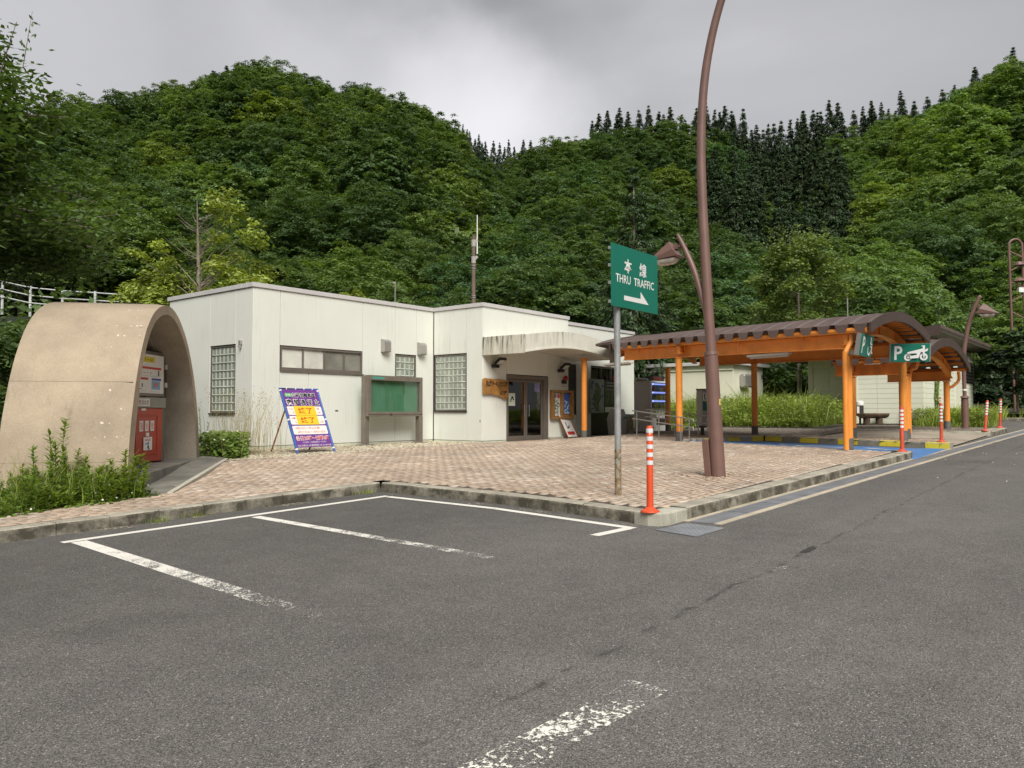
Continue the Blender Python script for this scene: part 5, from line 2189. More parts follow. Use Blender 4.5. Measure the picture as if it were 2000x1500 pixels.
def curve_pts(ctrl, n=6):
    out = []
    for i in range(len(ctrl) - 1):
        p0, p1, p2, p3 = (Vector(ctrl[max(0, min(len(ctrl) - 1, i + k))]) for k in (-1, 0, 1, 2))
        for j in range(n):
            s_ = j / n
            out.append(0.5 * ((2 * p1) + (p2 - p0) * s_ + (2 * p0 - 5 * p1 + 4 * p2 - p3) * s_ * s_ + (3 * p1 - p0 - 3 * p2 + p3) * s_ ** 3))
    out.append(Vector(ctrl[-1]))
    return out


mbk = MB()
pth = [(12.36, 5.60, .48), (12.36, 5.665, 1.6), (12.36, 5.715, 2.58)]
mbk.tube(curve_pts(pth), [.122 - .012 * k / 12 for k in range(13)], 18)
mbk.build('lower_pole', M_brown, t, smooth=True)
mbk = MB()
mbk.tube([(12.36, 5.713, 2.56), (12.36, 5.717, 2.62)], [.118, .112], 18)
mbk.build('collar', M_brown, t, smooth=True)
ctrl = [(12.36, 5.715, 2.6), (12.36, 5.78, 3.8), (12.36, 5.84, 5.0), (12.36, 5.865, 6.0), (12.36, 5.83, 6.9), (12.36, 5.72, 7.7), (12.36, 5.50, 8.5), (12.36, 5.15, 9.3), (12.36, 4.7, 10.0)]
cp_ = curve_pts(ctrl)
mbk = MB()
mbk.tube(cp_, [.088 - .03 * k / (len(cp_) - 1) for k in range(len(cp_))], 18)
mbk.build('upper_pole', M_brown, t, smooth=True)
lamp_head(t, (12.36, 4.95, 9.62), (0, -1, 0), 1.1)
arm = curve_pts([(12.36, 5.77, 3.15), (12.36, 5.87, 3.55), (12.36, 6.00, 4.0), (12.36, 6.18, 4.42), (12.36, 6.33, 4.72)])
mbk = MB()
mbk.tube(arm, [.03 + .022 * math.sin(math.pi * min(1, k / (len(arm) - 1) * 1.08)) ** .5 if k < len(arm) - 1 else .004 for k in range(len(arm))], 12)
mbk.build('side_arm', M_brown, t, smooth=True)
mbk = MB()
mbk.beam((12.36, 5.79, 3.62), (12.36, 5.89, 3.66), .03, .09)
mbk.build('arm_strut', M_brown, t)
lamp_head(t, (12.36, 6.20, 4.50), (-.1, 1, 0), .92)
mbk = MB()
mbk.obox((12.25, 5.69, .52), (.16, .0, 0), (0, .11, 0), (.0, .05, .62))
mbk.build('service_box', M_brown, t, bevel=.008)
mbk = MB()
zt_ = 1.72
for k in range(4):
    a0, a1 = R(-112 + 14 * k), R(-112 + 14 * (k + 1))
    mbk.quad(*[(12.36 + .1205 * math.cos(a), 5.672 + .1205 * math.sin(a), z) for a, z in ((a0, zt_), (a1, zt_), (a1, zt_ + .10), (a0, zt_ + .10))])
mbk.build('number_tag', mat('tag_yellow', (.66, .50, .14), .5), t)
a_ = R(-88)
text('3-1', .045, (12.36 + .122 * math.cos(a_), 5.672 + .122 * math.sin(a_), zt_ + .05), (-math.sin(a_), math.cos(a_), 0), (0, 0, 1), M_black, t, width=.06)

t = thing('street_lamp', 'far bowed brown street lamp leaning over the road by the small canopy', 'street lamp', (31.3, 5.0, 1.05))
zb = float(P(31.3, 5.0))
mbk = MB()
mbk.tube([(31.3, 5.0, zb - .02), (31.3, 5.0, zb + 1.05)], .115, 14)
mbk.tube([(31.3, 5.0, zb + 1.05), (31.3, 5.0, zb + 1.13)], [.16, .09], 14)
mbk.build('lower_pole', M_brown, t, smooth=True)
cp_ = curve_pts([(31.3, 5.0, zb + 1.1), (31.3, 5.01, zb + 2.0), (31.3, 4.99, zb + 2.7), (31.3, 4.86, zb + 3.5), (31.3, 4.68, zb + 4.1), (31.3, 4.46, zb + 4.62)])
mbk = MB()
mbk.tube(cp_, [.062 + .012 * math.sin(k / (len(cp_) - 1) * 3.1) if k < len(cp_) - 1 else .01 for k in range(len(cp_))], 12)
mbk.build('upper_pole', M_brown, t, smooth=True)
lamp_head(t, (31.3, 4.66, zb + 4.22), (0, -1, 0), 1.15)
mbk = MB()
mbk.tube([(31.3, 5.0, zb + 1.30), (31.3, 5.0, zb + 1.36)], .07, 14)
mbk.build('pole_band', M_white, t)

# ------------------------------------------------------------------ delineator posts
M_dor = mat('delineator_orange', (0.72, 0.085, 0.025), .45, var=.06)
M_dor2 = mat('delineator_faded', (0.58, 0.085, 0.04), .5, var=.15)
M_ref = mat('reflective_white', (0.74, 0.74, 0.72), .4)


def delineator(lab, m_, H=1.0, r_=.040, nb=5, b0=.36, bw=.045, gap=.085):
    t = thing('delineator_post', lab, 'road post', group='red and white road posts along the kerbs')
    mb2 = MB()
    mb2.lathe([(.115, 0), (.11, .018), (.075, .03), (.055, .05), (r_ * 1.08, .06)], n=20)
    mb2.build('base', m_, t, smooth=True)
    mb2 = MB()
    mb2.lathe([(r_ * 1.08, .055), (r_, .2), (r_ * .97, H - .02), (r_ * .8, H), (.001, H + .004)], n=18)
    mb2.build('post', m_, t, smooth=True)
    for k in range(nb):
        z = b0 + k * gap
        mb2 = MB()
        mb2.lathe([(r_ * 1.035, z), (r_ * 1.04, z + bw)], n=18)
        mb2.build('reflective_band', M_ref, t, smooth=True)
    return t


z_ = float(P(8.30, 4.62)) + .004
d0 = delineator('bright orange post with white bands on the nearest kerb corner', M_dor, H=1.02, b0=.56, bw=.05, gap=.095)
d0.location = (8.30, 4.63, z_)
mbk = MB()
for k, (a0, a1, z0, z1) in enumerate(((200, 222, .915, .965), (232, 246, .93, .97), (300, 318, .91, .975))):
    q = [(.0405 * math.cos(R(a)), .0405 * math.sin(R(a)), z) for a, z in ((a0, z0), (a1, z0 + .008), (a1 - 4, z1), (a0 + 6, z1 - .012))]
    mbk.quad(*q)
sc_ = mbk.build('paint_scrape', M_ref)
sc_.parent = d0
d1 = delineator('faded red post on the kerb corner before the blue parking space', M_dor2, H=1.0, b0=.53, bw=.05, gap=.088)
d1.location = (19.03, 4.28, float(P(19, 4.3)))
rest_posts = [((22.75, 4.18), 'faded red post on the end of the yellow painted island kerb', (0, 0)),
              ((28.98, 4.08), 'tilted faded red post on the island end near the far lamp', (0.0, .15)),
              ((31.75, 4.02), 'faded red post on the far island tip, beside the tilted one', (0.0, .05)),
              ((34.6, 6.4), 'small red post in the grass right of the far lamp', (0, .03)),
              ((38.0, 9.4), 'small red post in the grass behind the small canopy', (0, 0))]
for (u_, v_), lab, tl in rest_posts:
    dup(d1, (u_, v_, float(P(u_, v_)) + (.0 if u_ < 33 else .05)), random.uniform(0, 6), lab, tilt=tl)
# ------------------------------------------------------------------ orange canopies
M_or = mat('orange_steel', (0.80, 0.285, 0.045), .5, var=.13, vs=1.6, fine=.08, fs=30, streak=.55, streak_col=(.30, .09, .02), ss=6, spots=.7, spot_col=(.12, .04, .015), sps=16, spot_at=.735)
M_or_in = M_or
M_roof = mat('brown_roof_metal', (0.145, 0.103, 0.093), .42, var=.12, vs=1.2, fine=.06, fs=30, metal=.15, streak=.3, streak_col=(.05, .035, .03))
M_roofin = mat('brown_roof_underside', (0.060, 0.028, 0.020), .7, var=.2)
M_fascia = mat('brown_fascia', (0.075, 0.050, 0.042), .45, var=.08)
M_tube = mat('lamp_batten', (0.50, 0.47, 0.42), .4, spots=.8, spot_col=(.3, .12, .05), sps=20, spot_at=.68)


def canopy(t, L, Rr, v0, v1, ze, rise, frames, colL, colR, pitch=.45, gut_end=None, gut_left=True, fasciaH=.235):
    """L(v), Rr(v): eaves lines on plan as points; ze(v): eaves height"""
    def arc(v, k, n, dz=0.0, a=0.0, b=0.0):
        """point k of n across the roof at the station v (a, b widen left/right)"""
        l, r_ = Vector(L(v)), Vector(Rr(v))
        d_ = (r_ - l)
        s_ = -a + (1 + a + b) * k / n
        p = l + d_ * s_
        q = 4 * s_ * (1 - s_)
        return Vector((p.x, p.y, ze(v) + rise * q + dz))
    N = 14
    nst = int(round((v1 - v0) / pitch))
    ax = (Vector(L(v1)) - Vector(L(v0)))
    for i in range(nst):
        a0 = v0 + (v1 - v0) * i / nst
        w_ = (v1 - v0) / nst
        st = [(0, .15), (.10, .15), (.24, .0), (.66, .0), (.80, .15), (.9, .15), (1.0, .15)]
        mb2 = MB()
        for k in range(N):
            for (s0, h0), (s1, h1) in zip(st[:-1], st[1:]):
                mb2.quad(arc(a0 + s0 * w_, k, N, h0, .03, .03), arc(a0 + s1 * w_, k, N, h1, .03, .03), arc(a0 + s1 * w_, k + 1, N, h1, .03, .03), arc(a0 + s0 * w_, k + 1, N, h0, .03, .03))
        for kk in (0, N):
            e_ = [arc(a0 + s0 * w_, kk, N, h0, .032, .032) for s0, h0 in ((.09, .147), (.25, -.035), (.65, -.035), (.81, .147))]
            mb2.quad(*e_)
        me_o = mb2.build('roof_panel', [M_roof], t)
        sol = me_o.modifiers.new('thickness', 'SOLIDIFY')
        sol.thickness = .012
    # fascias at the near end and the far end
    for vv_, sg in ((v0, -1), (v1, 1)):
        mb2 = MB()
        for k in range(N):
            p0, p1 = arc(vv_, k, N, 0, .035, .035), arc(vv_, k + 1, N, 0, .035, .035)
            o_ = ax.normalized() * .05 * sg
            mb2.hexa([p0 + Vector((0, 0, .17 - fasciaH)), p1 + Vector((0, 0, .17 - fasciaH)), p1 + o_ + Vector((0, 0, .17 - fasciaH)), p0 + o_ + Vector((0, 0, .17 - fasciaH)),
                      p0 + Vector((0, 0, .17)), p1 + Vector((0, 0, .17)), p1 + o_ + Vector((0, 0, .17)), p0 + o_ + Vector((0, 0, .17))])
        mb2.build('fascia', M_fascia, t)
    # purlins under the roof
    for k in range(1, 13):
        mb2 = MB()
        p, q = arc(v0 + .06, k, 13, -.035), arc(v1 - .06, k, 13, -.035)
        mb2.beam(p, q, .055, .07)
        mb2.build('purlin', M_or, t)
    # curved frame beams
    for v in frames:
        mb2 = MB()
        for k in range(N):
            p0, p1 = arc(v, k, N, -.10), arc(v, k + 1, N, -.10)
            d_ = ax.normalized() * .05
            h = Vector((0, 0, -.24))
            mb2.hexa([p0 - d_ + h, p1 - d_ + h, p1 + d_ + h, p0 + d_ + h, p0 - d_, p1 - d_, p1 + d_, p0 + d_])
            for z0 in (-.235, 0):
                mb2.hexa([p0 - d_ * 2 + Vector((0, 0, z0 - .015)), p1 - d_ * 2 + Vector((0, 0, z0 - .015)), p1 + d_ * 2 + Vector((0, 0, z0 - .015)), p0 + d_ * 2 + Vector((0, 0, z0 - .015)),
                          p0 - d_ * 2 + Vector((0, 0, z0 + .0)), p1 - d_ * 2 + Vector((0, 0, z0)), p1 + d_ * 2 + Vector((0, 0, z0)), p0 + d_ * 2 + Vector((0, 0, z0))])
        mb2.build('arch_beam', M_or, t)
        for k in (3, 7, 11):
            mb2 = MB()
            p0 = arc(v, k, N, -.115)
            mb2.obox(p0 - ax.normalized() * .09 - Vector((.01, 0, .21)), ax.normalized() * .18, (.02, 0, 0), (0, 0, .2))
            mb2.build('stiffener', M_or, t)
    # edge beams and gutters
    ge = gut_end if gut_end is not None else v1
    for side, E_ in ((-1, L), (1, Rr)):
        p, q = E_(v0 + .55), E_(ge)
        pz, qz = ze(v0 + .55), ze(ge)
        inn = Vector((.10 * -side, 0, 0))
        p3, q3 = Vector((p[0], p[1], pz)) + inn, Vector((q[0], q[1], qz)) + inn
        mb2 = MB()
        mb2.beam(p3 - Vector((0, 0, .27)), q3 - Vector((0, 0, .27)), .04, .30)
        mb2.beam(p3 - Vector((0, 0, .125)), q3 - Vector((0, 0, .125)), .16, .02)
        mb2.beam(p3 - Vector((0, 0, .425)), q3 - Vector((0, 0, .425)), .16, .02)
        mb2.build('edge_beam', M_or, t)
        mb2 = MB()
        o_ = Vector((.06 * side, 0, -.045))
        mb2.tube([p3 - inn + o_ - ax.normalized() * .5, q3 - inn + o_], .066, 10)
        mb2.build('gutter', M_or, t, smooth=True)
        nb_ = max(2, int((ge - v0) / 1.7))
        for k in range(nb_):
            s_ = (k + .62) / nb_
            b_ = p3.lerp(q3, s_) - inn + o_
            mb2 = MB()
            mb2.prism([b_ + Vector((0, 0, -.06)), b_ + Vector((-.09 * side, 0, -.06)), b_ + Vector((-.05 * side, 0, -.22)), b_ + Vector((-.03 * side, 0, -.20))], ax.normalized() * .02)
            mb2.build('gutter_bracket', M_or, t)
    # columns
    for (x, y, zf, zt2) in colL + colR:
        mb2 = MB()
        mb2.tube([(x, y, zf + .27), (x, y, zt2)], .095, 18)
        mb2.tube([(x, y, zt2 - .02), (x, y, zt2)], .125, 18)
        c_ = mb2.build('column', M_or, t, smooth=True)
        mb2 = MB()
        mb2.tube([(x, y, zf - .05), (x, y, zf + .27)], .105, 18)
        b_ = mb2.build('column_foot', M_footdark, t, smooth=True)
        b_.parent = c_
    return arc


M_footdark = mat('column_foot_grey', (0.12, 0.115, 0.11), .55, var=.25, vs=5)
c1 = thing('parking_canopy', 'long orange steel canopy with ribbed brown barrel roof over the blue parking space', 'canopy', (21.0, 9.5, .75))
CL = [(19.10, 5.43), (20.66, 10.55), (22.45, 15.05)]
CR = [(23.02, 5.13), (24.75, 9.95), (26.6, 14.05)]


def interp(tab, v):
    if v <= tab[1][1]:
        a, b = tab[0], tab[1]
    else:
        a, b = tab[1], tab[2]
    s_ = (v - a[1]) / (b[1] - a[1])
    return a[0] + (b[0] - a[0]) * s_


L1 = lambda v: Vector((interp(CL, v) - .13, v, 0))
R1 = lambda v: Vector((interp(CR, v - .34 - .03 * (v - 5)) + .02, v - .34 - .03 * (v - 5), 0))
ze1 = lambda v: 3.50 + .022 * (v - 4.8)
colsL = [(x, y, float(P(x, y)), ze1(y) - .43) for x, y in CL]
colsR = [(x, y, float(P(x, y)), ze1(y) - .43) for x, y in CR]
colsL[2] = (CL[2][0], CL[2][1], .70, 3.45)
arc1 = canopy(c1, L1, R1, 4.82, 13.4, ze1, .36, (5.43, 10.5, 13.2), colsL, colsR, gut_end=12.9)
# low rear part of the roof against the building
mbk = MB()
for i in range(9):
    a = 13.42 + i * .42
    for k in range(10):
        pts = []
        for (s_, kk) in ((0, k), (1, k), (1, k + 1), (0, k + 1)):
            v = a + .405 * s_
            l, r_ = L1(v), R1(v)
            if v > 14.3:
                l.x = max(l.x, 23.72)
            p = l + (r_ - l) * (kk / 10)
            q = 4 * (kk / 10) * (1 - kk / 10)
            pts.append(Vector((p.x, min(p.y, 17.2), 3.80 + .36 * q)))
        mbk.quad(*pts)
    l, r_ = L1(a), R1(a)
rl = mbk.build('link_roof', M_roof, c1)
sol = rl.modifiers.new('thickness', 'SOLIDIFY')
sol.thickness = .08
for i in range(9):
    a = 13.42 + i * .42
    mbk = MB()
    pts = []
    for kk in range(11):
        l, r_ = L1(a), R1(a)
        if a > 14.3:
            l.x = max(l.x, 23.72)
        p = l + (r_ - l) * (kk / 10)
        q = 4 * (kk / 10) * (1 - kk / 10)
        pts.append(Vector((p.x, min(p.y, 17.15), 3.815 + .36 * q)))
    mbk.tube(pts, .028, 6)
    mbk.build('seam', M_roof, c1)
mbk = MB()
mbk.box(21.62, 21.9, 13.35, 13.5, 3.15, 3.80)
mbk.build('roof_step', M_fascia, c1)
# lamps below the roof
for (x, y, z) in ((19.75, 7.6, 3.05), (21.2, 13.0, 3.10)):
    mbk = MB()
    dx = Vector((.32, 1, 0)).normalized()
    sdx = Vector((dx.y, -dx.x, 0))
    mbk.obox(Vector((x, y, z)) - dx * .65, dx * 1.3, sdx * .14, (0, 0, .06))
    mbk.obox(Vector((x, y, z - .05)) - dx * .6 + sdx * .05, dx * 1.2, sdx * .04, (0, 0, .05))
    mbk.build('tube_light', M_tube, c1, bevel=.006)
# corner downpipe with its swan neck
mbk = MB()
mbk.tube(curve_pts([(18.97, 5.30, 3.40), (18.97, 5.31, 3.25), (18.90, 5.36, 3.10), (18.80, 5.39, 2.95), (18.79, 5.40, 2.8), (18.79, 5.40, .74)], 5), .058, 12)
mbk.build('downpipe', M_or, c1, smooth=True)
for z in (2.62, 1.55, .98):
    mbk = MB()
    mbk.tube([(18.81, 5.40, z), (18.81, 5.40, z + .04)], .07, 12)
    mbk.beam((18.81, 5.40, z + .02), (19.05, 5.43, z + .02), .03, .03)
    mbk.build('pipe_clip', M_or, c1)
mbk = MB()
for k in range(4):
    a0, a1 = R(-78 + 12 * k), R(-78 + 12 * (k + 1))
    mbk.quad(*[(19.10 + .0965 * math.cos(a), 5.43 + .0965 * math.sin(a), z) for a, z in ((a0, 1.45), (a1, 1.45), (a1, 1.64), (a0, 1.64))])
mbk.build('paper_label', M_white, c1)

c2 = thing('motorcycle_canopy', 'short orange canopy with brown arched end beyond the long canopy', 'canopy', (27.3, 6.2, .95))
L2 = lambda v: Vector((24.05 + .3 * (v - 5.28), v, 0))
R2 = lambda v: Vector((30.35 + .3 * (v - 5.4), v - .02, 0))
ze2 = lambda v: 3.10 + .01 * (v - 5)
c2L = [(24.1, 5.30, float(P(24.1, 5.3)), 2.66), (24.35, 6.80, float(P(24.3, 6.8)), 2.66)]
c2R = [(30.3, 5.38, float(P(30.3, 5.4)), 2.66), (30.75, 6.9, float(P(30.7, 6.9)), 2.66)]
canopy(c2, L2, R2, 4.72, 7.4, ze2, .58, (5.3, 6.85), c2L, c2R, fasciaH=.25)
mbk = MB()
mbk.tube(curve_pts([(30.55, 5.05, 3.0), (30.55, 5.05, 2.7), (30.45, 5.2, 2.5), (30.42, 5.36, 2.3), (30.42, 5.38, 1.1)], 5), .05, 10)
mbk.build('downpipe', M_or, c2, smooth=True)
mbk = MB()
mbk.tube(curve_pts([(24.15, 4.98, 3.05), (24.2, 5.05, 2.85), (24.22, 5.22, 2.62), (24.22, 5.24, 1.0)], 5), .05, 10)
mbk.build('downpipe', M_or, c2, smooth=True)


def psign(name, label, c, xd, tilt, w, h, kind):
    t = thing(name, label, 'sign', c)
    c = Vector(c)
    xd = Vector(xd).normalized()
    nd = Vector((xd.y, -xd.x, 0))
    ud = (Vector((0, 0, 1)) + nd * tilt).normalized()
    nn = xd.cross(ud).normalized()
    mb2 = MB()
    plate(mb2, c, xd, ud, w, h, 0, th=.02)
    mb2.build('panel', M_green, t, bevel=.003)
    mb2 = MB()
    mb2.obox(c - xd * w * .5 - ud * h / 2 - nn * .12, -xd * .03, ud * h, nn * .1)
    mb2.obox(c + xd * w * .5 - ud * h / 2 - nn * .12, xd * .03, ud * h, nn * .1)
    mb2.build('side_plate', M_vent, t)

    def pl(nm, polys, off=.003):
        mb3 = MB()
        for i, pg in enumerate(polys):
            mb3.prism([c + xd * (x * w) + ud * (y * h) + nn * (off + i * .0006) for x, y in pg], nn * .001)
        return mb3.build(nm, M_swhite, t)

    def ring(cx, cy, ro, ri, a0=0, a1=360, n=20, sxw=1.0):
        out = []
        asp = h / w
        for k in range(n):
            a, b = R(a0 + (a1 - a0) * k / n), R(a0 + (a1 - a0) * (k + 1) / n)
            out.append([(cx + ri * asp * sxw * math.cos(a), cy + ri * math.sin(a)), (cx + ro * asp * sxw * math.cos(a), cy + ro * math.sin(a)),
                        (cx + ro * asp * sxw * math.cos(b), cy + ro * math.sin(b)), (cx + ri * asp * sxw * math.cos(b), cy + ri * math.sin(b))])
        return out
    text('P', h * .76, c - xd * w * .31, xd, ud, M_swhite, t, width=w * .21, depth=.004, bold=.02)
    if kind == 'bike':
        pl('motorcycle_symbol', ring(-.06, -.24, .20, .10) + ring(-.06, -.24, .05, 0) + ring(.34, -.22, .20, .10) + ring(.34, -.22, .05, 0)
           + [[(-.09, .04), (.30, .24), (.36, .16), (.44, .26), (.43, .10), (.30, .02), (.26, .06), (.20, -.28), (-.02, -.30), (-.02, -.20), (.06, -.14), (.16, -.10), (.14, -.02), (-.09, -.04)],
              [(.30, .40), (.36, .40), (.36, -.2), (.32, -.2)], [(.27, .40), (.33, .40), (.33, .36), (.27, .36)]])
    else:
        pl('wheelchair_symbol', ring(.22, -.16, .27, .18, 150, 380, 18) + ring(.20, .36, .07, 0)
           + [[(.17, .28), (.23, .28), (.235, .10), (.17, .10)], [(.20, .14), (.33, .12), (.33, .07), (.20, .07)], [(.20, .02), (.34, .02), (.34, -.04), (.20, -.04)],
              [(.29, -.02), (.34, -.02), (.40, -.30), (.36, -.32)], [(.36, -.27), (.44, -.24), (.44, -.29), (.36, -.33)]])
    return t, c, xd, ud, nn


pt, c_, xd, ud, nn = psign('wheelchair_parking_sign', 'green parking sign with wheelchair symbol bracketed to the orange column', (19.02, 4.98, 3.12), (1, .02, 0), .16, .98, .50, 'chair')
mbk = MB()
mbk.beam((19.10, 5.42, 2.98), (18.75, 5.06, 2.98), .05, .10)
mbk.tube([(19.1, 5.43, 2.93), (19.1, 5.43, 3.03)], .104, 16)
mbk.build('bracket', M_vent, pt)
cen = at(1779.5, 20.2)
pt, c_, xd, ud, nn = psign('motorcycle_parking_sign', 'green parking sign with white motorcycle symbol hung between the canopies', (cen.x, cen.y, zat(689, 20.2)), (.45, -.89, 0), .14, .92, .475, 'bike')
mbk = MB()
mbk.beam(c_ - nn * .06 - ud * .05, Vector((23.9, 5.3, 3.02)), .05, .08)
mbk.beam(c_ - nn * .06 + ud * .1, Vector((23.9, 5.3, 3.2)), .05, .05)
mbk.build('bracket', M_vent, pt)

# ------------------------------------------------------------------ vending machine, bins, handrails, phone
M_vm = mat('vending_grey', (0.62, 0.62, 0.60), .4, var=.05)
M_vmf = mat('vending_white', (0.62, 0.62, 0.60), .35)
vm = thing('vending_machine', 'tall grey drinks vending machine with lit shelves by the building end', 'vending machine', (27.5, 15.3, .72))
x0, x1, y0, y1, z0 = 26.95, 28.25, 14.95, 15.72, .72
mbk = MB()
mbk.box(x0, x1, y0 + .10, y1, z0 + .12, z0 + 2.1)
mbk.build('body', M_vm, vm, bevel=.01)
mbk = MB()
mbk.box(x0, x1, y0, y0 + .097, z0 + .14, z0 + 2.1)
mbk.build('door', M_vmf, vm, bevel=.012)
mbk = MB()
for a in (x0 + .08, x1 - .2):
    mbk.box(a, a + .12, y0 + .1, y0 + .25, z0 - .03, z0 + .12)
mbk.build('foot', M_alud, vm)
mbk = MB()
mbk.box(x0 + .06, x1 - .06, y0 - .004, y0, z0 + 1.03, z0 + 2.04)
mbk.build('display_back', mat('display_blue', (.05, .09, .18), .3), vm)
M_strip = bpy.data.materials.new('display_light')
M_strip.use_nodes = True
b_ = M_strip.node_tree.nodes['Principled BSDF']
b_.inputs['Emission Color'].default_value = (.32, .36, 1.0, 1)
b_.inputs['Emission Strength'].default_value = .75
b_.inputs['Base Color'].default_value = (.2, .2, .5, 1)
cols_ = [(.45, .06, .05), (.06, .06, .07), (.10, .16, .34), (.40, .25, .08), (.30, .30, .28), (.10, .28, .14), (.32, .10, .12)]
cmats = [mat('drink_can', c, .3) for c in cols_]
can = {}
for r_ in range(3):
    zz = z0 + 1.70 - r_ * .33
    mbk = MB()
    mbk.box(x0 + .07, x1 - .12, y0 - .03, y0 - .005, zz + .245, zz + .30)
    mbk.build('display_light', M_strip, vm)
    mbk = MB()
    mbk.box(x0 + .07, x1 - .12, y0 - .05, y0 - .005, zz - .02, zz)
    mbk.build('shelf', M_vmf, vm)
    for k in range(11):
        xx = x0 + .13 + k * .093
        mi_ = random.randrange(len(cmats))
        hh = .20 if (k + r_) % 3 else .15
        mbk = MB()
        mbk.lathe([(.03, 0), (.034, .012), (.034, hh * .75), (.018, hh * .92), (.016, hh)], (xx, y0 - .04, zz + .002), 8)
        mbk.build('bottle', cmats[mi_], vm, smooth=True)
mbk = MB()
mbk.box(x0 + .06, x1 - .10, y0 - .075, y0 - .07, z0 + 1.0, z0 + 2.02)
mbk.build('display_glass', M_glass, vm)
mbk = MB()
for (a, b, c, d) in ((x0 + .5, x0 + .95, .38, .62),):
    mbk.box(a - .1, b + .15, y0 - .012, y0 - .002, z0 + c, z0 + d)
mbk.build('take_out_flap', M_alud, vm)
mbk = MB()
for (a, c, w_, h_) in ((.10, .68, .30, .28), (.46, .82, .12, .16), (.66, .75, .22, .2), (.92, .78, .2, .2)):
    mbk.box(x0 + a, x0 + a + w_, y0 - .008, y0 - .002, z0 + c, z0 + c + h_)
mbk.build('advert', mat('advert_print', (.22, .24, .16), .5, var=.9, vs=11), vm)
mbk = MB()
for (a, c, w_, h_) in ((.08, .24, .09, .06), (.9, .62, .05, .1), (1.06, .55, .06, .3), (1.15, 1.35, .05, .3)):
    mbk.box(x0 + a, x0 + a + w_, y0 - .010, y0 - .002, z0 + c, z0 + c + h_)
mbk.build('coin_panel', M_black, vm)
sgn = thing('sale_display', 'dark box with red lettering lying on top of the vending machine', 'display', (27.55, 15.2, z0 + 2.1))
mbk = MB()
mbk.box(27.2, 28.0, 15.02, 15.35, z0 + 2.11, z0 + 2.30)
mbk.build('case', M_alud, sgn, bevel=.01)
mbk = MB()
for k in range(3):
    a = 27.3 + k * .22
    mbk.box(a, a + .14, 15.012, 15.018, z0 + 2.16, z0 + 2.25)
mbk.build('red_segment', mat('segment_red', (.22, .02, .02), .4), sgn)
bag = thing('folded_sack', 'pale folded sack lying on the vending machine roof', 'sack', (26.9, 15.35, z0 + 2.1))
mbk = MB()
mbk.lathe([(.22, 0), (.27, .03), (.24, .08), (.1, .11), (.001, .12)], (27.06, 15.42, z0 + 2.105), 10)
mbk.build('sack', mat('sack_grey', (.33, .31, .28), .9), bag, smooth=True)

tb = thing('litter_bin', 'grey plastic litter bin with picture stickers beside the vending machine', 'bin', (26.6, 16.2, .70))
mbk = MB()
cx_, cy_ = 26.55, 16.25
for (w0, w1, za, zb2) in ((.25, .29, .70, 1.28), (.30, .30, 1.28, 1.34), (.29, .20, 1.34, 1.72)):
    mbk.hexa([(cx_ - w0, cy_ - w0, za), (cx_ + w0, cy_ - w0, za), (cx_ + w0, cy_ + w0, za), (cx_ - w0, cy_ + w0, za),
              (cx_ - w1, cy_ - w1, zb2), (cx_ + w1, cy_ - w1, zb2), (cx_ + w1, cy_ + w1, zb2), (cx_ - w1, cy_ + w1, zb2)])
mbk.build('body', mat('bin_grey', (.58, .57, .54), .5, var=.08), tb, bevel=.02)
mbk = MB()
for k, (a, b) in enumerate(((-.08, 1.42), (.02, 1.45), (.10, 1.40))):
    mbk.obox((cx_ + a, cy_ - .285 + .03, b), (.05, 0, 0), (0, -.003, 0), (0, .04, .14))
mbk.build('sticker', M_black, tb)
mbk = MB()
mbk.obox((cx_ + .0, cy_ - .305, 1.36), (.24, 0, 0), (0, -.003, 0), (0, .01, .06))
mbk.build('green_sticker', mat('sticker_green', (.05, .30, .16), .5), tb)
tb2 = thing('recycling_box', 'small grey recycling box with tan label between bin and vending machine', 'bin', (27.35, 16.1, .72))
mbk = MB()
mbk.box(26.95, 27.35, 15.95, 16.35, .71, 1.46)
mbk.box(26.93, 27.37, 15.93, 16.37, 1.46, 1.52)
mbk.build('body', mat('box_grey', (.54, .53, .50), .5), tb2, bevel=.01)
mbk = MB()
mbk.box(26.98, 27.26, 15.942, 15.948, .92, 1.42)
mbk.build('tan_label', mat('tan_label', (.38, .29, .14), .6, var=.3, vs=8), tb2)

M_rail = mat('stainless_rail', (.40, .39, .37), .3, metal=.8)
for lab, p0, p1, hs in (('stainless handrail with two bars beside the orange column', (20.85, 12.1), (20.28, 10.05), (.86, .62)),
                        ('dark stainless handrail behind the orange column before the phone pillar', (22.6, 12.6), (22.6, 10.6), (.86, .62))):
    t = thing('handrail', lab, 'handrail', (p0[0], p0[1], .8), group='handrails of the ramp')
    A, B = Vector((*p0, float(P(*p0)))), Vector((*p1, float(P(*p1)) - .02))
    drop = Vector((0, 0, -.18))
    for h in hs:
        mbk = MB()
        u_ = Vector((0, 0, h))
        mbk.tube(curve_pts([A + u_ + (A - B).normalized() * .15, A + u_, (A + B) / 2 + u_ + drop / 2, B + u_ + drop, B + u_ + drop + (B - A).normalized() * .12, B + u_ + drop + (B - A).normalized() * .16 - Vector((0, 0, .1))], 4), .019, 8)
        mbk.build('rail', M_rail, t, smooth=True)
    for s_ in (0.02, .45, .85, 1.0):
        p = A.lerp(B, s_)
        mbk = MB()
        mbk.tube([p - Vector((0, 0, .03)), p + Vector((0, 0, hs[0])) + drop * s_], .017, 8)
        mbk.build('post', M_rail, t, smooth=True)

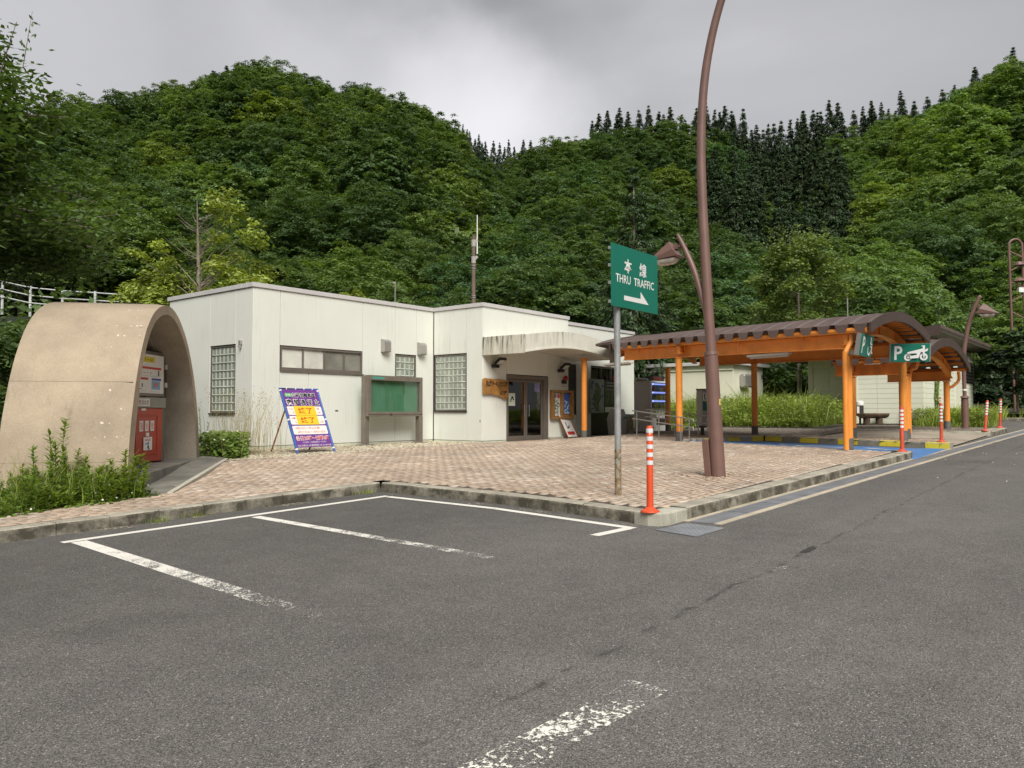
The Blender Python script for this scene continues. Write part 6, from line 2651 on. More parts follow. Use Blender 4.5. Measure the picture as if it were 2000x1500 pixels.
ph = thing('phone_pillar', 'grey hexagonal telephone pillar on a short leg before the tall grass', 'telephone', (23.86, 11.36, .88))
mbk = MB()
cx_, cy_ = 23.86, 11.36
hexp = [(cx_ + .21 * math.cos(R(205 + 60 * k)), cy_ + .21 * math.sin(R(205 + 60 * k)), 1.15) for k in range(6)]
mbk.prism(hexp, (0, 0, 1.17))
mbk.build('cabinet', mat('phone_grey', (.38, .375, .35), .4, var=.06, metal=.2), ph, bevel=.02)
mbk = MB()
mbk.prism([(cx_ + .225 * math.cos(R(205 + 60 * k)), cy_ + .225 * math.sin(R(205 + 60 * k)), 2.325) for k in range(6)], (0, 0, .04))
mbk.build('cap', M_alu, ph, bevel=.01)
mbk = MB()
mbk.tube([(cx_, cy_, .85), (cx_, cy_, 1.14)], .06, 10)
mbk.box(cx_ - .13, cx_ + .13, cy_ - .13, cy_ + .13, 1.09, 1.145)
mbk.build('leg', M_alud, ph)
a0, a1 = Vector(hexp[0]), Vector(hexp[1])
fx = (a1 - a0).normalized()
fn = Vector((fx.y, -fx.x, 0))
fo = (a0 + a1) / 2
mbk = MB()
plate(mbk, Vector((fo.x, fo.y, 2.1)), fx, (0, 0, 1), .15, .26, .004, th=.003)
mbk.build('phone_plate', M_swhite, ph)
mbk = MB()
for pg in ([(-.02, .09), (.02, .10), (.015, .05), (0, .04), (.0, -.04), (.02, -.05), (.03, -.10), (-.01, -.09), (-.03, -.04), (-.035, .04)],):
    mbk.prism([Vector((fo.x, fo.y, 2.1)) + fx * x + Vector((0, 0, y)) + fn * .005 for x, y in pg], fn * .001)
mbk.build('handset_symbol', M_black, ph)
mbk = MB()
plate(mbk, Vector((fo.x, fo.y, 1.8)), fx, (0, 0, 1), .16, .30, .004, th=.003)
mbk.build('green_plate', M_green, ph)

bn_ = thing('log_bench', 'low rustic log bench on stub legs before the long grass', 'bench', (32.6, 8.4, 1.0))
bc = at(1705, 31.2)
bz = float(P(bc.x, bc.y))
mbk = MB()
bd = Vector((.85, -.5, 0)).normalized()
bs2 = Vector((-bd.y, bd.x, 0))
half = []
for k in range(9):
    a = math.pi * k / 8
    half.append((math.cos(a) * .24, -math.sin(a) * .20))
mbk.prism([Vector((bc.x, bc.y, bz + .46)) - bd * .62 + bs2 * x + Vector((0, 0, y)) for x, y in half], bd * 1.24)
mbk.build('seat', mat('weathered_log', (.13, .085, .055), .9, var=.4, vs=6), bn_, bevel=.015)
for s_ in (-.34, .30):
    mbk = MB()
    c = Vector((bc.x, bc.y, 0)) + bd * s_
    mbk.tube([(c.x, c.y, bz - .03), (c.x, c.y, bz + .30)], .13, 10)
    mbk.build('leg', mat('log_leg', (.09, .06, .04), .9, var=.3), bn_)
ap_ = thing('litter_can', 'small white and dark smoking bin standing behind the log bench', 'bin', (bc.x, bc.y, bz))
c = Vector((bc.x, bc.y, 0)) - bd * .36 + bs2 * .32
mbk = MB()
mbk.lathe([(.14, 0), (.14, .42)], (c.x, c.y, bz + .35), 14)
mbk.lathe([(.04, 0), (.04, .36)], (c.x, c.y, bz - .01), 8)
mbk.build('body', M_alud, ap_, smooth=True)
mbk = MB()
mbk.lathe([(.145, 0), (.15, .05), (.14, .14), (.10, .17), (.001, .18)], (c.x, c.y, bz + .78), 14)
mbk.build('cap', M_white, ap_, smooth=True)
mbk = MB()
v_ = (Vector((0, 0, 0)) - Vector((c.x, c.y, 0))).normalized()
w_ = Vector((-v_.y, v_.x, 0))
p = Vector((c.x, c.y, bz + .40)) + v_ * .142
mbk.obox(p - w_ * .11, w_ * .09, v_ * .01, (0, 0, .33))
mbk.build('white_label', M_white, ap_)

# ------------------------------------------------------------------ buildings behind
M_cream2 = mat('cream_render', (0.72, 0.70, 0.56), .75, var=.04, vs=.7, streak=.35, streak_col=(.33, .30, .2), ss=3)
M_block = mat('cream_block', (0.74, 0.745, 0.60), .75, var=.05, vs=.8)
M_blockj = mat('block_joint', (0.58, 0.57, 0.45), .9)
tl = thing('toilet_block', 'small flat roofed cream building behind the tall grass left of the birch trunk', 'building', (36, 17, 1.0))
mbk = MB()
mbk.box(34.4, 37.9, 14.8, 24.5, .6, 3.78)
mbk.build('wall', M_cream2, tl, bevel=.01)
mbk = MB()
mbk.box(34.2, 38.25, 14.55, 24.8, 3.785, 3.95)
mbk.build('roof', M_coping, tl, bevel=.02)
mbk = MB()
for k in range(9):
    a = R(-90 + 180 * k / 8)
mbk.box(35.0, 35.95, 14.50, 14.79, 2.75, 3.38)
mbk.build('vent_hood', M_vent, tl, bevel=.08)
mbk = MB()
mbk.tube([(34.33, 20.2, .8), (34.33, 20.2, 3.7)], .04, 8)
mbk.box(34.36, 34.39, 19.4, 20.0, 2.4, 3.2)
mbk.box(34.34, 34.398, 14.82, 24.4, 3.55, 3.60)
mbk.build('wall_trim', M_cream2, tl)

tk = thing('block_building', 'cream block building with brown ribbed sloping roof behind the canopies', 'building', (36, 8, 1.0))
mbk = MB()
mbk.box(34.08, 45.0, 6.88, 9.4, .7, 4.55)
mbk.box(36.08, 45.0, 9.42, 11.9, .7, 3.95)
mbk.build('wall_core', M_blockj, tl if False else tk)
blk_me = {}


def blocks(ux, face, a0, a1, z0, z1, flip):
    """courses of concrete blocks as parts; face is the wall plane"""
    bw, bh = .9, .2
    n = 0
    rows_ = int((z1 - z0) / bh)
    cols_n = max(1, int(round((a1 - a0) / bw)))
    bw = (a1 - a0) / cols_n
    key = (round(bw, 3), flip)
    if key not in blk_me:
        mb2 = MB()
        if flip:
            mb2.box(-.04, .05, -bw / 2 + .004, bw / 2 - .004, -bh / 2 + .004, bh / 2 - .004)
        else:
            mb2.box(-bw / 2 + .004, bw / 2 - .004, -.04, .05, -bh / 2 + .004, bh / 2 - .004)
        o2 = mb2.build('wall_block', M_block)
        blk_me[key] = o2.data
        bpy.data.objects.remove(o2)
    for r_ in range(rows_):
        for k in range(cols_n):
            a = a0 + (k + .5) * bw
            zc2 = z0 + (r_ + .5) * bh
            loc = (face, a, zc2) if flip else (a, face, zc2)
            inst(blk_me[key], 'wall_block', loc, tk)


blocks(None, 34.06, 6.84, 9.4, .95, 4.55, True)
blocks(None, 36.06, 9.42, 11.85, .95, 3.95, True)
blocks(None, 6.86, 34.08, 45.0, .95, 4.55, False)
mbk = MB()
mbk.box(34.0, 34.04, 9.3, 9.42, .7, 4.4)
mbk.box(35.98, 36.02, 11.75, 11.95, .7, 3.95)
mbk.build('corner_post', M_cream2, tk)
mbk = MB()
mbk.box(36.0, 36.03, 10.1, 10.9, 1.0, 3.2)
mbk.box(40.3, 41.2, 6.79, 6.818, 1.0, 3.4)
mbk.build('door', M_cream2, tk)
# roof: high eaves along the road side, sloping down to the rear
mbk = MB()
e0, e1 = (33.5, 6.15), (45.6, 6.15)
zr, zs2, vr = 4.83, 3.95, 12.4
mbk.hexa([(33.5, 6.15, zr - .12), (45.6, 6.15, zr - .12), (45.6, vr, zs2 - .12), (33.5, vr, zs2 - .12), (33.5, 6.15, zr), (45.6, 6.15, zr), (45.6, vr, zs2), (33.5, vr, zs2)])
mbk.build('roof', mat('soffit_brown', (.13, .115, .085), .7), tk)
mbk = MB()
n_ = 46
for k in range(n_):
    a = 33.5 + 12.1 * k / n_
    w_ = 12.1 / n_
    mbk.hexa([(a, 6.05, zr + .003), (a + w_ * .6, 6.05, zr + .003), (a + w_ * .6, vr, zs2 + .003), (a, vr, zs2 + .003), (a + w_ * .1, 6.05, zr + .10), (a + w_ * .5, 6.05, zr + .10), (a + w_ * .5, vr, zs2 + .10), (a + w_ * .1, vr, zs2 + .10)])
mbk.build('roof_ribs', M_roof, tk)
mbk = MB()
mbk.hexa([(33.42, 6.1, zr - .25), (33.49, 6.1, zr - .25), (33.49, vr, zs2 - .25), (33.42, vr, zs2 - .25), (33.42, 6.1, zr + .14), (33.49, 6.1, zr + .14), (33.49, vr, zs2 + .14), (33.42, vr, zs2 + .14)])
mbk.build('barge_board', M_fascia, tk)
for k in range(6):
    mbk = MB()
    z = 3.05 + k * .16
    mbk.hexa([(43.2, 6.74, z), (44.95, 6.74, z), (44.95, 6.81, z + .07), (43.2, 6.81, z + .07), (43.2, 6.74, z + .09), (44.95, 6.74, z + .09), (44.95, 6.81, z + .15), (43.2, 6.81, z + .15)])
    mbk.build('louvre_slat', M_black, tk)
mbk = MB()
mbk.box(43.1, 45.02, 6.805, 6.815, 3.0, 4.05)
mbk.build('louvre_back', M_dark, tk)

# ------------------------------------------------------------------ roadside pieces at the right
t = thing('curve_warning_sign', 'yellow diamond warning sign with black arrow on a thin grey pole', 'sign', tuple(at(1942, 48, 1.3)))
b = at(1943, 48, 0)
mbk = MB()
mbk.tube([(b.x, b.y, 1.2), (b.x, b.y, zat(700, 48) + .3)], .045, 8)
mbk.build('pole', M_galv, t)
cz_ = zat(707, 48)
xd = Vector((.63, -.776, 0))
mbk = MB()
s_ = .42
mbk.prism([b + xd * (x * s_) * 1.05 + Vector((0, 0, cz_ + y * s_)) - FW * .06 for x, y in ((0, -1), (1, 0), (0, 1), (-1, 0))], FW * .02)
mbk.build('panel', mat('warning_yellow', (.72, .42, .015), .45), t)
mbk = MB()
for pg in ([(-.12, -.3), (.0, -.3), (.02, .02), (.30, .02), (.30, .2), (.14, .2), (-.12, .12)], [(-.45, .18), (-.12, .42), (-.12, .30), (.2, .26), (.2, .12), (-.15, .1), (-.15, .0)]):
    mbk.prism([b + xd * (-x * .42) + Vector((0, 0, cz_ + y * .42)) - FW * .064 for x, y in pg], FW * .003)
mbk.build('arrow', M_black, t)
gr2 = thing('guardrail', 'white steel guardrail at the edge of the wood beyond the block building', 'guardrail', tuple(at(1945, 52, 2.0)))
pts = [at(px, d) for px, d in ((1895, 56), (1945, 52), (1990, 48), (2060, 44))]
for k in range(3):
    a, b = pts[k], pts[k + 1]
    za, zb3 = zat(768, (a @ FW)), zat(768 + (0 if k < 2 else 6), (b @ FW))
    mbk = MB()
    for dz in (-.10, .03):
        mbk.beam((a.x, a.y, za + dz), (b.x, b.y, zb3 + dz), .05, .11)
    mbk.beam((a.x, a.y, za - .02), (b.x, b.y, zb3 - .02), .02, .12)
    mbk.build('rail', M_white, gr2)
    for s_ in (.05, .5):
        p = a.lerp(b, s_)
        mbk = MB()
        zz = za + (zb3 - za) * s_
        mbk.tube([(p.x, p.y, zz - 1.0), (p.x, p.y, zz + .1)], .06, 8)
        mbk.build('post', M_galv, gr2)
tw = thing('twin_pole_mast', 'brown twin pipe mast with round top and loudspeakers at the wood edge', 'mast', tuple(at(1985, 40, 1.2)))
for px in (1977, 2003):
    mbk = MB()
    b = at(px + 5, 40)
    c = at(px, 40)
    zt3 = zat(472, 40)
    mbk.tube([(b.x, b.y, .8), (c.x, c.y, zt3)], .062, 10)
    mbk.build('pole', M_brown, tw, smooth=True)
a, b = at(1977, 40), at(2003, 40)
mbk = MB()
zt3 = zat(478, 40)
mbk.tube([((a.lerp(b, (1 - math.cos(q)) / 2)).x, (a.lerp(b, (1 - math.cos(q)) / 2)).y, zt3 + .34 * math.sin(q)) for q in [math.pi * k / 10 for k in range(11)]], .058, 10)
mbk.build('top_arch', M_brown, tw, smooth=True)
for k, (y0_, y1_) in enumerate(((488, 500), (528, 515), (548, 560), (588, 575), (607, 620))):
    mbk = MB()
    mbk.beam((a.x, a.y, zat(y0_, 40)), (b.x, b.y, zat(y1_, 40)), .05, .06)
    mbk.build('brace', M_brown, tw)
mbk = MB()
mbk.box(a.x - .1, b.x + .3, a.y - .75, a.y - .35, zat(548, 40), zat(546, 40))
p = a.lerp(b, .75)
mbk = MB()
mbk.lathe([(.30, 0), (.20, .12), (.06, .2)], (p.x, p.y, zat(548, 40)), 12)
mbk.lathe([(.28, 0), (.22, .14), (.06, .2)], (p.x + .1, p.y, zat(516, 40)), 12)
mbk.build('horn_speaker', M_brown, tw)
mbk = MB()
mbk.obox((p.x - .18, p.y, zat(570, 40)), (.28, -.2, 0), (.1, .1, 0), (0, 0, .24))
mbk.build('camera_box', M_white, tw)

# antenna pole and thin lamps behind the building
t = thing('antenna_pole', 'brown concrete pole with white whip antenna behind the flat roof', 'utility pole', tuple(at(924, 36, 1)))
b = at(924.5, 36)
mbk = MB()
mbk.tube([(b.x, b.y, .5), (b.x, b.y, zat(458, 36))], [.115, .085], 12)
mbk.build('pole', mat('pole_brown', (.165, .115, .09), .8, var=.2, vs=3), t, smooth=True)
for y in (472, 505):
    mbk = MB()
    mbk.lathe([(.11, 0), (.11, .32)], (b.x, b.y, zat(y + 8, 36)), 10)
    c = at(932, 36)
    mbk.beam((b.x, b.y, zat(y + 2, 36)), (c.x, c.y, zat(y - 6, 36)), .07, .12)
    mbk.build('antenna_bracket', mat('bracket_pale', (.38, .35, .32), .5), t)
for y in (519, 524, 578, 582):
    mbk = MB()
    mbk.lathe([(.118, 0), (.118, .05)], (b.x, b.y, zat(y, 36)), 10)
    mbk.build('pole_band', M_vent, t)
c = at(931.5, 36)
mbk = MB()
mbk.tube([(c.x, c.y, zat(494, 36)), (c.x, c.y, zat(417, 36))], [.034, .022], 8)
mbk.build('whip_antenna', M_white, t, smooth=True)
for px, y, lab in ((770.5, 551, 'thin grey lamp post showing above the flat roof'), (1658, 557, 'thin lamp post rising behind the ribbed canopy roof')):
    t = thing('lamp_post', lab, 'lamp post', tuple(at(px, 38, 1)))
    b = at(px, 38)
    mbk = MB()
    mbk.tube([(b.x, b.y, .5), (b.x, b.y, zat(y, 38))], .035, 8)
    mbk.build('pole', M_vent, t)
    mbk = MB()
    c = at(px - 5, 38)
    mbk.beam((c.x, c.y, zat(y, 38)), (b.x + .05, b.y, zat(y, 38)), .12, .08)
    mbk.build('lamp', M_vent, t)

# white pipe fence on the bank at the left
M_fence = mat('fence_paint', (0.52, 0.53, 0.52), .6, var=.2, vs=3)
fe = thing('pipe_fence', 'white pipe fence along the bank behind the concrete shelter', 'fence', tuple(at(140, 36, 6)))
fp = [(-60, 36, 536), (0, 36, 550), (55, 36, 562), (118, 36.3, 568), (182, 36.6, 572), (236, 37, 576), (300, 38, 580)]
PB = [(at(px, d), zat(y, d)) for px, d, y in fp]
for (p, z) in PB:
    mbk = MB()
    mbk.tube([(p.x, p.y, z - 1.5), (p.x, p.y, z + .10)], .06, 8)
    mbk.build('post', M_fence, fe)
for (p, z), (q, z2) in zip(PB[:-1], PB[1:]):
    for dz in (0.03, -.33, -.68):
        mbk = MB()
        mbk.tube([(p.x, p.y, z + dz), (q.x, q.y, z2 + dz)], .03, 6)
        mbk.build('rail', M_fence, fe)
# ------------------------------------------------------------------ terrain
SKY_PX = np.array([-1500, -700, -300, 0, 200, 300, 420, 500, 600, 700, 760, 820, 870, 900, 960, 1000, 1040, 1100, 1160, 1250, 1400, 1480, 1540, 1600, 1650, 1700, 1760, 1850, 1900, 1960, 2000, 2100, 2400, 3500])
SKY_Y = np.array([420, 300, 260, 225, 195, 166, 142, 150, 168, 172, 186, 228, 262, 280, 315, 320, 294, 254, 252, 262, 272, 316, 352, 345, 314, 274, 248, 210, 188, 152, 128, 110, 100, 200])
DC_PX = np.array([-1500, 0, 450, 760, 900, 970, 1050, 1200, 1400, 1500, 1580, 1700, 1850, 2000, 2400, 3500])
DC_D = np.array([150, 150, 185, 165, 205, 235, 175, 150, 150, 180, 190, 165, 140, 118, 110, 120])
D0_PX = np.array([-1500, 0, 300, 600, 1000, 1400, 1700, 1900, 2000, 2400, 3500])
D0_D = np.array([40, 40, 40, 42, 46, 48, 48, 52, 50, 50, 50])
TH = 8.0


def crest(px):
    d = np.interp(px, DC_PX, DC_D)
    return d, EYE + d * (805 - np.interp(px, SKY_PX, SKY_Y)) / 1530.0 - TH


def terrain(px, d):
    px = np.asarray(px, float)
    d = np.asarray(d, float)
    dc, zc = crest(px)
    d0 = np.interp(px, D0_PX, D0_D)
    z0 = 1.0
    t = np.clip((d - d0) / (dc - d0), 0, 1)
    prof = 0.72 * t + 0.28 * (t * t * (3 - 2 * t))
    z = z0 + (zc - z0) * prof
    # rounded spurs on the flanks
    z = z + 3.5 * np.sin(px / 170.0 + d * 0.03) * np.sin(math.pi * t) + 2.0 * np.sin(px / 61.0 - d * 0.05) * np.sin(math.pi * t)
    over = np.clip(d - dc, 0, None)
    z = z - over * 0.35
    bank = np.where(px < 330, sstep(30, 35.5, d) * 5.0 * np.clip((330 - px) / 120, 0, 1) * (1 - np.clip((d - 40) / 25, 0, 1)), 0)
    return z + bank


def grd(px, d):
    return float(terrain(px, d))


PXS = np.linspace(-1450, 3400, 150)
DS = np.concatenate([np.arange(30, 70, 2.5), np.arange(70, 330, 6)])
A_, B_ = np.meshgrid(PXS, DS, indexing='ij')
Z_ = terrain(A_, B_)
edge = np.clip((B_ - 30) / 3.0, 0, 1)
Z_ = Z_ * edge + (0.4) * (1 - edge) + np.where((A_ > 1900) & (B_ < 52), -.35, 0)
r_ = (A_ - 1000) / 1530.0
X_ = FW.x * B_ + RT.x * r_ * B_
Y_ = FW.y * B_ + RT.y * r_ * B_
V3 = np.stack([X_, Y_, Z_], -1).reshape(-1, 3)
I_ = np.arange(A_.size).reshape(A_.shape)
F_ = np.stack([I_[:-1, :-1], I_[1:, :-1], I_[1:, 1:], I_[:-1, 1:]], -1).reshape(-1, 4)
np_obj('hillside', V3, F_, M_hill, kind='structure', smooth=True)
# verge of soil round the building and under the long grass
vg = MB()
for (x0, x1, y0, y1, z) in ((29.4, 60, 9.2, 26, 1.0), (34.0, 60, 3.6, 9.2, 1.0), (44, 60, -6, 3.6, 1.05)):
    pass
sheet('verge', np.arange(29.4, 62, 0.8), np.arange(-6, 30, 0.8), lambda u, v: np.maximum(P(u, v), .8) + .02 + .02 * np.maximum(u - 36, 0) , M_grnd,
      keep=lambda u, v: ((v > 9.4) | ((u > 33.2) & (v > 6.2) & (u < 37)) | ((u > 37) & (v > 9.0)) | (u > 43.5 + 0.02 * v) | ((u > 31.5) & (u < 33.4) & (v > 4.8) & (u > 31.2 + (v - 4.2) * .9))))
sheet('garden_soil', np.arange(-12, 12.1, 0.6), np.arange(10.6, 34, 0.6), lambda u, v: np.where(v > 15, 0.50 + (u - 9) * .02, P(u, v) - .05) - 0.02 - .03 * np.maximum(0, 3 - u), M_grnd,
      keep=lambda u, v: ~in_platform(u, v) & ~((u > 11.9) & (v > 18.3)))

# ------------------------------------------------------------------ leaves
T_BROAD = [(0.094, 0.150, 0.044), (0.106, 0.166, 0.050), (0.096, 0.156, 0.056), (0.112, 0.174, 0.052), (0.122, 0.182, 0.056)]
M_leafA = leaf_mat('broad_leaves', T_BROAD, trans=.36)
M_leafC = leaf_mat('cedar_needles', [(0.036, 0.064, 0.024), (0.044, 0.076, 0.028), (0.040, 0.070, 0.030)], trans=.12, island=.4)
M_leafY = leaf_mat('yellow_green_leaves', [(0.27, 0.33, 0.07), (0.30, 0.36, 0.075)], trans=.3)
M_leafB = leaf_mat('birch_leaves', [(0.155, 0.215, 0.058), (0.165, 0.225, 0.06)], trans=.3)
M_leafD = leaf_mat('dark_leaves', [(0.090, 0.150, 0.044), (0.10, 0.165, 0.048)], trans=.32, island=.45, rough=.38)
M_leafW = leaf_mat('weed_leaves', [(0.14, 0.225, 0.04), (0.155, 0.25, 0.045), (0.18, 0.26, 0.05)], trans=.3, island=.4)
M_grass = leaf_mat('grass_blades', [(0.26, 0.34, 0.075), (0.29, 0.36, 0.085)], trans=.4, island=.5)
M_straw = leaf_mat('dry_stems', [(0.30, 0.25, 0.12), (0.36, 0.29, 0.14)], trans=.2)
M_rustl = leaf_mat('rusty_leaves', [(0.12, 0.045, 0.02), (0.15, 0.06, 0.03)], trans=.2)
M_bark = mat('bark', (0.105, 0.085, 0.062), .9, var=.45, vs=5, fine=.3, fs=25, bump=.5, bs=20, obj=True)
M_barkp = mat('pale_bark', (0.20, 0.17, 0.13), .9, var=.35, vs=5, fine=.3, fs=25, obj=True)
M_barks = mat('spotted_bark', (0.30, 0.26, 0.19), .9, var=.3, vs=6, spots=.9, spot_col=(.06, .05, .035), sps=5, spot_at=.5, obj=True)
M_flower = mat('white_flower', (0.75, 0.74, 0.66), .7)


def unit(n):
    v = RNG.normal(size=(n, 3))
    return v / np.linalg.norm(v, axis=1, keepdims=True)


def leaf_quads(c, nrm, size, aspect=0.5, dirv=None):
    """pointed leaves; c centres, nrm normals, size half lengths"""
    n = len(c)
    nrm = nrm / np.maximum(np.linalg.norm(nrm, axis=1, keepdims=True), 1e-6)
    a = RNG.normal(size=(n, 3)) if dirv is None else dirv + RNG.normal(size=(n, 3)) * .25
    a -= nrm * (a * nrm).sum(1, keepdims=True)
    a /= np.maximum(np.linalg.norm(a, axis=1, keepdims=True), 1e-6)
    b = np.cross(nrm, a)
    s = (size if np.ndim(size) else np.full(n, size))[:, None]
    V = np.stack([c - a * s, c + b * s * aspect - a * s * .1, c + a * s, c - b * s * aspect - a * s * .1], 1)
    return V.reshape(-1, 3)


def quads_idx(nv):
    return np.arange(nv).reshape(-1, 4)


def clump_crown(nb, rad, h, nl, ls, flat=.62, zc=0.55, drop=.25, r0=(.9, 1.6), core=.35, aspect=.55, skirt=-.35):
    """crown from leaf clumps; returns vertices. Crown sits between z=0 and z=h, radius rad"""
    u = unit(nb * 3)
    u = u[u[:, 2] > skirt][:nb]
    nb = len(u)
    rr = RNG.uniform(core, 1.0, nb) ** .55
    cen = u * rr[:, None] * np.array([rad, rad, h * .5]) * .82
    cen[:, 2] += h * zc
    br = RNG.uniform(*r0, nb) * (1.15 - .35 * rr)
    out = []
    for i in range(nb):
        k = int(nl * br[i] ** 2 / np.mean(br ** 2) / nb)
        d = unit(k)
        d[:, 2] = np.where(d[:, 2] < -.25, -d[:, 2] * .6, d[:, 2])
        d /= np.linalg.norm(d, axis=1, keepdims=True)
        rad_i = br[i] * RNG.uniform(.62, 1.08, k)[:, None]
        p = cen[i] + d * rad_i * np.array([1, 1, flat])
        p[:, 2] -= drop * (np.hypot(p[:, 0] - cen[i, 0], p[:, 1] - cen[i, 1]) / br[i]) ** 2 * br[i] * .4
        nrm = d * .45 + np.array([0, 0, .95]) + RNG.normal(size=(k, 3)) * .38
        out.append(leaf_quads(p, nrm, ls * RNG.uniform(.7, 1.3, k), aspect))
    return np.concatenate(out)


def trunk_mb(h, r0, r1, limbs=5, spread=2.2, seed=0, base=-.4, crown_h=3, lean=0.0, lz=.55):
    rnd = random.Random(seed)
    m2 = MB()
    pth = [Vector((lean * (k / 5) ** 1.5 * h * .2 + rnd.uniform(-.06, .06) * k / 5, rnd.uniform(-.06, .06) * k / 5, base + (h - base) * k / 5)) for k in range(6)]
    m2.tube(pth, [r0 + (r1 - r0) * k / 5 for k in range(6)], 8)
    for i in range(limbs):
        a = 2 * math.pi * i / limbs + rnd.uniform(-.4, .4)
        s = rnd.uniform(lz, .95)
        p = pth[2].lerp(pth[5], (s - .4) / .6)
        q = p + Vector((math.cos(a), math.sin(a), rnd.uniform(.35, .9))) * spread * rnd.uniform(.6, 1)
        m_ = (p + q) / 2 + Vector((0, 0, .15 * spread * .3))
        m2.tube([p, m_, q], [r1 * .75, r1 * .5, r1 * .2], 5)
    return m2


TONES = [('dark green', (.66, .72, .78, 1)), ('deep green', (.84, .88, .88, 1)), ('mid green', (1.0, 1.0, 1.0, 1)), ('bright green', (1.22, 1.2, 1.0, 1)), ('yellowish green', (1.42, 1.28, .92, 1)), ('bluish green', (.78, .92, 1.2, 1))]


def dome_crown(rad, h, nc, per, ls, cr=(.34, .72), seed=0, lob=.14, skirt=-.45, tilt=0.0):
    """rounded crown: many small leaf tufts on an uneven dome, with an inner fill of leaves"""
    rs = np.random.default_rng(seed + 100)
    u = unit(nc * 3)
    u = u[u[:, 2] > skirt][:nc]
    n = len(u)
    az = np.arctan2(u[:, 1], u[:, 0])
    ph = rs.uniform(0, 6.28, 6)
    lobe = 1 + lob * np.sin(3 * az + ph[0] + 2 * u[:, 2]) + lob * .8 * np.sin(5 * az + ph[1] - 3 * u[:, 2]) + lob * .7 * np.sin(7 * u[:, 2] + 2 * az + ph[2])
    rr = rs.uniform(.70, 1.0, n) ** .7 * lobe
    cen = u * rr[:, None] * np.array([rad, rad, h * .52])
    cen[:, 2] += h * .5
    cen[:, 0] += tilt * cen[:, 2]
    br = rs.uniform(*cr, n)
    out = []
    for i in range(n):
        k = max(8, int(per * (br[i] / np.mean(br)) ** 2))
        d = unit(k)
        d[:, 2] = np.abs(d[:, 2]) * .9 - .1
        p = cen[i] + d * br[i] * RNG.uniform(.35, 1.05, k)[:, None] * np.array([1.15, 1.15, .6])
        p[:, 2] -= .22 * (p[:, 0] - cen[i, 0]) ** 2 / br[i] + .22 * (p[:, 1] - cen[i, 1]) ** 2 / br[i]
        nrm = d * .35 + u[i] * .35 + np.array([0, 0, .85]) + RNG.normal(size=(k, 3)) * .33
        out.append(leaf_quads(p, nrm, ls * RNG.uniform(.65, 1.3, k), .55))
    k = 1600
    d = unit(k)
    p = d * RNG.uniform(.2, .72, k)[:, None] * np.array([rad, rad, h * .5]) + np.array([0, 0, h * .5])
    out.append(leaf_quads(p, np.array([0, 0, 1]) + RNG.normal(size=(k, 3)) * .5, ls * 2.4, .6))
    return np.concatenate(out)


# prototypes of the hillside trees (crown + trunk), built once at the origin
PROTO = []
for k in range(6):
    Vb = dome_crown(3.9 + .3 * (k % 3), (7.2, 6.4, 8.2, 7.0, 7.8, 6.2)[k], 250, 56, .135, seed=k, lob=(.10, .15, .12, .18, .10, .14)[k], tilt=(0, .05, -.04, .06, 0, -.06)[k])
    me = np_mesh('crown', Vb, quads_idx(len(Vb)), M_leafA)
    tm = trunk_mb(4.2, .2, .1, 4, 1.9, k, base=-1.5)
    to = tm.build('trunk', M_bark)
    PROTO.append((me, to.data))
    bpy.data.objects.remove(to)

FINE = []
for k in range(3):
    Vb = dome_crown(3.9 + .2 * k, 7.0 + .4 * k, 360, 84, .088, cr=(.28, .62), seed=30 + k, lob=.15)
    me = np_mesh('crown', Vb, quads_idx(len(Vb)), M_leafA)
    to = trunk_mb(4.4, .2, .1, 6, 2.0, 40 + k, base=-1.5).build('trunk', M_bark)
    FINE.append((me, to.data))
    bpy.data.objects.remove(to)


def cedar_crown(h, r, n, ls, seed=0, top=.02, droop=.5, base=.12, layers=26):
    out = []
    for i in range(layers):
        s = (i + RNG.uniform(0, .6)) / layers
        z = h * (base + (1 - base) * s)
        rr = r * (1 - s) ** .86 * RNG.uniform(.85, 1.1) + top
        nbr = max(6, int(11 * (1 - s) + 4))
        for b in range(nbr):
            a = RNG.uniform(0, 6.283)
            L_b = rr * RNG.uniform(.75, 1.1)
            k = max(5, int(n / (layers * nbr) * (L_b / r + .25) * 1.9))
            t = RNG.uniform(.15, 1, k) ** .6
            p = np.stack([np.cos(a) * L_b * t, np.sin(a) * L_b * t, z - droop * L_b * t ** 1.6 + .0 * t], 1)
            p += RNG.normal(size=(k, 3)) * np.array([.16, .16, .12]) * (r / 2.2) * (.42 + .62 * (1 - s))
            nrm = np.array([np.cos(a) * .5, np.sin(a) * .5, .75]) + RNG.normal(size=(k, 3)) * .35
            dirv = np.tile(np.array([np.cos(a), np.sin(a), -.5]), (k, 1))
            out.append(leaf_quads(p, nrm, ls * (.46 + .62 * (1 - s)) * RNG.uniform(.7, 1.3, k), .38, dirv))
    return np.concatenate(out)


CEDAR = []
for k in range(3):
    Vb = cedar_crown(16, 3.3 + .3 * k, 13000, .25, k, layers=36, base=.04)
    me = np_mesh('crown', Vb, quads_idx(len(Vb)), M_leafC)
    m2 = MB()
    m2.tube([(0, 0, -2), (0, 0, 8), (0, 0, 15.6)], [.22, .14, .03], 7)
    to = m2.build('trunk', M_bark)
    CEDAR.append((me, to.data))
    bpy.data.objects.remove(to)


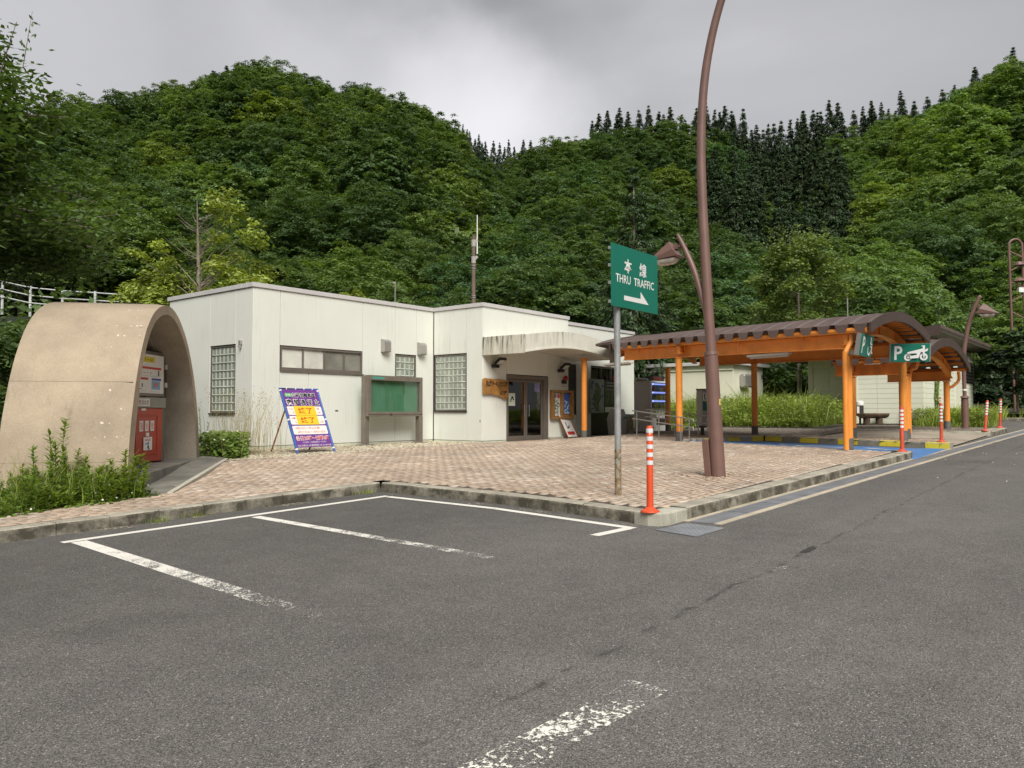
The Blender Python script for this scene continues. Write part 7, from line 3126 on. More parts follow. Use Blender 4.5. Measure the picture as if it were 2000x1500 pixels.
def plant_tree(name, label, cat, group, pr, loc, s, sz=None, rz=None, parts=('crown', 'trunk'), color=None):
    t = bpy.data.objects.new(name, None)
    COL.objects.link(t)
    t.location = loc
    t.rotation_euler = (random.gauss(0, .02), random.gauss(0, .02), random.uniform(0, 6.28) if rz is None else rz)
    t.scale = (s, s, sz or s)
    MATX[t.name] = Matrix.Identity(4)
    tag(t, label, cat, group)
    for nm, me in zip(parts, pr):
        o = bpy.data.objects.new(nm, me)
        COL.objects.link(o)
        o.parent = t
        if color is not None and nm == parts[0]:
            o.color = color
    return t


# ------------------------------------------------------------------ the hillside wood
cand = []
grid = {}
rnd = random.Random(11)
tries = 0
while tries < 26000:
    tries += 1
    d = math.sqrt(rnd.uniform(40 ** 2, 215 ** 2))
    px = rnd.uniform(-90, 2090)
    dc, _ = crest(px)
    d0 = float(np.interp(px, D0_PX, D0_D))
    if d < d0 + 1 or d > dc + 4:
        continue
    rr = (px - 1000) / 1530 * d
    sp = 4.3 + .012 * d
    key = (int(rr // 6), int(d // 6))
    bad = False
    for i in (-1, 0, 1):
        for j in (-1, 0, 1):
            for (r2, d2) in grid.get((key[0] + i, key[1] + j), ()):
                if (r2 - rr) ** 2 + (d2 - d) ** 2 < sp * sp:
                    bad = True
                    break
    if bad:
        continue
    # the cedar stand in the side valley has few broad trees
    ypx = 805 - (grd(px, d) + 5 - EYE) / d * 1530
    if 1390 < px < 1650 and 245 < ypx < 520 and ypx < 500 - abs(px - 1530) * 1.3:
        continue
    if 880 < px < 1025 and d > 165:
        continue
    grid.setdefault(key, []).append((rr, d))
    cand.append((d, px))
cand.sort()


def shown(px, d, s):
    """crown top against the roofs in front"""
    ytop = 805 - (grd(px, d) + 8 * s - EYE) / d * 1530
    lim = 600
    if px < 300:
        lim = 640
    if px > 1300:
        lim = 690
    return ytop < lim


cand = [c for c in cand if shown(c[1], c[0], 1.0)]
near_t, far_t = cand[:288], cand[288:]
LABELLED = []
LANDM = ((150, 'above the pipe fence'), (330, 'above the concrete shelter'), (500, 'behind the bare topped tree'), (640, 'above the strip window roof'), (780, 'above the thin lamp post'), (900, 'left of the antenna pole'),
         (1020, 'right of the antenna pole'), (1130, 'above the porch roof'), (1210, 'left of the direction sign'), (1320, 'behind the direction sign'), (1420, 'behind the tall street lamp'), (1520, 'right of the tall street lamp'),
         (1650, 'behind the airy light tree'), (1780, 'above the arched canopy end'), (1900, 'above the block building'), (9999, 'above the far street lamp'))
LAB = {0: 'broad deep green tree in the wood on the left hill', 1: 'broad deep green tree in the wood on the middle hill', 2: 'broad mid green tree in the wood on the right hill'}
for (d, px) in near_t:
    z = grd(px, d)
    s = random.uniform(.92, 1.3)
    side = 0 if px < 900 else (1 if px < 1450 else 2)
    p = at(px, d)
    hl = 1.26 if px > 1620 else 1.0  # sunward right hill: extra light multiplied into its crown colours
    tn, tc_ = TONES[random.choices(range(6), ((4, 4, 3, 1.2, 1.2, 1.6) if px < 1480 else (1, 2, 4, 4, 1.2, .6)))[0]]  # tone odds also carry that light, brighter towards the right
    ytop = 805 - (z + 7 * s - EYE) / d * 1530
    top_y = float(np.interp(px, SKY_PX, SKY_Y))
    f_ = (ytop - top_y) / max(1, 600 - top_y)
    band = 'near the crest' if f_ < .2 else ('high on the slope' if f_ < .42 else ('halfway up the slope' if f_ < .66 else 'at the foot'))
    mark = next(m for lim, m in LANDM if px < lim)
    size = 'large' if s > 1.18 else ('small' if s < 1.04 else 'round')
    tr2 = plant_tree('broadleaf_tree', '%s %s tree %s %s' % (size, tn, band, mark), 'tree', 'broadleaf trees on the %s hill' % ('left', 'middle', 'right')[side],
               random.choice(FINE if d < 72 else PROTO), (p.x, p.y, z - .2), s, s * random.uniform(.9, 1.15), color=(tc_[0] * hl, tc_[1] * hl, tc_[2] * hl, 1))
    LABELLED.append((px, tr2))
same = {}
for px, o in sorted(LABELLED, key=lambda q: q[0]):
    same.setdefault(o['label'], []).append(o)
for lab, os_ in same.items():
    if len(os_) > 1:
        for k, o in enumerate(os_):
            o['label'] = ('left hand ', 'right hand ')[k] + lab if len(os_) == 2 else '%s from the left, %s' % (('first', 'second', 'third', 'fourth', 'fifth', 'sixth')[min(k, 5)], lab)


def gn_wood(name, protos, pts, mats_dummy):
    """far trees as one mass: points that carry a tree each, by geometry nodes"""
    V3 = np.array([p[0] for p in pts], np.float32)
    me = bpy.data.meshes.new(name)
    me.vertices.add(len(V3))
    me.vertices.foreach_set('co', V3.ravel())
    for nm, vals in (('grow', [p[1] for p in pts]), ('spin', [p[2] for p in pts])):
        a = me.attributes.new(nm, 'FLOAT', 'POINT')
        a.data.foreach_set('value', np.array(vals, np.float32))
    a = me.attributes.new('pick', 'INT', 'POINT')
    a.data.foreach_set('value', np.array([p[3] for p in pts], np.int32))
    me.update()
    o = bpy.data.objects.new(name, me)
    COL.objects.link(o)
    o['kind'] = 'stuff'
    ng = bpy.data.node_groups.new(name, 'GeometryNodeTree')
    ng.interface.new_socket('Geometry', in_out='INPUT', socket_type='NodeSocketGeometry')
    ng.interface.new_socket('Geometry', in_out='OUTPUT', socket_type='NodeSocketGeometry')
    N, L = ng.nodes, ng.links
    gi, go = N.new('NodeGroupInput'), N.new('NodeGroupOutput')
    jn = N.new('GeometryNodeJoinGeometry')

    def named(nm, ty):
        k = N.new('GeometryNodeInputNamedAttribute')
        k.data_type = ty
        k.inputs['Name'].default_value = nm
        return k.outputs['Attribute']
    gs, sp2, pk = named('grow', 'FLOAT'), named('spin', 'FLOAT'), named('pick', 'INT')
    for i, ob in enumerate(protos):
        oi = N.new('GeometryNodeObjectInfo')
        oi.inputs['Object'].default_value = ob
        oi.inputs['As Instance'].default_value = True
        cmpn = N.new('FunctionNodeCompare')
        cmpn.data_type = 'INT'
        cmpn.operation = 'EQUAL'
        L.new(pk, cmpn.inputs[2])
        cmpn.inputs[3].default_value = i
        ip = N.new('GeometryNodeInstanceOnPoints')
        L.new(gi.outputs[0], ip.inputs['Points'])
        L.new(cmpn.outputs['Result'], ip.inputs['Selection'])
        L.new(oi.outputs['Geometry'], ip.inputs['Instance'])
        cx = N.new('ShaderNodeCombineXYZ')
        L.new(sp2, cx.inputs['Z'])
        L.new(cx.outputs[0], ip.inputs['Rotation'])
        L.new(gs, ip.inputs['Scale'])
        L.new(ip.outputs[0], jn.inputs[0])
    L.new(jn.outputs[0], go.inputs[0])
    md = o.modifiers.new('trees', 'NODES')
    md.node_group = ng
    return o


crown_objs = []
for me, _ in PROTO:
    src = next(o for o in bpy.data.objects if o.data == me)
    crown_objs.append(src)
pts = []
for (d, px) in far_t:
    p = at(px, d)
    pts.append(((p.x, p.y, grd(px, d) - .2), random.uniform(.85, 1.25), random.uniform(0, 6.28), random.randrange(6)))
gn_wood('far_wood', crown_objs, pts, None)

# ------------------------------------------------------------------ cedars on the ridges
tops = [(1200 + x / 2.5, 60 + y / 2.5) for x, y in ((35, 355), (80, 370), (135, 365), (180, 345), (225, 375), (262, 388), (295, 345), (330, 395), (360, 420), (400, 360), (430, 372), (460, 325), (490, 370), (515, 375), (550, 345), (575, 372), (600, 400), (635, 355), (660, 420), (690, 465), (715, 440),
        (745, 470), (770, 440), (800, 436), (830, 425), (885, 415), (905, 400), (925, 375), (955, 390), (985, 365), (1010, 385), (1040, 375), (1075, 315), (1110, 330), (1140, 380), (1200, 365), (1235, 350), (1270, 320), (1305, 340), (1330, 330), (1355, 365), (1385, 375), (1450, 265), (1490, 325), (1560, 300), (1630, 265), (1680, 240), (1800, 145), (1840, 190), (1978, 52))]
tops += [(1172, 212), (1160, 228), (1186, 205), (1208, 214)]
tops2 = [(600 + x / 3.125, 200 + y / 3.125) for x, y in ((915, 165), (940, 115), (970, 145), (1000, 155), (1020, 200), (1045, 180), (1065, 225), (1090, 220), (1130, 215), (1170, 225), (1200, 250), (1235, 210), (1265, 250), (1290, 290), (1320, 205), (1360, 210))]


ORD = ['first', 'second', 'third', 'fourth', 'fifth', 'sixth', 'seventh', 'eighth', 'ninth', 'tenth', 'eleventh', 'twelfth', 'thirteenth', 'fourteenth', 'fifteenth', 'sixteenth', 'seventeenth', 'eighteenth', 'nineteenth', 'twentieth']


def nth(k):
    return ORD[k] if k < 20 else ('twenty ' + ORD[k - 20] if k < 29 else ('thirtieth' if k == 29 else 'thirty ' + ORD[k - 30]))


def cedar(px, y, d, H=None, group='cedars along the skyline ridge', lab='tall dark cedar in the row along the skyline ridge', slim=1.0):
    z = grd(px, d)
    zt_ = zat(y, d)
    h = zt_ - z
    if h < 6:
        return
    if h > 24:
        z, h = zt_ - 22, 22
    s = h / 16.0
    p = at(px, d)
    plant_tree('cedar_tree', lab, 'tree', group, random.choice(CEDAR), (p.x, p.y, z), max(.95, min(1.3, s * 1.05)) * slim * random.uniform(.85, 1.15), s)


tops.sort()
lft = sorted([t_ for t_ in tops if t_[0] < 1374], reverse=True)
rgt = [t_ for t_ in tops if t_[0] >= 1374]
for lst, sd in ((lft, 'left'), (rgt, 'right')):
    for k, (px, y) in enumerate(lst):
        dc, _ = crest(px)
        cedar(px, y, dc + random.uniform(-6, 6), slim=.92, lab='%s skyline cedar to the %s of the tall street lamp' % (nth(k), sd))
for k, (px, y) in enumerate(sorted(tops2)):
    dc, _ = crest(px)
    cedar(px, y, dc + random.uniform(-10, 2), group='cedars in the notch between the hills', lab='%s slender cedar from the left in the notch between the hills' % nth(k), slim=.8)
rnd2 = random.Random(5)
valley = []
for k in range(64):
    px = rnd2.uniform(1390, 1650)
    top_lim = 250 + abs(px - 1540) * .25
    y = rnd2.uniform(top_lim, 460 - abs(px - 1530) * 1.1)
    if y < top_lim:
        continue
    # depth at which a 14 m cedar reaches this height
    best = min(np.arange(70, 190, 4.0), key=lambda d: abs(grd(px, d) + 14 - zat(y, d)))
    valley.append((y, px, float(best)))
valley.sort()
n3_ = (len(valley) + 3) // 4
for q_, rn in enumerate(('top', 'upper', 'lower', 'bottom')):
    for k, (px, y, best) in enumerate(sorted((b_[1], b_[0], b_[2]) for b_ in valley[q_ * n3_:(q_ + 1) * n3_])):
        cedar(px, y, best, group='cedars filling the side valley', lab='%s dark cedar from the left in the %s row of the side valley stand' % (nth(k), rn))
for k, (px, y) in enumerate(((405, 128), (432, 118), (460, 116), (478, 128), (505, 150), (520, 148), (560, 160), (585, 158), (612, 178), (735, 170), (868, 252), (885, 258))):
    dc, _ = crest(px)
    cedar(px, y, dc + 3, group='pines on top of the left hill', lab='%s dark pine from the left along the top of the left hill' % nth(k), slim=1.25)

# low growth between the trees
n = 60000
px = RNG.uniform(-150, 2150, n)
d = np.sqrt(RNG.uniform(33 ** 2, 120 ** 2, n))
z = terrain(px, d)
rr = (px - 1000) / 1530 * d
c = np.stack([FW.x * d + RT.x * rr, FW.y * d + RT.y * rr, z + RNG.uniform(0, 1.6, n) ** 1.2], 1)
keepm = (d > np.interp(px, D0_PX, D0_D) - 1) | (px < 250)
keepm &= ~((c[:, 0] < 46.5) & (c[:, 1] < 25.5) & (c[:, 0] > 5) & (c[:, 1] > -8))
c = c[keepm]
Vb = leaf_quads(c, np.array([0, 0, 1]) + RNG.normal(size=(len(c), 3)) * .5, RNG.uniform(.14, .30, len(c)), .5)
np_obj('undergrowth', Vb, quads_idx(len(Vb)), M_leafA, kind='stuff')
# ------------------------------------------------------------------ single trees and shrubs near by


def tree(name, label, loc, V, lm, tm, bark=M_bark, group=None, cat='tree'):
    t = thing(name, label, cat, loc, 0, group)
    o = np_obj('crown', V, quads_idx(len(V)), lm)
    o.parent = t
    k = tm.build('trunk', bark, None, smooth=True)
    k.parent = t
    return t


# big tree at the left edge, branches reaching into the picture
tl_ = Vector((3.45, 17.05, .2))
lm_ = MB()
lm_.tube([(0, 0, -.4), (.05, 0, 1.5), (.1, -.1, 3.0), (.15, -.1, 5.0), (.2, 0, 8.0)], [.26, .22, .18, .12, .05], 10)
br_pts = []
rb = random.Random(3)
for k in range(44):
    a = rb.uniform(-2.2, 1.0)
    z0 = 3.7 + 4.0 * (k + rb.random()) / 44
    Lb = rb.uniform(2.0, 3.75) * (1 - max(0, z0 - 5.6) / 4.6)
    p0 = Vector((.12, -.08, z0))
    p2 = p0 + Vector((math.cos(a) * Lb, math.sin(a) * Lb, rb.uniform(-.1, .9)))
    p1 = p0.lerp(p2, .5) + Vector((0, 0, .3))
    lm_.tube([p0, p1, p2], [.055, .035, .010], 6)
    br_pts.append((p0, p1, p2))
    for j in range(4):
        s_ = rb.uniform(.35, .95)
        q0 = p0.lerp(p2, s_) + Vector((0, 0, .25 * (1 - s_)))
        q1 = q0 + Vector((rb.uniform(-.8, .8), rb.uniform(-.8, .8), rb.uniform(-.3, .5)))
        lm_.tube([q0, q1], [.014, .004], 4)
        br_pts.append((q0, (q0 + q1) / 2, q1))
cs, ns, dr = [], [], []
for (p0, p1, p2) in br_pts:
    L_b = (p2 - p0).length
    for j in range(int(120 * L_b) + 60):
        s_ = rb.uniform(.25, 1.05)
        q = p0.lerp(p1, s_ * 2) if s_ < .5 else p1.lerp(p2, (s_ - .5) * 2)
        o_ = Vector((rb.gauss(0, .30), rb.gauss(0, .30), rb.gauss(-.03, .16)))
        cs.append(q + o_)
        ns.append(Vector((rb.gauss(0, .45), rb.gauss(0, .45), 1)))
        dr.append(Vector((o_.x, o_.y, -.35)))
cs = np.array(cs)
ns = np.array(ns)
Vb = leaf_quads(cs, ns, RNG.uniform(.055, .095, len(cs)), .45, np.array(dr))
tw_ = []
for k in range(9):                                  # upright whips at the top
    b0 = Vector((rb.uniform(-.2, 1.9), rb.uniform(-1.6, .2), 7.2 + rb.uniform(-.6, .5)))
    b1 = b0 + Vector((rb.uniform(0, .35), rb.uniform(-.3, 0), rb.uniform(.9, 1.5)))
    lm_.tube([b0, b1], [.012, .004], 4)
    for j in range(16):
        tw_.append(b0.lerp(b1, rb.uniform(.1, 1)) + Vector((rb.gauss(0, .07), rb.gauss(0, .07), 0)))
tw_ = np.array(tw_)
Vb = np.concatenate([Vb, leaf_quads(tw_, unit(len(tw_)) + np.array([0, 0, .6]), .06, .4)])
tree('broadleaf_tree', 'large dark glossy leaved tree overhanging the concrete shelter', tuple(tl_), Vb, M_leafD, lm_, M_barkp)

# tree with bare leader and yellow green tufts behind the roof
b = at(384, 30)
tm = MB()
tm.tube([(0, 0, -2), (.05, 0, 2), (0, 0, 5), (-.1, 0, 7.6)], [.13, .11, .07, .012], 8)
cs = []
for k in range(34):
    a = rb.uniform(0, 6.28)
    z0 = rb.uniform(2.4, 6.9)
    Lb = rb.uniform(.7, 2.3) * (1.25 - z0 / 9)
    p0 = Vector((0, 0, z0))
    p1 = p0 + Vector((math.cos(a) * Lb, math.sin(a) * Lb, Lb * rb.uniform(.5, 1.0)))
    tm.tube([p0, p0.lerp(p1, .5) + Vector((0, 0, -.1)), p1], [.028, .018, .005], 4)
    side = (math.cos(a) * RT.x + math.sin(a) * RT.y)
for (dx, zz) in ((.8, 9.9), (1.0, 9.4), (1.5, 9.3), (1.25, 8.9), (1.9, 8.4), (2.2, 8.0), (.9, 8.2), (1.4, 7.8), (2.1, 7.3), (.7, 7.4), (-1.6, 7.9), (-2.2, 7.5), (-1.2, 7.3), (2.4, 6.9), (.8, 6.9), (1.5, 6.5), (-.6, 6.6), (-2.0, 6.3), (2.8, 6.2), (0, 6.1), (1.9, 5.9), (-1.2, 5.8)):
    o_ = RT * dx + FW * rb.uniform(-.6, .6)
    tip = Vector((o_.x, o_.y, zz - 2.2))
    foot = Vector((0, 0, max(.8, zz - 2.2 - 1.0 - .3 * abs(dx))))
    tm.tube([foot, foot.lerp(tip, .55) + Vector((0, 0, .08)), tip], [.03, .018, .006], 4)
    for q_ in range(3):
        c0 = tip + Vector((rb.gauss(0, .25), rb.gauss(0, .25), rb.gauss(0, .14)))
        for j in range(62):
            cs.append(c0 + Vector((rb.gauss(0, .17), rb.gauss(0, .17), rb.gauss(0, .09))))
cs = np.array(cs)
Vb = leaf_quads(cs, np.array([0, 0, 1]) + RNG.normal(size=(len(cs), 3)) * .5, RNG.uniform(.06, .12, len(cs)), .5)
tree('young_tree', 'thin tree with bare grey top and yellow green leaf tufts behind the roof', (b.x, b.y, 2.2), Vb, M_leafY, tm, M_barkp)
# low yellow-green growth round its foot and small saplings above the parapet
for px, d, s, lab, ry in ((300, 31, 1.0, 'yellow green spreading shrub left of the bare topped tree', 595), (345, 30, .9, 'yellow green shrub at the foot of the bare topped tree', 600), (452, 29, .95, 'yellow green shrub right of the bare topped tree', 560),
                          (540, 33, .8, 'pale slender sapling above the roof corner', 560), (688, 32, .4, 'small yellow green sapling tip above the parapet', 585)):
    slim = lab.startswith('pale')
    Vb = clump_crown(12, 1.7 if not slim else .55, 2.8 if not slim else 3.0, 1900, .115, r0=(.5, .9) if not slim else (.3, .5), skirt=-.8)
    p = at(px, d)
    Vb = Vb * s
    zb_ = zat(ry, d) - 1.6 * s
    tree('shrub', lab, (p.x, p.y, zb_), Vb, M_leafY if not slim else M_leafB, trunk_mb(1.6 * s, .05, .03, 4, .8 * s, 4, base=-zb_), M_barkp, cat='shrub')
# the light green birch behind the canopy
p = at(1562, 36.5)
Vb = clump_crown(46, 2.5, 6.6, 13000, .085, flat=.8, r0=(.45, .95), skirt=-.75, zc=.52, drop=.1, aspect=.6)
Vb[:, 2] += 2.6
wt = []
for k in range(26):
    a, r2 = rb.uniform(0, 6.28), rb.uniform(0, 1.6)
    b0 = Vector((math.cos(a) * r2, math.sin(a) * r2, 8.0 + rb.uniform(-.4, .5)))
    for j in range(26):
        wt.append(b0 + Vector((rb.gauss(0, .1), rb.gauss(0, .1), rb.uniform(0, 1.1))))
wt = np.array(wt)
Vb = np.concatenate([Vb, leaf_quads(wt, unit(len(wt)), .07, .5)])
tm = trunk_mb(7.2, .12, .04, 12, 2.0, 9, base=-.3, lz=.42)
tree('birch_tree', 'light green airy tree with thin grey trunk behind the ribbed canopy', (p.x, p.y, 1.05), Vb, M_leafB, tm, M_barkp)
# spruce behind the direction sign
p = at(1240, 40)
Vb = cedar_crown(13.2, 2.7, 9000, .15, base=.16, layers=26, droop=.28)
tm = MB()
tm.tube([(0, 0, -.4), (0, 0, 6), (0, 0, 13)], [.20, .13, .02], 9)
tree('spruce_tree', 'tall dark spruce with spotted pale trunk behind the green direction sign', (p.x, p.y, 1.2), Vb, M_leafC, tm, M_barks)
# shrubs beside the cream buildings
for px, d, h, r2, lab, lm in ((1268, 38.5, 2.6, 1.6, 'dark conifer shrub between vending machine and cream building', M_leafC), (1535, 40, 3.4, 2.3, 'dark green bush between the cream buildings', M_leafD),
                              (1490, 44, 4.2, 2.5, 'tall dark bush behind the flat roofed cream building', M_leafD), (1305, 42, 3.9, 1.6, 'bright green bush peeping over the canopy roof', M_leafW), (1700, 46, 6.2, 2.6, 'bright green bushy tree over the canopy ridge', M_leafA),
                              (1790, 47, 6.4, 2.4, 'pale green bush above the brown ribbed roof', M_leafW), (1955, 44, 2.2, 1.9, 'low dark spreading conifer at the wood edge by the guardrail', M_leafC), (1988, 37.5, 4.6, 1.7, 'dark conifer bush below the twin pole mast', M_leafC),
                              (30, 27, 4.0, 2.6, 'leafy green hedge bush behind the shelter left flank', M_leafA), (-60, 25, 4.0, 2.8, 'leafy green hedge bush at the far left behind the shelter', M_leafA), (105, 31, 4.4, 2.2, 'green and rusty bush below the white pipe fence', M_leafA),
                              (180, 33, 5.0, 1.6, 'rust red bush before the white pipe fence', M_rustl), (245, 34, 5.4, 2.2, 'green bush beside the pipe fence end', M_leafA), (5, 33, 5.2, 2.4, 'leafy bank shrub under the left end of the pipe fence', M_leafA), (75, 34, 5.4, 2.0, 'leafy bank shrub under the second fence post', M_leafA)):
    Vb = clump_crown(18, r2, h, 5200 if d < 35 else 3600, .10 if d < 35 else .14, r0=(.5, 1.0), skirt=-.9, flat=.7, zc=.5)
    p = at(px, d)
    zb_ = float(P(p.x, p.y)) if px > 400 else .6
    tree('shrub', lab, (p.x, p.y, zb_), Vb, lm, trunk_mb(h * .5, .07, .03, 4, r2 * .6, int(px) % 17, base=-.3), M_bark, cat='shrub')

# ------------------------------------------------------------------ gravel strip: real pebbles
M_peb = tinted('pebbles', [(0.20, 0.165, 0.11), (0.36, 0.29, 0.18), (0.50, 0.43, 0.31), (0.60, 0.55, 0.44), (0.27, 0.25, 0.21)], fine=.1, bump=0)
ico = bmesh.new()
bmesh.ops.create_icosphere(ico, subdivisions=1, radius=1)
IV = np.array([v.co[:] for v in ico.verts])
IF = np.array([[v.index for v in f.verts] for f in ico.faces])
ico.free()
cu2, cv2 = [], []
for k in range(15500):
    u_ = rb.uniform(9.3, 18.58)
    v0_ = 15.47 if u_ < 12.8 else 15.5 + (u_ - 12.8) * .19
    v1_ = 18.5 if u_ > 11.7 else 17.6
    v_ = rb.uniform(v0_, v1_) if rb.random() < .35 else v0_ + (v1_ - v0_) * rb.random() ** 1.4
    cu2.append(u_)
    cv2.append(v_)
for k in range(900):
    cu2.append(rb.uniform(23.4, 26.4))
    cv2.append(rb.uniform(17.02, 17.22) if rb.random() < .5 else rb.uniform(16.5, 17.2))
cu2, cv2 = np.array(cu2), np.array(cv2)
n = len(cu2)
sz = RNG.uniform(.016, .042, n)[:, None, None] * np.stack([RNG.uniform(.8, 1.3, n), RNG.uniform(.8, 1.2, n), RNG.uniform(.5, .8, n)], 1)[:, None, :]
ang = RNG.uniform(0, 6.28, n)
vx = IV[None] * sz
rx = vx[..., 0] * np.cos(ang)[:, None] - vx[..., 1] * np.sin(ang)[:, None]
ry = vx[..., 0] * np.sin(ang)[:, None] + vx[..., 1] * np.cos(ang)[:, None]
zz = P(cu2, cv2) - .035 + RNG.uniform(-.01, .018, n)
Vp = np.stack([rx + cu2[:, None], ry + cv2[:, None], vx[..., 2] + zz[:, None]], -1).reshape(-1, 3)
Fp = (IF[None] + (np.arange(n) * len(IV))[:, None, None]).reshape(-1, 3)
np_obj('gravel', Vp, Fp, M_peb, kind='stuff', tint=np.repeat(RNG.random(n), len(IF)), smooth=True)
sheet('gravel_bed', np.arange(9.0, 27.01, 0.5), np.arange(15.4, 18.9, 0.1), lambda u, v: P(u, v) - .045, M_sand, keep=lambda u, v: (((u < 18.6) & (v > np.where(u < 12.8, 15.42, 15.45 + (u - 12.8) * .19))) | ((u > 23.3) & (v > 16.9))))

# ------------------------------------------------------------------ weeds and grass


M_leafW2 = leaf_mat('pale_weed_leaves', [(0.18, 0.27, 0.055), (0.22, 0.30, 0.06)], trans=.42, island=.4)


def weed(h, n, seed, lw=.05, whorl=True, spread=.28):
    """upright leafy stem with lance leaves; returns leaf vertices and stem builder"""
    r2 = random.Random(seed)
    st = MB()
    cs2, nn, dd = [], [], []
    for s in range(n):
        a0 = r2.uniform(0, 6.28)
        ro = r2.uniform(0, spread)
        hh = h * r2.uniform(.6, 1.0)
        b0 = Vector((math.cos(a0) * ro, math.sin(a0) * ro, -.05))
        b1 = b0 + Vector((math.cos(a0) * .12 * hh + r2.gauss(0, .05), math.sin(a0) * .12 * hh + r2.gauss(0, .05), hh))
        st.tube([b0, b0.lerp(b1, .5), b1], [.007, .006, .003], 4)
        k = int(hh * 120)
        for j in range(k):
            t = (j + .5) / k
            p = b0.lerp(b1, .08 + .92 * t)
            a = r2.uniform(0, 6.28)
            ll = lw * (1.25 - .75 * t) * r2.uniform(.7, 1.25)
            dv = Vector((math.cos(a), math.sin(a), .35))
            cs2.append(p + dv * ll)
            nn.append(Vector((-math.cos(a) * .4, -math.sin(a) * .4, 1)))
            dd.append(dv)
    cs2, nn, dd = np.array(cs2), np.array(nn), np.array(dd)
    return leaf_quads(cs2, nn + RNG.normal(size=nn.shape) * .15, RNG.uniform(lw * .8, lw * 1.35, len(cs2)), .26, dd * 3), st


WEED = []
for k, (h, n, lw) in enumerate(((.85, 9, .06), (.6, 11, .065), (1.05, 5, .055), (.45, 12, .06))):
    Vb, st = weed(h, n, k, lw)
    me = np_mesh('leaves', Vb, quads_idx(len(Vb)), M_leafW2)
    so = st.build('stems', M_leafW2)
    WEED.append((me, so.data))
    bpy.data.objects.remove(so)
rw = random.Random(21)
wpts = []
for k in range(400):
    u_, v_ = rw.uniform(1.6, 5.75), rw.uniform(10.95, 13.2)
    s_ = (u_ - 5.8) * .64 + (v_ - 12.48) * .768
    n2 = -(u_ - 5.8) * .768 + (v_ - 12.48) * .64
    if v_ < 11.25 + (u_ - 2) * .13 or s_ > -.12 or (u_ > 5.3 and v_ < 11.7):
        continue
    if all((u_ - a) ** 2 + (v_ - b_) ** 2 > .32 ** 2 for a, b_ in wpts):
        wpts.append((u_, v_))
for (u_, v_) in wpts[:60]:
    big = u_ > 3.9
    i = rw.choice((0, 0, 1, 3)) if big else rw.choice((1, 3, 3))
    s = rw.uniform(.62, .98) * (1 if big else .7)
    plant_tree('weed_clump', 'leafy green weed in the bed before the concrete shelter', 'weed', 'leafy weeds before the concrete shelter', WEED[i], (u_, v_, float(P(u_, v_)) - .03), s, s, parts=('leaves', 'stems'))
for (u_, v_, s, lab) in ((4.5, 12.0, 1.28, 'tallest green weed spike in front of the shelter flank'), (5.5, 11.9, .95, 'bushy weed at the step corner of the shelter'), (2.55, 12.3, 1.0, 'tall thin weed at the far left of the shelter bed')):
    plant_tree('weed_clump', lab, 'weed', None, WEED[2] if s != .95 else WEED[0], (u_, v_, float(P(u_, v_)) - .03), s * (.9 if s != .95 else 1.05), s, parts=('leaves', 'stems'))
rusty = []
for k, (u_, v_) in enumerate(((1.95, 12.2), (2.2, 12.6), (3.1, 12.5))):
    Vb, st = weed(.95, 4, 30 + k, .022)
    t = thing('dry_weed', ('rust brown seeding weed at the left edge of the bed', 'rust brown seeding weed behind the white clover', 'yellowing thin weed before the shelter flank')[k], 'weed', (u_, v_, float(P(u_, v_))))
    o = np_obj('leaves', Vb, quads_idx(len(Vb)), M_rustl if k < 2 else M_leafY)
    o.parent = t
    so = st.build('stems', M_rustl if k < 2 else M_leafY)
    so.parent = t
n = 900
gx, gy = RNG.uniform(-1.5, 5.6, n), RNG.uniform(11.2, 13.0, n)
kq = (gy > 11.2 + (gx - 2) * .13) & ((gx - 5.8) * .64 + (gy - 12.48) * .768 < -.1)
gx, gy = gx[kq], gy[kq]
BEDG = (gx, gy)
# low clover with white flower heads
n = 15000
cu3, cv3 = RNG.uniform(-2.5, 5.9, n), RNG.uniform(10.9, 13.4, n)
ss_ = (cu3 - 5.8) * .64 + (cv3 - 12.48) * .768
k_ = (cv3 > 11.05 + (cu3 - 2) * .14 + .08 * np.sin(cu3 * 6)) & (ss_ < -.02)
cu3, cv3 = cu3[k_], cv3[k_]
hz = RNG.uniform(0, .20, len(cu3)) * np.clip((cv3 - (11.0 + (cu3 - 2) * .14)) * 3, .25, 1)
cc = np.stack([cu3, cv3, P(cu3, cv3) - .02 + hz], 1)
Vb = leaf_quads(cc, np.array([0, 0, 1]) + RNG.normal(size=cc.shape) * .35, RNG.uniform(.018, .04, len(cc)), .75)
np_obj('clover', Vb, quads_idx(len(Vb)), M_leafW, kind='stuff')
fl = cc[RNG.choice(len(cc), 170, replace=False)]
fl[:, 2] += .04
FV = (IV[None] * .016 + fl[:, None, :]).reshape(-1, 3)
FF_ = (IF[None] + (np.arange(len(fl)) * len(IV))[:, None, None]).reshape(-1, 3)
np_obj('clover_flowers', FV, FF_, M_flower, kind='stuff')

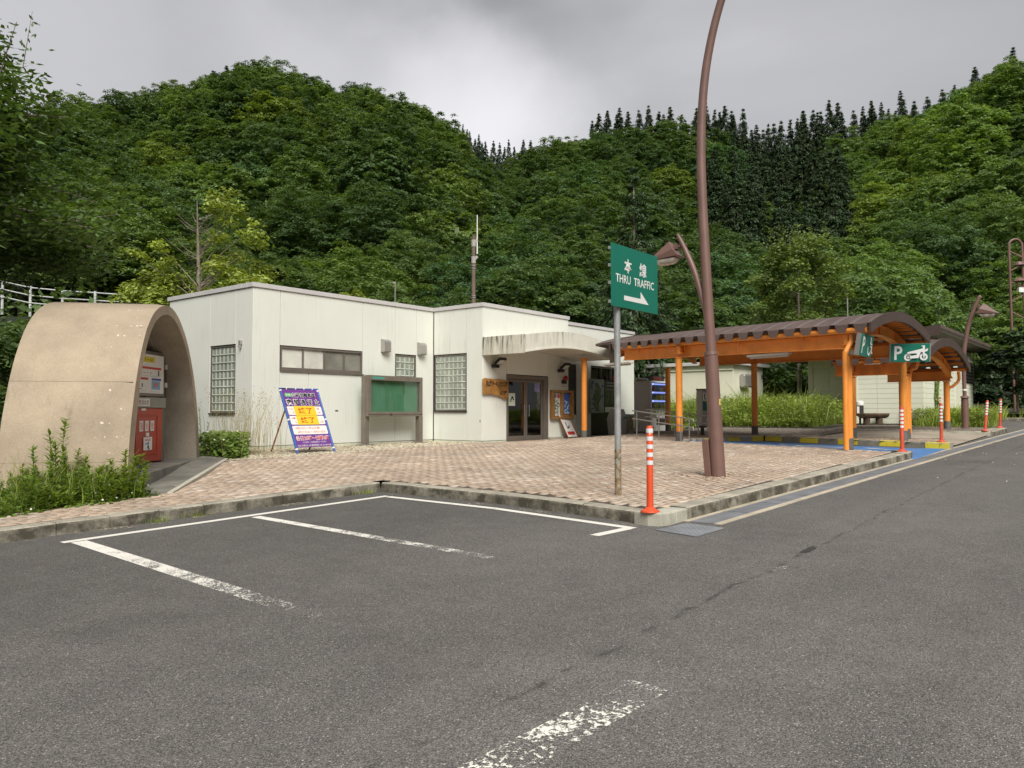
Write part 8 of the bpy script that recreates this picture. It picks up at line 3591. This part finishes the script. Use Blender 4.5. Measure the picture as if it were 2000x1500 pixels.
# growth at the building corner
cg = thing('corner_weeds', 'broad leaved green weeds with white flowers at the building corner', 'weed', (10.2, 16.9, .57))
n = 4200
cu3, cv3 = RNG.uniform(9.55, 11.7, n), RNG.uniform(15.75, 18.2, n)
k_ = (cu3 - 9.55) > (cv3 - 17.2) * .9
k_ &= (cu3 < 9.8 + (cv3 - 15.6) * .7)
k_ &= cu3 < 10.9
cu3, cv3 = cu3[k_], cv3[k_]
cc = np.stack([cu3, cv3, P(cu3, cv3) + RNG.uniform(0, .52, len(cu3)) ** 1.0 * np.clip((cv3 - 15.7) * 2, .3, 1)], 1)
Vb = leaf_quads(cc, np.array([-.1, -.3, 1]) + RNG.normal(size=cc.shape) * .4, RNG.uniform(.05, .11, len(cc)), .45)
o = np_obj('leaves', Vb, quads_idx(len(Vb)), M_leafW)
MATX[cg.name] = Matrix.Translation(Vector(cg.location))
o.parent = cg
o.location = -Vector(cg.location)
fl = cc[RNG.choice(len(cc), 22, replace=False)] + np.array([0, -.05, .05])
FV = (IV[None] * .025 + fl[:, None, :]).reshape(-1, 3)
FF_ = (IF[None] + (np.arange(len(fl)) * len(IV))[:, None, None]).reshape(-1, 3)
o = np_obj('flowers', FV, FF_, M_flower)
o.parent = cg
o.location = -Vector(cg.location)


def blades(cx, cy, z0, h, w, lean, mname, m_, kind='stuff', parent=None, heads=0):
    """curved grass blades from numpy: two quads each"""
    n = len(cx)
    a = RNG.uniform(0, 6.28, n)
    b = RNG.uniform(0, 6.28, n)
    dx, dy = np.cos(a) * lean * h, np.sin(a) * lean * h
    wx, wy = np.cos(b) * w, np.sin(b) * w
    p0 = np.stack([cx, cy, z0], 1)
    p1 = np.stack([cx + dx * .3, cy + dy * .3, z0 + h * .6], 1)
    p2 = np.stack([cx + dx, cy + dy, z0 + h], 1)
    ww = np.stack([wx, wy, 0 * wx], 1)
    V = np.stack([p0 - ww, p0 + ww, p1 + ww * .8, p1 - ww * .8, p2 + ww * .15, p2 - ww * .15], 1)
    F = np.array([(0, 1, 2, 3), (3, 2, 4, 5)])
    F = (F[None] + (np.arange(n) * 6)[:, None, None]).reshape(-1, 4)
    o = np_obj(mname, V.reshape(-1, 3), F, m_, kind=kind)
    if parent is not None:
        o.parent = parent
        o.location = -Vector(parent.location)
    return o, p2


t = thing('seeding_grass', 'pale seeding grass stems rising from the weeds at the building corner', 'grass', (10.6, 17.0, .57))
n = 190
cx, cy = RNG.normal(10.45, .38, n), RNG.normal(16.7, .4, n)
o, tips = blades(cx, cy, P(cx, cy), RNG.uniform(.7, 1.5, n), .004, RNG.uniform(.05, .35, n), 'stems', M_straw, kind=None, parent=t)
hp = np.repeat(tips, 8, 0) + RNG.normal(size=(n * 8, 3)) * np.array([.02, .02, .07])
Vb = leaf_quads(hp, unit(len(hp)), .016, .4, np.tile(np.array([0, 0, 1.0]), (len(hp), 1)))
o = np_obj('seed_heads', Vb, quads_idx(len(Vb)), M_straw)
o.parent = t
o.location = -Vector(t.location)
Vb, st = weed(1.25, 2, 77, .03, spread=.08)
t = thing('tall_weed', 'tall thin weed with small leaves beside the shelter right leg', 'weed', (9.75, 17.3, .55))
o = np_obj('leaves', Vb, quads_idx(len(Vb)), M_leafW)
o.parent = t
so = st.build('stems', M_leafW)
so.parent = t

# long grass behind the canopies
n = 60000
cx, cy = RNG.uniform(29.4, 45, n), RNG.uniform(-2, 24, n)
inA = (cy > 9.75) & (cx > 29.8) & (cx < 34.3) | (cy > 9.75) & (cx > 29.8) & (cy < 14.7)
inB = (cx > 31.6 + (cy - 4.4) * .75) & (cx > 31.4) & (cx < 34.0) & (cy > 4.3) & (cy < 9.75)
inC = (cx > 31.9) & (cx < 43) & (cy < 6.8) & (cy > 4.9 + (cx - 32) * .02)
inD = (cx > 43.7)
keepm = inA | inB | inC | inD
cx, cy = cx[keepm], cy[keepm]
nzg = .72 + .38 * np.sin(cx * 2.1 + 1.3 * np.sin(cy * 1.9)) * np.sin(cy * 2.7 + cx) + RNG.normal(0, .08, len(cx))
hgt = nzg * np.where((cy > 9.7) & (cx < 36), 1.25, np.where(cx > 43, .5, .62)) * RNG.uniform(.5, 1.25, len(cx))
front = np.clip(np.minimum(np.where(cy > 9.7, cx - 29.7, cx - 31.5), 1.2) / .8, .5, 1)
blades(cx, cy, P(cx, cy), hgt * front, RNG.uniform(.010, .022, len(cx)), RNG.uniform(.15, .95, len(cx)), 'long_grass', M_grass)
M_herb = leaf_mat('meadow_herbs', [(0.235, 0.315, 0.07), (0.265, 0.335, 0.08)], trans=.38, island=.45)
n = 90000
cx, cy = RNG.uniform(29.6, 37, n), RNG.uniform(4.4, 23, n)
inA = (cy > 9.7) & (cx > 29.7) & (cx < 34.3)
inB = (cx > 31.5 + (cy - 4.4) * .75) & (cx < 34.0) & (cy > 4.3) & (cy < 9.75)
keepm = inA | inB
cx, cy = cx[keepm], cy[keepm]
cc = np.stack([cx, cy, P(cx, cy) + RNG.uniform(0, 1, len(cx)) ** .6 * np.where(cy > 9.7, np.clip((cx - 29.6) / .9, .3, 1) * (1.05 + .25 * np.sin(cx * 2.3) * np.sin(cy * 1.7)), .62)], 1)
Vb = leaf_quads(cc, np.array([0, 0, 1]) + RNG.normal(size=cc.shape) * .45, RNG.uniform(.035, .08, len(cc)), .5)
np_obj('grass_herbs', Vb, quads_idx(len(Vb)), M_herb, kind='stuff')
t = thing('climbing_vine', 'narrow green vine climbing the cream block wall under the small canopy', 'vine', (36.0, 6.7, 1.0))
cx = RNG.normal(36.0, .10, 700)
cz = RNG.uniform(1.0, 3.0, 700)
cc = np.stack([cx + .08 * np.sin(cz * 5), np.full(700, 6.72) + RNG.normal(0, .03, 700), cz], 1)
Vb = leaf_quads(cc, np.array([0, -1, .4]) + RNG.normal(size=cc.shape) * .4, .05, .6)
o = np_obj('leaves', Vb, quads_idx(len(Vb)), M_leafW)
o.parent = t
o.location = -Vector(t.location)
blades(BEDG[0], BEDG[1], P(BEDG[0], BEDG[1]) - .02, RNG.uniform(.2, .75, len(BEDG[0])), .006, RNG.uniform(.1, .7, len(BEDG[0])), 'bed_grass', M_grass)
sel = RNG.choice(len(BEDG[0]), 90)
blades(BEDG[0][sel], BEDG[1][sel], P(BEDG[0][sel], BEDG[1][sel]), RNG.uniform(.4, .95, 90), .004, RNG.uniform(.1, .5, 90), 'dead_stems', M_straw)
# tufts in the kerb joints
n = 260
ks = RNG.choice([2.2, 5.1, 5.6, 8.5], n) + RNG.normal(0, .09, n)
cx, cy = ks, np.array([float(lk(u_)) for u_ in ks]) - np.abs(RNG.normal(0, .03, n)) - .02
blades(cx, cy, g(cx), RNG.uniform(.02, .09, n), .003, .5, 'kerb_tufts', M_grass)
# fallen twig bits on the paving
n = 130
m2 = MB()
for k in range(n):
    u_, v_ = rb.uniform(8.9, 13.5), rb.uniform(4.6, 7.5)
    if rb.random() < .5:
        u_, v_ = 12.36 + rb.gauss(0, .35), 5.6 + rb.gauss(0, .3)
    a = rb.uniform(0, 3.1)
    z_ = float(P(u_, v_)) + .008
    L_ = rb.uniform(.02, .07)
    m2.obox((u_, v_, z_), (math.cos(a) * L_, math.sin(a) * L_, 0), (-math.sin(a) * .006, math.cos(a) * .006, 0), (0, 0, .006))
m2.build('leaf_litter', M_wooddk, kind='stuff')
# ------------------------------------------------------------------ unseen wooded slope behind the camera, added to darken the glass reflections
AN_ = np.linspace(R(39.1 + 75), R(39.1 + 285), 60)
RD_ = np.array([85, 100, 120, 150, 190, 240, 300])
HT_ = np.array([-1.4, 1, 8, 22, 40, 52, 55])
A2, R2 = np.meshgrid(AN_, RD_, indexing='ij')
H2 = np.tile(HT_, (60, 1)) * (.8 + .35 * np.sin(A2 * 5.0) * (R2 > 110)) - (R2 < 90) * .3
V3 = np.stack([R2 * np.cos(A2), R2 * np.sin(A2), H2], -1).reshape(-1, 3)
I_ = np.arange(A2.size).reshape(A2.shape)
F_ = np.stack([I_[:-1, :-1], I_[1:, :-1], I_[1:, 1:], I_[:-1, 1:]], -1).reshape(-1, 4)
np_obj('unseen_hillside', V3, F_, M_hill, kind='structure', smooth=True)
pts = []
for k in range(750):
    a, r2 = rb.uniform(R(39.1 + 76), R(39.1 + 284)), math.sqrt(rb.uniform(95 ** 2, 235 ** 2))
    h2 = float(np.interp(r2, RD_, HT_)) * (.8 + .35 * math.sin(a * 5.0) * (r2 > 110))
    pts.append(((r2 * math.cos(a), r2 * math.sin(a), h2 - .3), rb.uniform(1.0, 1.6), rb.uniform(0, 6.28), rb.randrange(6)))
gn_wood('unseen_wood', crown_objs, pts, None)
